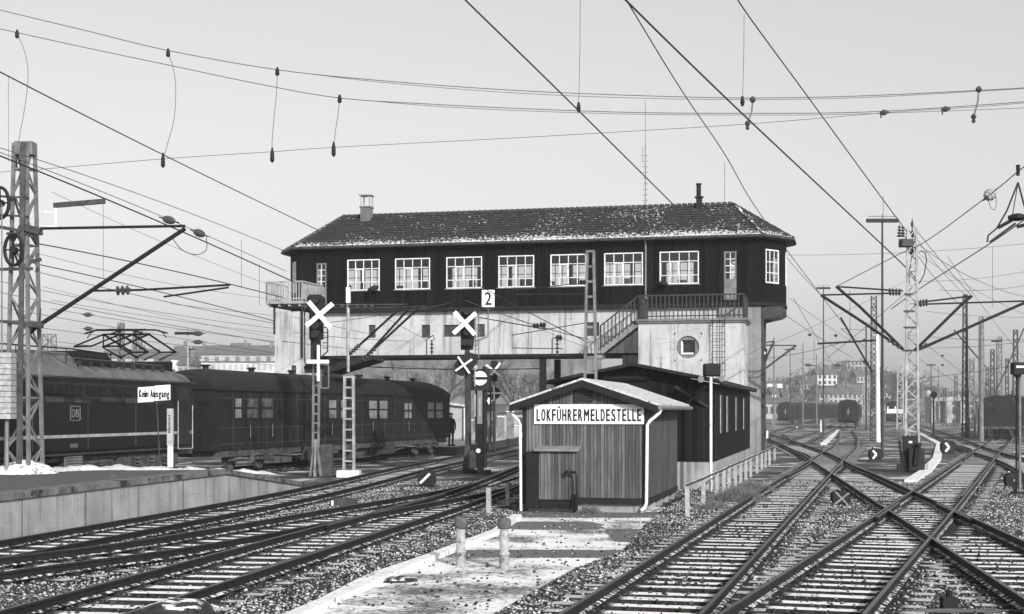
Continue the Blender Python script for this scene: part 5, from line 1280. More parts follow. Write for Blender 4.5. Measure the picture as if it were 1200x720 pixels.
# ---------------- signals ----------------
def cross(mb,c,half,w_,ang0=45,depth=.03):
    for a in (ang0,ang0+90):
        d=Vector((math.cos(R(a)),0,math.sin(R(a)))); mb.beam(c-d*half+Vector((0,-.012*(a!=ang0),0)),c+d*half+Vector((0,-.012*(a!=ang0),0)),depth,w_,up=Vector((-d.z,0,d.x)))
def signal1():
    Y=53.3; A=lambda x,y,dy=0:at(x,y,Y+dy); b=A(370,557); b.z=-.2
    r=thing('light_signal','dark light signal with white X above a white plus, left of the ladder mast','signal',tuple(b))
    mb=MB()
    for s in (-1,1): mb.beam((b.x+s*.20,Y,-.2),A(370+s*1.5,520),.09,.09); mb.beam((b.x,Y+s*.3,-.2),A(370,515),.08,.08)
    for s in (-.11,.11): mb.beam(A(370+s*30,525),A(371+s*30,425),.07,.09)
    for y in range(430,525,11): mb.beam(A(367,y),A(374,y),.05,.05)
    mb.build('mast',M['steel'],r)
    mb=MB(); mb.add
    P=[A(360,364),A(360,349),A(363,345.5),A(376,345.5),A(380,349),A(380,364)]; mb.prism([(p.x,p.z) for p in P],Y-.1,Y+.35,lambda x,z,t:(x,t,z)); 
    P=[A(362.5,398),A(362.5,364),A(378,364),A(378,398)]; mb.prism([(p.x,p.z) for p in P],Y-.05,Y+.3,lambda x,z,t:(x,t,z))
    P=[A(364,428),A(364,398),A(375,398),A(375,428)]; mb.prism([(p.x,p.z) for p in P],Y-.02,Y+.25,lambda x,z,t:(x,t,z))
    P=[A(357,437),A(356,430),A(361,424),A(377,422),A(379,430),A(372,437)]; mb.prism([(p.x,p.z) for p in P],Y,Y+.3,lambda x,z,t:(x,t,z))
    h=mb.build('signal_head',M['black'],r)
    for y in (352,372,382,392): mb=MB(); mb.lathe(A(370,y,-.1),[(.14,-.32),(.16,-.31),(.16,0),(.14,0)],12,'y'); mb.build('lamp_hood',M['dark'],h)
    mb=MB(); cross(mb,A(374.5,369,-.55),.64,.17,40); mb.build('cross_board',M['white'],r)
    mb=MB(); c=A(373,424,-.4); mb.box((c.x-.05,c.y,c.z-.72),(c.x+.05,c.y+.02,c.z+.62)); mb.box((c.x-.42,c.y-.015,c.z-.07),(c.x+.40,c.y-.001,c.z+.07)); mb.build('plus_board',M['white'],r)
    mb=MB(); 
    for x0,y0,x1,y1 in ((384,375,384,412),(384,412,363,430),(357,360,357,425),(357,425,364,436)): mb.tube([A(x0,y0,.1),A(x1,y1,.1)],.03,6)
    for y in range(378,412,6): mb.tube([A(378,y,.1),A(384,y,.1)],.02,5)
    mb.build('service_cage',M['steel_dk'],r)
    mb=MB(); 
    for p,q in (((376,428),(385,428)),((385,428),(385,455)),((385,455),(376,455)),((376,455),(376,428))): mb.tube([A(*p),A(*q)],.025,5)
    mb.build('frame_bracket',M['steel'],r)
    mb=MB(); p=A(383,548,.2); mb.box((p.x-.22,Y+.1,-.2),(p.x+.22,Y+.5,1.0)); mb.build('relay_box',M['steel_dk'],r)
signal1()
def signal2():
    Y=56.4; A=lambda x,y,dy=0:at(x,y,Y+dy); b=A(549,553); b.z=-.2
    r=thing('light_signal','dark light signal with large white X in front of the building, beside the number sign','signal',tuple(b))
    mb=MB(); mb.beam((b.x,Y,-.2),A(548,440),.20,.2); mb.beam(A(548,440),A(547,385),.16,.16); mb.prism([(-.26,-.2),(.26,-.2),(.12,.9),(-.12,.9)],Y-.2,Y+.2,lambda x,z,t:(b.x+x,t,z)); mb.build('mast',M['steel_dk'],r)
    mb=MB(); mb.box((b.x-.8,Y-.4,-.25),(b.x+.9,Y+.4,-.08)); mb.build('base_plate',M['black'],r)
    mb=MB(); P=[A(540,410),A(540,395),A(539,362),A(556,362),A(556,395),A(554,410)]; mb.prism([(p.x,p.z) for p in P],Y-.1,Y+.3,lambda x,z,t:(x,t,z)); h=mb.build('signal_head',M['black'],r)
    for x,y in ((547,366),(547,378),(547,390),(544,402),(551,402)): mb=MB(); mb.lathe(A(x,y,-.1),[(.12,-.32),(.14,-.31),(.14,0),(.12,0)],12,'y'); mb.build('lamp_hood',M['dark'],h)
    mb=MB(); c=A(541,430,-.1); P=[A(533,438),A(532,428),A(539,419),A(549,413),A(559,416),A(560,425),A(553,433),A(548,440),A(540,441)]; mb.prism([(p.x,p.z) for p in P],Y-.3,Y-.02,lambda x,z,t:(x,t,z)); mb.build('distant_signal_head',M['black'],r)
    mb=MB(); cross(mb,A(544.5,379,-.5),.60,.17,42); mb.build('cross_board',M['white'],r)
    mb=MB(); cross(mb,A(543.5,428,-.45),.40,.075,35); mb.build('small_cross_board',M['white'],r)
    mb=MB(); 
    for x in (557,561): mb.tube([A(x,362,.25),A(x,420,.25)],.02,5)
    for y in range(365,420,5): mb.tube([A(557,y,.25),A(561,y,.25)],.014,5)
    mb.build('ladder',M['steel'],r)
signal2()
# number sign 2
Y=56.0; r=thing('number_sign','white square sign with a black figure 2 in front of the boarded wall','sign',tuple(at(572,360,Y)))
mb=MB(); a=at(564.7,360,Y);c=at(579.5,340,Y); mb.box((a.x,Y,a.z),(c.x,Y+.03,c.z)); p=mb.build('panel',M['white'],r); put_text('lettering','2',((a.x+c.x)/2,Y-.006,(a.z+c.z)/2),(1,0,0),.50,M['black'],r,.24,.012,fat=.012)
mb=MB(); mb.tube([at(572,361,Y+.06),at(572,395,Y+.06),at(556,400,Y+.3)],.025,5); mb.build('bracket',M['steel'],r)
for px,lab in ((504,'left insulator bracket standing above the deck beam'),(651,'right insulator bracket standing above the deck beam')):
    Y=64.5; r=thing('insulator_bracket',lab,'insulator',tuple(at(px,417,Y)),'insulator brackets on the deck beam')
    mb=MB(); mb.tube([at(px-4,417,Y),at(px-4,398,Y),at(px+4,393,Y),at(px+5,399,Y)],.03,6); mb.build('bracket',M['steel_dk'],r)
    mb=MB(); a=at(px+2,417,Y); b=at(px+2,399,Y); mb.tube([a.lerp(b,i/12) for i in range(13)],[.03 if i%3 else .09 for i in range(13)],8); mb.build('insulator',M['insul'],r)
# companion post
Y=55.6; b=at(563,553,Y); r=thing('relay_post','short dark post with small white lamp beside the signal mast foot','post',(b.x,Y,-.2)); mb=MB(); mb.beam((b.x,Y,-.2),at(563,497,Y),.22,.2); mb.build('post',M['black'],r)
mb=MB(); c=at(560.5,528.5,Y-.15); mb.lathe(c,[(.09,-.03),(.09,.03)],10,'y'); mb.build('lens',M['white'],r); mb=MB(); mb.lathe(at(553,540,Y),[(.2,-.3),(.2,.25),(.1,.4)],10); mb.build('can',M['steel_dk'],r)
# disc signal
def dsig():
    Y=61.5; A=lambda x,y,dy=0:at(x,y,Y+dy); r=thing('disc_signal','mechanical signal with white round disc and black bar, right of the light signal','signal',(A(566,530).x,Y,-.2))
    mb=MB(); mb.tube([(A(568,530).x,Y,-.2),A(568,430)],.10,8)
    for x in (558,575): mb.tube([A(x,520,.2),A(x,440,.2)],.05,6)
    mb.build('mast',M['black'],r)
    mb=MB(); a=A(551,458);c=A(574,434); mb.box((a.x,Y-.15,a.z),(c.x,Y+.1,c.z)); mb.build('back_box',M['dark'],r)
    mb=MB(); c=A(562.5,443.5,-.2); mb.lathe(c,[(.31,-.03),(.31,.02)],26,'y'); d=mb.build('disc',M['white'],r); mb=MB(); mb.box((c.x-.33,c.y-.05,c.z-.06),(c.x+.33,c.y-.032,c.z+.06)); mb.build('bar',M['black'],d)
    mb=MB()
    for x,y0,y1 in ((556.5,432,453),(556.5,462,488),(562,466,488)): mb.tube([A(x,y0,-.3),A(x,y1,-.3)],.04,6)
    mb.lathe(A(556.5,431,-.3),[(.10,-.1),(.14,0),(.10,.1)],10); mb.build('guide_rods',M['steel_lt'],r)
dsig()
def xsig(label,px,yc,ang,half,base,Y,plus=None):
    A=lambda x,y,dy=0:at(x,y,Y+dy); r=thing('light_signal',label,'signal',(A(px,base).x,Y,-.2))
    mb=MB(); mb.tube([(A(px,base).x,Y,-.2),A(px,yc-10)],.10,8); mb.build('mast',M['steel'],r)
    mb=MB(); P=[A(px-4,yc+12),A(px-4,yc-12),A(px+4,yc-12),A(px+4,yc+12)]; mb.prism([(p.x,p.z) for p in P],Y-.15,Y+.1,lambda x,z,t:(x,t,z)); mb.build('signal_head',M['black'],r)
    mb=MB(); cross(mb,A(px,yc,-.5),half,.13,ang); mb.build('cross_board',M['white'],r)
    if plus: 
        mb=MB(); mb.lathe(A(px,plus,-.1),[(.38,-.1),(.38,.1)],16,'y'); mb.build('lower_head',M['black'],r); mb=MB(); cross(mb,A(px,plus,-.6),.45,.09,2); mb.build('plus_board',M['white'],r)
xsig('farther light signal with white X and plus under the deck',579,435,52,.60,520,84,461)
xsig('faint far signal mast right of the disc signal',573,470,0,.2,515,90)
# right edge signal
def redge():
    Y=41.7; A=lambda x,y,dy=0:at(x,y,Y+dy); r=thing('shunting_signal','slim signal post with dark lamp head and white bar at the right edge','signal',(A(1195,577).x,Y,-.2))
    mb=MB(); mb.tube([(A(1195,577).x,Y,-.2),A(1195,430)],.045,8); mb.build('pole',M['steel'],r); mb=MB(); mb.tube([A(1191,577),A(1191.5,430)],.03,6); mb.box((A(1187,577).x,Y-.2,-.22),(A(1203,577).x,Y+.2,-.12)); mb.beam(A(1188,577),A(1192,552),.06); mb.beam(A(1202,577),A(1196,552),.06); mb.build('post_base',M['black'],r)
    mb=MB(); a=A(1186,439);c=A(1203,425); mb.box((a.x,Y-.2,a.z),(c.x,Y+.15,c.z)); mb.lathe(A(1192,440,-.05),[(.02,-.08),(.12,0),(.12,.1)],10); h=mb.build('lamp_head',M['black'],r); mb=MB(); a=A(1188,431.5);c=A(1201,429); mb.box((a.x,Y-.215,a.z),(c.x,Y-.203,c.z)); mb.build('white_bar',M['white'],h)
redge()
# dwarf lanterns
def lantern(label,px,ybase,wpx,hpx,sym,ang=0,mat='black',group='low lantern boxes beside the tracks',z=-.2):
    Y=F*(EYE-z)/(ybase-HZ); s=Y/F; c=at(px,ybase,Y); w_=wpx*s/2; h=hpx*s; r=thing('point_lantern',label,'lantern',(c.x,Y,z),group)
    mb=MB(); P=[(-w_*.75,0.12*h),(-w_,.3*h),(-w_,.78*h),(-w_*.6,.95*h),(w_*.3,h),(w_*.8,.9*h),(w_,.7*h),(w_,.25*h),(w_*.7,.12*h)]; mb.prism(P,Y-w_*.7,Y+w_*.7,lambda x,zz,t:(c.x+x,t,z+zz)); mb.build('lantern_box',M['black'],r)
    mb=MB(); mb.box((c.x-w_*1.1,Y-w_*.5,z-.05),(c.x+w_*1.1,Y+w_*.5,z+.13*h)); mb.build('base',M['dark_snow'],r); mb=MB(); mb.lathe((c.x-w_*.3,Y,z+h*.95),[(w_*.25,0),(w_*.3,h*.08),(w_*.15,h*.14)],8); mb.build('cap',M['dark_snow'],r)
    mb=MB(); yf=Y-w_*.7-.012; cx,cz=c.x,z+h*.52
    def bar(x0,z0,x1,z1,t=.16): mb.beam((cx+x0*w_,yf,cz+z0*h),(cx+x1*w_,yf,cz+z1*h),.015,t*h,up=Vector((-(z1-z0)*h,0,(x1-x0)*w_)))
    if sym=='bar': bar(-.75,-.28,.35,.28,.14)
    if sym=='chevL': bar(.0,.35,-.0+.35,0,.14); bar(.35,0,-.0,-.35,.14)
    if sym=='chev': bar(-.6,.32,-.05,.0,.16); bar(-.05,0,-.6,-.32,.16)
    if sym=='x': bar(-.75,.42,.75,-.55,.13); yf-=.016; bar(-.95,-.5,.75,.35,.13)
    if sym=='dot': bar(.15,-.05,.35,-.05,.14)
    if sym!='none' : mb.build('symbol',M['white'] if sym!='x' else M['steel'],r)
    return r
lantern('dark lantern box with a slanting white bar between the left tracks',500.5,571,21,20,'bar')
lantern('small dark lantern box with a white chevron left of the lattice mast',1026,540.5,15,15,'chev')
lantern('small dark lantern box with a white chevron right of the lattice mast',1111,532.5,16,16,'chev')
lantern('dark lantern box with a grey X between the near right tracks',985,592,21,17,'x')
lantern('round dark lantern box at the foot of the right edge signal post',1185,571,15,17,'dot')
# flat box, near left
Y=36.4; a=at(388,592,Y); r=thing('cable_box','flat dark cable box with white end between the left tracks','cable box',(a.x,Y,-.2)); mb=MB(); mb.box((a.x,Y-.15,-.2),(a.x+.66,Y+.25,.0)); mb.build('box_body',M['steel_dk'],r); mb=MB(); mb.box((a.x+.03,Y-.163,-.16),(a.x+.08,Y-.153,-.03)); mb.build('end_mark',M['white'],r)
# big dark lantern top at bottom left
r=thing('point_lever_box','dark rounded point machine cover cut off by the bottom left edge','point machine',(-3.05,12.2,-.2))
mb=MB(); c=Vector((-2.95,12.2,-.2)); mb.prism([(-.40,0),(-.44,.45),(-.28,.74),(-.05,.82),(.28,.80),(.36,.68),(.38,0)],-.28,.3,lambda x,z,t:(c.x+x,c.y+t,c.z+z)); o=mb.build('cover',M['dark_snow'],r); bv=o.modifiers.new('b','BEVEL'); bv.width=.05; bv.segments=3
# small point lever bottom right
r=thing('point_rod_post','small dark rod post standing in the ballast at the bottom right','rod post',(5.05,16.2,-.2)); c=gnd(1112,717); mb=MB(); mb.box((c.x-.09,c.y-.08,-.22),(c.x+.09,c.y+.08,-.02)); mb.tube([(c.x,c.y,-.05),(c.x,c.y,.06)],.04,8); mb.build('post',M['black'],r)
mb=MB(); 
for i in range(16): a=random.uniform(-1,1); mb.tube([(c.x+random.uniform(-.6,.2),c.y-.1+random.uniform(-.2,.1),-.17),(c.x+random.uniform(.1,.9),c.y-.2+random.uniform(-.2,.2),-.15)],.012,4)
tag(mb.build('branches',M['tree'],None,loc=(c.x,c.y,-.17)),'dry thin branches lying in the ballast at the bottom right','branch')
# bollards
def bollard(label,px,ybase,ytop):
    Y=F*(EYE+.2)/(ybase-HZ); c=at(px,ybase,Y); h=(ybase-ytop)*Y/F; r=thing('bollard',label,'bollard',(c.x,Y,-.2),'short round bollards on the path')
    mb=MB(); mb.lathe((c.x,Y,-.22),[(.085,0),(.078,.03),(.078,.24),(.088,.245),(.088,.27),(.073,.275),(.073,h-.17)],18); mb.build('post',M['boll'],r,True)
    mb=MB(); mb.lathe((c.x,Y,-.2),[(.07,h-.175),(.10,h-.165),(.105,h-.12),(.105,h-.05),(.09,h-.015),(.04,h)],18); mb.build('cap',M['bollc'],r,True); return r
M['boll']=gmat('weathered_bollard',.22,.40,14,.85,stain=(.07,.58,9)); M['bollc']=gmat('rusty_cap',.05,.11,12,.85)
bollard('left one of two short round bollards with a dark cap',540,664,606); bollard('right one of two short round bollards with a paler cap',591,667,607)
# manhole
c=gnd(463,680,-.19); r=thing('manhole_cover','dark round manhole cover in the snow beside the kerb','manhole cover',(c.x,c.y,-.2)); mb=MB(); mb.lathe((c.x,c.y,-.20),[(.27,0),(.27,.03),(.22,.045),(.0,.05)],24); mb.build('cover',M['dark_snow'],r); mb=MB(); mb.lathe((c.x,c.y,-.21),[(.34,0),(.33,.022),(.28,.024)],24); mb.build('rim',M['steel_dk'],r)
# Kein Ausgang sign
Y=40; r=thing('no_exit_sign','double white sign reading Kein Ausgang on a thin post before the locomotive','sign',tuple(at(184,546,Y)))
tl=R(3)
for i,(x0,x1,y0,y1,tx) in enumerate(((161.5,180,472,453,'Kein'),(181,199.5,470,451,'Ausgang'))):
    a=at(x0,y0,Y);c=at(x1,y1,Y); mb=MB(); sh=.03; mb.add([(a.x,Y,a.z),(c.x,Y-.0,a.z+sh),(c.x,Y,c.z+0),(a.x,Y,c.z-sh),(a.x,Y+.03,a.z),(c.x,Y+.03,a.z+sh),(c.x,Y+.03,c.z),(a.x,Y+.03,c.z-sh)],[(0,1,2,3),(4,7,6,5),(0,4,5,1),(3,2,6,7),(0,3,7,4),(1,5,6,2)]); mb.build('sign_panel',M['offwhite'],r)
a=at(162.8,468,Y);c=at(198.8,456,Y); put_letters('lettering','Kein Ausgang',((a.x+c.x)/2,Y-.008,at(180,461.5,Y).z),(1,0,0),.20,M['black'],r,.86,.008,.74)
mb=MB(); p=at(183,545,Y); mb.tube([(p.x+.1,Y+.05,.66),(p.x,Y+.05,at(183,470,Y).z)],.018,6); mb.build('post',M['steel_dk'],r)
# white marker post
Y=40.4; p=at(200,546,Y); r=thing('marker_post','pale upright marker post with painted letters on the platform','marker post',(p.x,Y,.66)); a=at(200,479,Y)
mb=MB(); mb.box((p.x-.075,Y-.05,.66),(p.x+.065,Y+.05,at(200,522,Y).z)); mb.build('post',M['offwhite'],r); mb=MB(); mb.box((p.x-.09,Y-.07,at(200,522,Y).z),(p.x+.075,Y+.07,a.z)); pp_=mb.build('letter_board',M['post'],r)
mb=MB()
for i in range(9): z=at(200,488+i*2.4,Y).z; mb.box((p.x-.05,Y-.08,z),(p.x+.01,Y-.071,z+.03))
mb.build('letter_marks',M['black'],pp_)
# canopy under deck at left
r=thing('platform_canopy','dark platform canopy edge below the left end of the pale wall','canopy',tuple(at(410,430,62)))
mb=MB(); P=[at(386,437,62),at(437,421,62),at(436,416,62),at(418,419,62),at(400,424,62),at(386,431,62)]
mb.prism([(p.x,p.z) for p in P],62,65.5,lambda x,z,t:(x+(t-62)*.05,t,z)); mb.build('canopy_roof',M['black'],r)
p=at(396,432,72); mb=MB(); mb.tube([(p.x-1,64,-.2),(p.x-1,64,p.z-.1)],.10,8); mb.build('canopy_post',M['steel_dk'],r)
# hut behind coach
Yh=92; r=thing('platform_hut','grey hut with pale roof edge on the platform behind the coach','hut',tuple(at(536,512,Yh)))
a=at(528,512,Yh);c=at(544,474,Yh); mb=MB(); mb.box((a.x-1,Yh,.33),(c.x,Yh+6,c.z)); mb.build('wall',M['houseg'],r); mb=MB(); mb.prism([(a.x-1.2,at(528,468,Yh).z),(c.x+.15,at(544,475,Yh).z),(c.x+.15,at(544,477,Yh).z),(a.x-1.2,at(528,472,Yh).z)],Yh-.3,Yh+6.3,lambda x,z,t:(x,t,z)); mb.build('roof',M['snowroof'],r)
mb=MB(); p=at(545,478,Yh-.2); mb.box((p.x-.08,Yh-.3,.33),(p.x+.08,Yh-.15,p.z)); mb.build('corner_post',M['offwhite'],r)
# platform clutter under the bridge
rr=random.Random(5)
for i,(px,yb,wp,hp,mt,lab) in enumerate(((598,495,9,20,'steel','pale box like cabinet on the far platform'),(587,500,8,18,'steel','grey cabinet on the far platform'),(573,500,9,14,'steel_dk','dark trolley shape on the far platform'),(605,503,8,6,'steel_lt','low pale crate on the far platform'),(550,500,9,12,'steel','grey box behind the signal mast'))):
    Y=100+i*4; p=at(px,yb,Y); r=thing('cabinet',lab,'cabinet',(p.x,Y,.32)); w_=wp*Y/F/2; mb=MB(); mb.box((p.x-w_,Y,.32),(p.x+w_,Y+.6,max(.8,p.z+hp*.6*Y/F))); mb.build('body',M[mt],r); mb=MB(); zt_=max(.8,p.z+hp*.6*Y/F)+.003; mb.box((p.x-w_*1.1,Y-.05,zt_),(p.x+w_*1.1,Y+.65,zt_+.06)); mb.build('lid',M['snow'],r)
# ---------------- person ----------------
def person(label,foot,H,ang=0,arm=True):
    b=Vector(foot); r=thing('person',label,'person',tuple(b)); s=H/1.8; c_,s_=math.cos(ang),math.sin(ang)
    def T(x,y,z): return (b.x+(x*c_-y*s_)*s,b.y+(x*s_+y*c_)*s,b.z+z*s)
    J={'pel':(0,0,.95,.155),'wst':(0,0,1.12,.15),'chs':(0,0,1.35,.17),'nck':(0,0,1.53,.07),'hd0':(0,-.02,1.62,.085),'hd1':(0,-.02,1.72,.09),
       'lh':(.09,0,.9,.11),'lk':(.10,-.02,.5,.075),'la':(.11,.02,.10,.06),'lt':(.12,-.14,.04,.045),'rh':(-.09,0,.9,.11),'rk':(-.10,-.02,.5,.075),'ra':(-.11,.03,.10,.06),'rt':(-.13,-.13,.04,.045),
       'ls':(.19,0,1.45,.075),'le':(.27,.02,1.17,.055),'lw':(.24,-.08,.94,.04),'lhd':(.23,-.10,.86,.035),'rs':(-.19,0,1.45,.075),'re':(-.26,.02,1.17,.055),'rw':(-.30,-.14,.98,.04),'rhd':(-.31,-.18,.91,.035)}
    E_=[('pel','wst'),('wst','chs'),('chs','nck'),('nck','hd0'),('hd0','hd1'),('pel','lh'),('lh','lk'),('lk','la'),('la','lt'),('pel','rh'),('rh','rk'),('rk','ra'),('ra','rt'),('chs','ls'),('ls','le'),('le','lw'),('lw','lhd'),('chs','rs'),('rs','re'),('re','rw'),('rw','rhd')]
    K=list(J); me=bpy.data.meshes.new('body'); me.from_pydata([Vector(T(*J[k][:3]))-b for k in K],[(K.index(a),K.index(c)) for a,c in E_],[])
    o=bpy.data.objects.new('body',me); COL.objects.link(o); o.parent=r; sk=o.modifiers.new('s','SKIN')
    for i,k in enumerate(K): q=J[k][3]*s; me.skin_vertices[0].data[i].radius=(q,q*.85); me.skin_vertices[0].data[i].use_root=(k=='pel')
    o.modifiers.new('u','SUBSURF').levels=2; o.modifiers['u'].render_levels=2
    me.materials.append(M['person'])
    mb=MB(T); mb.lathe((0,-.01,1.74),[(.10,-.02),(.105,.03),(.11,.06),(.09,.085),(.02,.09)],12); mb.box((-.07,-.15,1.735),(.07,-.08,1.75)); mb.build('cap',M['cloth'],r)
    mb=MB(T); mb.lathe((0,0,.72),[(.21,0),(.20,.2),(.185,.45),(.205,.68),(.14,.80)],14); mb.build('coat',M['cloth'],r)
    mb=MB(T)
    for x,y in ((.112,-.06),(-.112,-.06)): mb.box((x-.05,y-.12,0),(x+.05,y+.13,.09))
    mb.build('shoes',M['black'],r)
    mb=MB(T); mb.box((-.04,-.125,1.685),(-.015,-.105,1.70)); mb.box((.015,-.125,1.685),(.04,-.105,1.70)); mb.box((-.01,-.135,1.645),(.01,-.105,1.68)); mb.box((-.025,-.118,1.615),(.025,-.105,1.622)); mb.build('face',M['person_face'],r)
    return r
M['person_face']=gmat('face_features',.2,.3,5,.6)
def personmat():
    m,nt,bs=newmat('dark_clothes_and_skin'); g=N(nt,'ShaderNodeTexCoord'); s=N(nt,'ShaderNodeSeparateXYZ'); nt.links.new(g.outputs['Object'],s.inputs[0])
    hd=math_(nt,'GREATER_THAN',s.outputs[2],1.56); v=mixv(nt,hd,.015,.55); setcol(nt,bs,v); bs.inputs['Roughness'].default_value=.8; return m
M['person']=personmat()
f=at(527.5,524,78.9); person('person in dark coat and cap standing at the far end of the coach',(f.x+.05,78.9,.32),1.80,.5)
# ---------------- overhead wires ----------------
def cr(P,n=6):
    out=[]
    for i in range(len(P)-1):
        p0=P[max(i-1,0)];p1=P[i];p2=P[i+1];p3=P[min(i+2,len(P)-1)]
        for k in range(n):
            t=k/n; out.append(.5*((2*p1)+(-p0+p2)*t+(2*p0-5*p1+4*p2-p3)*t*t+(-p0+3*p1-3*p2+p3)*t**3))
    out.append(P[-1]); return out
def wire(label,pts,px_w,cat='overhead wire',mat='wire',group='overhead wires',name='overhead_wire'):
    """pts: (px,py,Y) ; px_w: apparent thickness in photo pixels near the middle"""
    P=[at(*p) for p in pts]; P2=cr(P) if len(P)>2 else P; rs=[max(.003,px_w*p.y/F/2) for p in P2]
    ym=sum(p.y for p in P2)/len(P2); r_=px_w*ym/F/2; rs=[.5*(a+r_) for a in rs]; rs=[r_]*len(P2) if max(p.y for p in P2)/min(p.y for p in P2)<1.5 else rs
    mb=MB(); mb.tube(P2,rs,5); o=mb.build(name,M[mat],None,loc=tuple(P[0])); return tag(o,label,cat,group)
def clampx(o_label,px,py,Y,r_=.05,h=.14):
    mb=MB(); p=at(px,py,Y); mb.lathe(p-Vector((0,0,h/2)),[(r_*.4,0),(r_,h*.25),(r_*.6,h*.5),(r_,h*.75),(r_*.4,h)],8); return mb
Yc=36
W1=[(-20,7),(0,12),(100,36),(195,59),(325,82),(450,95),(600,106),(740,112),(870,115),(1000,113),(1150,106),(1220,102)]
W1b=[(325,82),(450,97),(600,109),(740,115),(870,117),(1000,115),(1150,107),(1220,103)]
W2=[(-20,29),(0,34),(100,56),(200,77),(300,98),(397,115),(500,122),(600,127),(740,132),(870,133),(1000,132),(1110,126),(1220,118)]
W2b=[(397,115),(500,124),(600,129.5),(740,134),(870,135),(1000,134),(1220,126)]
W3=[(0,202),(55,198),(190,186.5),(320,178),(390,173),(600,162),(740,154),(870,146),(1000,135.5),(1040,132),(1150,125),(1220,119)]
for pts,lab,wd in ((W1,'topmost cross span wire over the whole yard',1.0),(W1b,'thin wire just under the topmost cross span wire',.7),(W2,'second cross span wire below the topmost one',1.0),(W2b,'thin wire just under the second cross span wire',.7),(W3,'lowest faint cross span wire rising to the right',.7)):
    wire(lab,[(x,y,Yc) for x,y in pts],wd,mat='wire_thin')
hang=[([(20,40),(28,58),(33,85),(30,120),(22,165),(18,190)],'far left curved hanger loop between the cross spans'),([(197,62),(203,80),(206,105),(204,140),(196,170),(191,188)],'curved hanger second from the left between the cross spans'),([(325,84),(324,110),(321,140),(319,165),(319,182)],'short hanger above the left half of the roof'),([(398,116),(396,135),(393,155),(391,175)],'short hanger right of the others above the roof')]
for pts,lab in hang:
    o=wire(lab,[(x,y,Yc) for x,y in pts],.8,'hanger',mat='wire_thin',group='hangers between the cross spans',name='wire_hanger')
    for k,e in ((0,pts[0]),(1,pts[-1])):
        mb=MB(); p=at(e[0],e[1],Yc); hh=.11 if k==0 else .19; mb.lathe(p-Vector((0,0,hh)),[(.02,0),(.055,hh*.3),(.05,hh*1.2),(.02,hh*2)],8); mb.build('clamp',M['black'],o)
# droppers from above
for x,y0,y1,lab in ((680,-5,127,'long vertical dropper above the middle of the roof'),(872,17,120,'vertical dropper near the top right wires')):
    o=wire(lab,[(x,y0,Yc),(x-.5,(y0+y1)/2,Yc),(x-2,y1,Yc)],.7,'dropper',mat='wire_thin',group='droppers',name='wire_dropper'); mb=MB(); mb.lathe(at(x-2,y1,Yc)-Vector((0,0,.1)),[(.03,0),(.06,.1),(.03,.25)],7); mb.build('clamp',M['black'],o)
for x,y0,y1,lab in ((882,117,150,'short insulated link below the second cross span'),(1147,105,142,'short insulated link near the right end of the cross spans')):
    r=thing('insulated_link',lab,'insulator',tuple(at(x,y0,Yc)),'insulated links on the cross spans')
    mb=MB(); P=[at(x,y0,Yc),at(x-1,y0+14,Yc),at(x-6,y1-5,Yc),at(x-6,y1,Yc)]; mb.tube(P,.022,6); mb.build('rod',M['steel'],r); mb=MB()
    for q,s in ((P[0],.08),(P[2],.07),(P[3],.05)): mb.lathe(q-Vector((0,0,s)),[(.03,0),(s,s*.7),(s,s*1.3),(.03,s*2)],8)
    mb.build('insulator',M['insul'],r)
for x,y,lab in ((1036,132,'left small insulator on the lowest right cross span'),(1108,128,'right small insulator on the lowest right cross span')):
    r=thing('line_insulator',lab,'insulator',tuple(at(x,y,Yc)),'line insulators'); mb=MB(); p=at(x,y,Yc); mb.tube([p-Vector((.10,0,.02)),p,p+Vector((.12,0,.02))],[.04,.08,.03],8); mb.tube([p-Vector((.08,0,0)),p-Vector((.08,0,.14))],.02,5); mb.build('body',M['insul'],r)
# longitudinal wires
wire('thick feeder wire from the top centre down to the chimney',[(520,-26,32.4),(545,0,33.5),(669,121,44),(790,241,69.5),(880,330,105)],1.7)
wire('thick catenary wire crossing from top centre to the right lattice mast',[(715,-18,20.5),(733,0,21.3),(800,66,25),(880,143,31),(960,218,39.5),(1057,309,57.9),(1076,330,62)],1.9)
wire('thin wire dropping from the top centre to the right roof corner',[(728,-12,30),(740,10,31),(800,108,38),(850,182,48),(893,254,68),(962,346,105),(1000,395,140)],1.0)
wire('catenary wire from the top right down to the lattice mast head',[(858,-14,26),(876,17,27.5),(950,118,36),(1031,229,48),(1063,272,57.9)],1.4)
wire('wire rising right of the lattice mast to the upper right corner',[(980,336,75),(1050,300,60),(1085,283,50),(1155,232,36),(1192,202,31),(1215,184,28.5)],1.1)
wire('lower wire rising right of the lattice mast to the right edge',[(1045,362,70),(1080,337,60),(1155,289,44),(1200,258,38),(1215,248,36)],1.3)
def sag(lab,a,b,s,wd,mat='wire_thin'):
    (x0,y0,Y0),(x1,y1,Y1)=a,b; P=[]
    for k in range(7):
        t=k/6; Y=1/((1-t)/Y0+t/Y1); P.append((x0+(x1-x0)*t,y0+(y1-y0)*t+s*4*t*(1-t),Y))
    return wire(lab,P,wd,mat=mat)
sag('drooping wire from the lattice mast head to the right edge',(1071,283,58),(1210,350,90),10,.7)
sag('steep wire from the mast head to the round clamp on the right arm',(1071,266,58),(1138,346,60),2,.8)
sag('second steep wire beside it from the mast head',(1071,275,58),(1135,349,75),5,.6)
sag('thin wire from the mast head to the far right masts',(1072,295,58),(1125,358,110),3,.7)
sag('fine horizontal wire across the sky right of the roof',(920,299,70),(1210,285,60),4,.45)
sag('wire from the brick pier up to the right arms',(920,300,75),(962,346,85),1,.7)
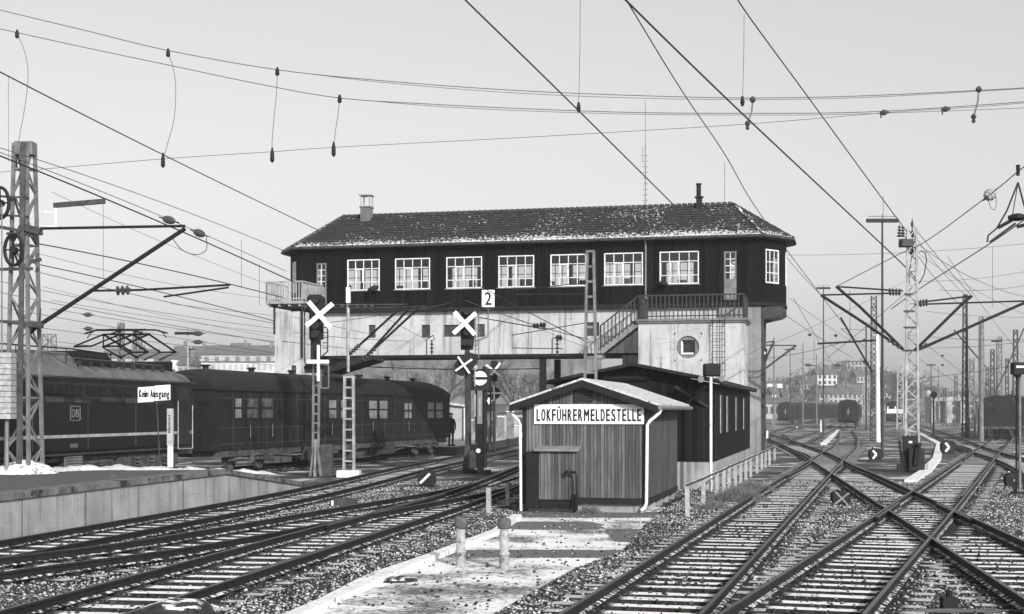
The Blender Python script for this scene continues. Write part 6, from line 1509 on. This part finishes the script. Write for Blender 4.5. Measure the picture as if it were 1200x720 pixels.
for i,(a,b,s,wd,lab) in enumerate([
 ((-5,82,22),(375,271,72),2,1.3,'long straight wire from the left edge to the roof corner'),
 ((-5,181,30),(345,331,60),-3,1.7,'thick wire over the left lattice mast head'),
 ((-5,177,31),(335,318,66),-4,.9,'thin wire just above the thick left wire'),
 ((-5,172,32),(340,297,70),-5,.9,'upper thin wire passing the two dark pods'),
 ((40,285,36),(332,349,60),-3,1.3,'wire from the left mast wheel to the left balcony'),
 ((40,309,36),(320,376,60),-2,1.1,'wire below the wheel running to the left balcony'),
 ((40,318,36),(320,379,60),2,.8,'lower thin wire running to the balcony side'),
 ((0,330,40),(320,385,80),4,.6,'fine wire behind the second left arm'),
 ((0,343,45),(480,425,90),4,.7,'long fine wire crossing the left tower'),
 ((0,360,50),(450,432,95),3,.6,'fine wire just above the locomotive roof'),
 ((0,378,60),(360,420,110),2,.6,'faint wire above the pantograph'),
 ((60,362,70),(360,405,130),2,.6,'faint wire near the two left pods'),
 ((0,392,60),(360,432,120),2,.5,'lowest faint wire above the coach'),
 ((40,296,50),(330,352,110),6,.5,'faint wire between the left arms'),
 ((370,380,53),(545,352,70),2,.7,'wire from the left signal past the number sign'),
 ((345,390,60),(560,400,75),4,.6,'wire along the pale wall'),
 ((330,400,62),(640,425,90),3,.6,'wire crossing low over the pale wall'),
 ((556,332,45),(690,402,42.6),1,1.1,'wire slanting down to the ladder mast behind the shed'),
 ((545,352,50),(690,398,42.6),3,1.0,'second wire slanting to the ladder mast'),
 ((430,360,60),(545,420,75),2,.6,'wire slanting across the small dark wall windows'),
 ((560,372,60),(640,386,52),0,1.3,'tube like wire right of the light signal'),
 ((430,430,75),(640,432,75),2,1.2,'wire running under the deck beam'),
 ((440,425,90),(620,440,95),2,.7,'fine wire under the deck'),
 ((585,440,80),(640,480,110),0,.7,'wire slanting behind the small shed'),
 ((900,405,80),(1060,330,140),3,.5,'faint wire rising from the brick pier'),
 ((893,350,80),(1000,420,160),2,.7,'wire with round insulator left of the T lamp'),
 ((905,470,120),(1060,345,90),2,.6,'faint wire climbing to the left arms'),
 ((1076,420,75),(1200,500,150),0,.5,'fine wire falling right of the lattice mast'),
 ((1080,400,75),(1170,470,150),0,.5,'fine wire right of the mast arms'),
 ((1090,395,110),(1210,398,100),2,.6,'horizontal wire among the hazy masts'),
 ((1060,445,150),(1210,425,110),2,.7,'pale horizontal wire above the far bridge'),
 ((1100,340,100),(1200,335,100),3,.6,'fine wire at the upper right masts'),
 ((1110,300,60),(1200,420,120),4,.5,'long fine wire falling to the right edge'),
 ((900,420,100),(985,402,76),2,.7,'wire to the low arm of the T lamp'),
 ((905,445,180),(1020,470,220),3,.5,'faint wire before the hill'),
 ((930,350,110),(1010,480,260),2,.5,'faint long wire converging over the coach'),
 ((60,225,40),(345,345,75),4,.5,'fine wire beneath the thick left wire'),
 ((60,352,60),(330,392,110),2,.5,'fine wire just over the pods beside the lamp'),
 ((50,336,70),(345,400,120),3,.45,'very fine wire crossing the second left arm'),
 ((200,356,90),(345,372,110),1,.5,'short fine wire left of the tower'),
 ((50,405,100),(340,418,150),2,.5,'faint low wire over the town roofs'),
 ((345,372,62),(560,412,80),3,.6,'fine wire over the left part of the pale wall'),
 ((600,372,66),(700,412,60),1,.5,'fine wire over the right part of the pale wall'),
 ((1080,300,60),(1205,370,90),5,.5,'fine wire right of the mast head'),
 ((1075,330,62),(1205,318,60),3,.45,'almost level faint wire right of the lattice mast'),
 ((1085,365,110),(1205,372,110),2,.5,'faint wire over the hazy masts, upper'),
 ((1085,408,130),(1205,400,120),2,.5,'faint wire over the hazy masts, lower'),
 ((925,350,100),(1030,420,160),2,.5,'faint wire behind the T lamps'),
 ((1040,430,110),(1000,478,300),0,.5,'faint wire converging right of the coach')]):
    sag(lab,a,b,s,wd,'wire' if wd>1 else 'wire_thin')
# vertical thin droppers
for x,y0,y1,Y,lab in ((10,90,190,30,'thin dropper pair at the far left'),(121,238,327,38,'thin dropper beside the lamp tube'),(283,281,338,50,'thin dropper left of the balcony'),(1035,230,258,58,'short dropper above the T lamp'),(849,190,250,60,'faint dropper right of the antenna'),(1163,290,360,60,'faint dropper near the right arm'),(954,395,425,80,'dropper below the left arms'),(996,340,400,80,'dropper above the low arm'),(304,310,358,60,'faint dropper just left of the balcony')):
    wire(lab,[(x,y0,Y),(x,y1,Y)],.6,'dropper',mat='wire_thin',group='droppers',name='wire_dropper')
# pods (egg insulators)
def pod(label,px,py,Y,rx,ry,ang=0,mat='insul'):
    p=at(px,py,Y); r=thing('egg_insulator',label,'insulator',tuple(p),'egg shaped insulators on the wires'); s=Y/F; d=Vector((math.cos(R(ang)),.2,-math.sin(R(ang)))).normalized()
    mb=MB(); n=9; P=[];rr=[]
    for i in range(n): t=-1+2*i/(n-1); P.append(p+d*(rx*s*t)); rr.append(max(.01,ry*s*math.sqrt(max(0,1-t*t))*(1 if i%2 else .85)))
    mb.tube(P,rr,10); mb.build('shell',M[mat],r); mb=MB(); mb.tube([p-d*(rx*1.5*s),p+d*(rx*1.5*s)],.02,5); mb.build('rod',M['black'],r); return r
for a in ((198,258,44,8,5.2,15,'pod on the upper left wire, the left one of the near pair'),(233.5,273.5,46,7.5,5,20,'pod on the upper left wire, the right one of the near pair'),(103,369,90,5,3,0,'upper small pod above the locomotive'),(103.5,385.5,90,5,3,0,'lower small pod above the locomotive'),(232,391,80,6,3.4,0,'upper small pod beside the T lamp behind the coach'),(232,401,80,6,3,0,'lower small pod beside the T lamp behind the coach'),(168,408.5,100,3,1.5,0,'tiny pod right of the pantograph'),(225,409.5,100,4,1.2,0,'tiny flat pod above the coach roof'),(949,392.5,110,2,2,0,'tiny round ball insulator left of the T lamps'),(979.5,393.5,110,2,2,0,'tiny round ball insulator below the arms'),(1013,398.5,110,2.2,1.6,0,'tiny pod on the low arm'),(1013,424,110,2,2,0,'tiny ball on the slanting low arm'),(1104.5,417,140,1.5,1.5,0,'upper tiny ball right of the lattice mast'),(1104.5,428,140,1.5,1.5,0,'lower tiny ball right of the lattice mast'),(947,428,160,4,2,0,'small pod above the white house on the left'),(981,428,160,4,2,0,'small pod above the white house on the right')):
    pod(a[6],*a[:6])
pod('round pale insulator disc on the wire at the upper right',1160,228.5,36,7.5,7.5,-40,'steel_lt')
wire('small wire loop hanging under the pale insulator disc',[(1158,234,36),(1161,243,36),(1165,246,36),(1167.5,240,36),(1167,230,36)],.7,'wire loop',name='wire_loop')
wire('drooping wire loop between the two dark pods',[(201,278,44),(212,292,44),(225,298,44),(234,298,44),(242,292,45),(242,278,46)],1.0,'wire loop',name='wire_loop')
# section insulator at upper right
r=thing('section_insulator','hanging section insulator with struts at the right edge of the sky','insulator',tuple(at(1180,262,40)))
mb=MB(); mb.tube([at(x,y,40) for x,y in ((1193,214),(1180,247),(1168,268),(1158,276),(1157,284))],.025,6); mb.tube([at(x,y,40) for x,y in ((1193,214),(1200,240),(1206,262))],.025,6); mb.tube([at(1193,214,40),at(1186,255,40)],.015,5); mb.build('suspension_wires',M['wire'],r)
mb=MB(); mb.beam(at(1160,284,40),at(1190,262,40),.05,.06); mb.tube([at(1170,267,40),at(1186,258,40)],.05,8); mb.tube([at(1192,266,40),at(1212,261,40)],.05,8); a=at(1183,262,40); mb.lathe(at(1192,254,40)-Vector((0,0,.12)),[(.1,0),(.26,.06),(.26,.14),(.1,.2)],10); mb.lathe(at(1193,201,40)-Vector((0,0,.12)),[(.05,0),(.06,.3)],8); loose(mb,'runner',M['black'],r)
# ---------------- background, under bridge and left town ----------------
def house(label,x,y,wd,dp,h,rh,wall,wins=(3,2),roofm='roof_far',grp=None,ang=0,z0=-.3,name='house',flat=False,winm='steel_dk'):
    r=thing(name,label,'building',(x,y,z0),grp); c_,s_=math.cos(ang),math.sin(ang)
    T=lambda a,b,z:(x+a*c_-b*s_,y+a*s_+b*c_,z0+z)
    mb=MB(T); mb.box((-wd/2,0,0),(wd/2,dp,h)); mb.build('wall',M[wall],r)
    if not flat: mb=MB(); mb.prism([(0-.4,h),(dp/2,h+rh),(dp+.4,h)],-wd/2-.3,wd/2+.3,lambda b,z,t:T(t,b,z)); rf=mb.build('roof',M[roofm],r); m=MB(T); m.box((wd*.2,dp*.4,h+rh*.5),(wd*.2+.7,dp*.4+.7,h+rh+1)); m.build('chimney',M['brick'],rf)
    else: mb=MB(T); mb.box((-wd/2-.2,-.2,h+.003),(wd/2+.2,dp+.2,h+.3)); mb.build('roof',M[roofm],r)
    if wins:
        nx,nz=wins
        for j in range(nz):
            mb=MB(T)
            for i in range(nx):
                cx=-wd/2+wd*(i+.5)/nx; cz=h*(j+.55)/nz; ww=min(.6,wd/nx*.25); hh=min(.85,h/nz*.28)
                mb.box((cx-ww,-.06,cz-hh),(cx+ww,-.004,cz+hh))
            loose(mb,'window',M[winm],r)
    return r
def hpx(label,px0,px1,ytop,Y,dp=10,wall='housew',rh=2.5,wins=(3,2),zb=-.3,**k):
    x=((px0+px1)/2-600)/F*Y; wd=(px1-px0)*Y/F; h=EYE-(ytop-HZ)*Y/F-zb; return house(label,x,Y,wd,dp,h,rh,wall,wins,z0=zb,**k)
hpx('dull brick building standing behind the tracks under the deck',395,705,404,150,14,'brick',3,(22,3),winm='dimwin')
hpx('low pale building seen under the deck right of the signals',583,636,484,128,6,'houseg',.8,(5,1))
hpx('long low white building above the coach roof',226,334,425,330,12,'housew',0,(16,6),roofm='roof_far',flat=True,winm='houseg')
hpx('grey roofed block behind the long white building',236,345,416,400,14,'houseg',3,(9,6),winm='brick')
hpx('small gabled white house right of the pantograph',200,214,421,300,10,'housew',3,(2,2))
hpx('white house with flat front left of the coach',182,198,424,310,10,'housew',2,(3,2))
hpx('pale low block behind the left mast',60,120,427,380,12,'houseg',2,(6,2))
hpx('hazy block behind the pantograph',118,180,420,420,12,'houseg',3,(6,3))
for px0,px1,yt,Y,rh,wn,lab in ((208,222,428,270,2,(2,4),'grey house right of the pantograph, lowest one'),(222,240,420,450,4,(3,4),'hazy house behind the T lamp pole'),(243,262,424,480,4,(3,4),'hazy house above the left end of the white building'),(268,290,419,470,5,(4,4),'hazy house with steep roof above the white building'),(296,322,421,460,4,(4,4),'hazy house nearest the left tower'),(150,168,425,430,4,(3,4),'hazy house behind the pantograph diamond')):
    hpx(lab,px0,px1,yt,Y,10,'houseg',rh,wn,winm='brick')
# right side hill with wood
def hill():
    pts=[(870,470),(895,455),(915,445),(935,440),(950,430),(975,427),(1000,425),(1025,428),(1045,438),(1062,446),(1080,452),(1100,466),(1130,474),(1200,476),(1300,478)]
    Y=520; vs=[];fs=[]; rows=[(430,0),(455,.35),(485,.75),(520,1),(580,1.0),(700,.2)]
    dense=[]; 
    for i in range(len(pts)-1):
        for k in range(6): t=k/6; dense.append((pts[i][0]*(1-t)+pts[i+1][0]*t,pts[i][1]*(1-t)+pts[i+1][1]*t))
    dense.append(pts[-1]); rr=random.Random(9)
    for (yy,f) in rows:
        for px,py in dense:
            z=(EYE-(py-HZ)*Y/F-2.2)*f+rr.uniform(-.4,.4)*f-.3; vs.append(((px-600)/F*Y*(1+(yy-520)/1500),yy,z))
    m=len(dense)
    for i in range(len(rows)-1):
        for j in range(m-1): fs.append((i*m+j,i*m+j+1,(i+1)*m+j+1,(i+1)*m+j))
    mb=MB(); mb.add(vs,fs); tag(mb.build('hill',M['hillm'],None,True),'wooded hazy hill beyond the yard on the right','hill',kind='structure')
    # wood: leaf clumps
    mb=MB()
    for i in range(1300):
        j=rr.randrange(0,m-1); row=rr.choice([0,1,1,2,2,3]); v=vs[row*m+j]; s=rr.uniform(1.0,2.6); c=Vector(v)+Vector((rr.uniform(-2,2),rr.uniform(-12,12),s*.5))
        for q in range(16):
            d=Vector((rr.gauss(0,1),rr.gauss(0,1),rr.gauss(0,.8))).normalized()*s*rr.random()**.4; a=Vector((rr.gauss(0,1),rr.gauss(0,1),rr.gauss(0,1))).normalized()*s*.28; b=Vector((rr.gauss(0,1),rr.gauss(0,1),rr.gauss(0,1))).normalized()*s*.28
            p=c+d; mb.add([p-a,p+b,p+a],[(0,1,2)])
    tag(mb.build('wood',M['leaf']),'bare winter wood covering the hazy hill','wood',kind='stuff')
hill()
def hillhouse(label,px0,px1,ytop,ybot,Y,wins,wall='housew',rh=2):
    x=((px0+px1)/2-600)/F*Y; wd=(px1-px0)*Y/F; zb=EYE-(ybot-HZ)*Y/F; return house(label,x,Y,wd,9,(ybot-ytop)*Y/F,rh,wall,wins,z0=zb)
hillhouse('large white house on the slope above the lone coach',958,981,439,452,440,(4,2))
hillhouse('small white block left of the hill, first of a pair',899,906,449,455,400,None,rh=.6)
hillhouse('small white block left of the hill, second of a pair',910,917,449,455,400,None,rh=.6)
hillhouse('pale house on the hillside right of the large one',1004,1016,441,449,455,(3,1),'houseg')
hillhouse('tiny pale house low on the left slope',905,913,462,470,380,(2,1))
hillhouse('tiny pale house below the large white house',918,926,464,471,380,(2,1),'houseg')
hillhouse('long grey block along the foot of the hill',960,1010,462,474,420,(9,2),'houseg')
hillhouse('grey building crowning the hill',992,1020,424,434,540,(6,2),'houseg',.5)
hillhouse('hazy grey blocks behind the lattice mast',1075,1130,462,478,460,(8,2),'houseg',1)
for i,(a,b_,t,bt,Y) in enumerate(((925,936,456,462,470),(938,950,450,457,460),(1022,1034,445,452,480),(984,994,456,461,430),(932,945,468,474,400),(1030,1044,460,467,440),(1110,1124,469,476,420),(1160,1176,464,472,430))):
    hillhouse(['small grey house on the slope left of the white house','grey gabled house left of the large white house','small grey house near the right end of the hill','tiny house just right of the large white house','low grey house at the foot of the hill on the left','grey house low behind the tall T lamp','hazy low house under the far right masts','hazy low house behind the wagons'][i],a,b_,t,bt,Y,(3,1),'houseg' if i%3 else 'housew',1.6)
for i,(a,b_,t) in enumerate(((895,940,473),(940,985,478),(1100,1150,474),(1150,1210,470))):
    hillhouse(['low hazy shed behind the brick pier','low hazy shed left of the lone coach','low hazy shed under the far masts','low hazy shed behind the freight wagons'][i],a,b_,t,491,340,(7,1),'houseg',1.5)
# far bridge on the right
r=thing('far_bridge','hazy low railway bridge with arches at the right','bridge',tuple(at(1120,480,300)))
mb=MB(); a=at(1090,468,300);c=at(1215,462,300); mb.box((a.x,300,a.z-.4),(c.x,304,a.z+.5))
for px in (1093,1112,1130,1150,1170): p=at(px,480,300); mb.box((p.x-.7,300.2,-.3),(p.x+.7,303.8,a.z-.403))
mb.build('span',M['houseg'],r)
# bare trees: under bridge and left town
def baretree(label,x,y,h,seed,grp='bare winter trees'):
    rr=random.Random(seed); r=thing('bare_tree',label,'tree',(x,y,-.3),grp)
    mb=MB(); mb.tube([(x,y,-.3),(x+.1,y,h*.25),(x,y,h*.45)],[h*.03,h*.022,h*.016],7); mb.build('trunk',M['tree'],r)
    mb=MB()
    def br(p,d,l,rad,dep):
        q=p+d*l; mb.tube([p,q],[rad,rad*.6],4,False)
        if dep==0: return
        for i in range(3 if dep>1 else 4):
            nd=(d+Vector((rr.gauss(0,.5),rr.gauss(0,.5),rr.gauss(.1,.35)))).normalized(); br(p+d*l*rr.uniform(.6,1),nd,l*rr.uniform(.6,.8),rad*.6,dep-1)
    for i in range(6): a=rr.uniform(0,6.28); br(Vector((x,y,h*(.2+.05*i))),Vector((math.cos(a)*.6,math.sin(a)*.6,.8)).normalized(),h*.26,h*.011,4)
    mb.build('crown',M['tree'],r)
for i,(px,Y,h,lab) in enumerate(((470,135,7,'bare tree before the brick building, left one'),(520,138,7,'bare tree before the brick building behind the coach end'),(602,130,7.5,'bare tree before the brick building left of the shed'),(615,120,6,'smaller bare tree close to the shed roof'),(656,134,7,'bare tree seen right of the deck post'),(262,250,11,'bare tree above the long white building'),(225,250,9,'bare tree left of the long white building'),(430,140,7,'bare tree beside the left tower opening'),(1090,300,9,'bare hazy tree right of the lattice mast'),(1062,310,12,'bare hazy tree behind the lattice mast'),(1140,290,9,'bare hazy tree by the far bridge'),(940,330,10,'bare hazy tree left of the lone coach'),(1040,330,12,'bare hazy tree right of the lone coach'))):
    baretree(lab,(px-600)/F*Y,Y,h,20+i)
# small posts/markers on the right yard
for px,yb,yt,lab in ((906,500,489,'short white marker post behind the pier'),(962,506,493,'white marker post left of the coach track'),(934,503,500,'tiny white marker by the background track'),(899,516,505,'low pale marker at the pier foot')):
    Y=F*2.42/(yb-HZ); p=at(px,yb,Y); mb=MB(); mb.box((p.x-.07,Y-.06,-.2),(p.x+.07,Y+.06,at(px,yt,Y).z)); tag(mb.build('marker_post',M['offwhite'],None,loc=(p.x,Y,-.2)),lab,'marker post')
# twin-lens signal far right
r=thing('small_signal','small far signal with one pale and one dark round lamp','signal',tuple(at(1094,512,140))); mb=MB(); p=at(1094,512,140); mb.tube([(p.x,140,-.2),at(1094,458,140)],.09,6); mb.build('pole',M['steel_dk'],r)
mb=MB(); mb.lathe(at(1088,460,139.8),[(.22,-.1),(.22,.1)],12,'y'); mb.build('pale_lamp',M['steel_lt'],r); mb=MB(); mb.lathe(at(1094,463,139.7),[(.33,-.1),(.33,.1)],12,'y'); mb.build('dark_lamp',M['black'],r)
# signal attached on pier right side
r=thing('pier_signal','small black signal box fixed to the side of the brick pier','signal',tuple(at(896,416,66))); mb=MB(); a=at(893.5,423,66);c=at(899,409,66); mb.box((a.x,66,a.z),(c.x,66.3,c.z)); mb.build('signal_box_body',M['black'],r); mb=MB(); mb.lathe(at(895.5,414,65.9),[(.07,-.12),(.09,0)],10,'y'); mb.build('lens',M['steel_lt'],r); mb=MB(); mb.tube([at(893,402,66.2),at(897,392,66.2)],.05,6); mb.tube([at(890,424,66.2),at(897,426,66.2)],.05,6); mb.build('bracket',M['black'],r)
# rubble and stones in snow near the shed base
rr=random.Random(12); mb=MB()
for i in range(260):
    p=gnd(rr.uniform(400,760),rr.uniform(606,716),-.19); 
    if (p.x-.19*p.y)<-5.6 : continue
    s=rr.uniform(.008,.028); mb.lathe(p,[(s*rr.uniform(.6,1),0),(s,s*.5),(s*.3,s)],5)
tag(mb.build('pebbles',M['dark']),'small dark pebbles scattered over the snowy path','pebbles',kind='stuff')
# ---------------- haze ----------------
mb=MB(); mb.box((-380,-40,-1.5),(420,720,34)); hz=mb.build('haze',M['white']); hz.data.materials.clear()
hm=bpy.data.materials.new('winter_haze'); hm.use_nodes=True; nt=hm.node_tree; nt.nodes.clear(); o_=N(nt,'ShaderNodeOutputMaterial'); pv=N(nt,'ShaderNodeVolumePrincipled'); pv.inputs['Color'].default_value=(.95,.95,.95,1); pv.inputs['Density'].default_value=.00052; pv.inputs['Anisotropy'].default_value=.2
nt.links.new(pv.outputs[0],o_.inputs['Volume']); hz.data.materials.append(hm); tag(hz,'pale winter haze fading the far end of the yard','haze',kind='stuff')
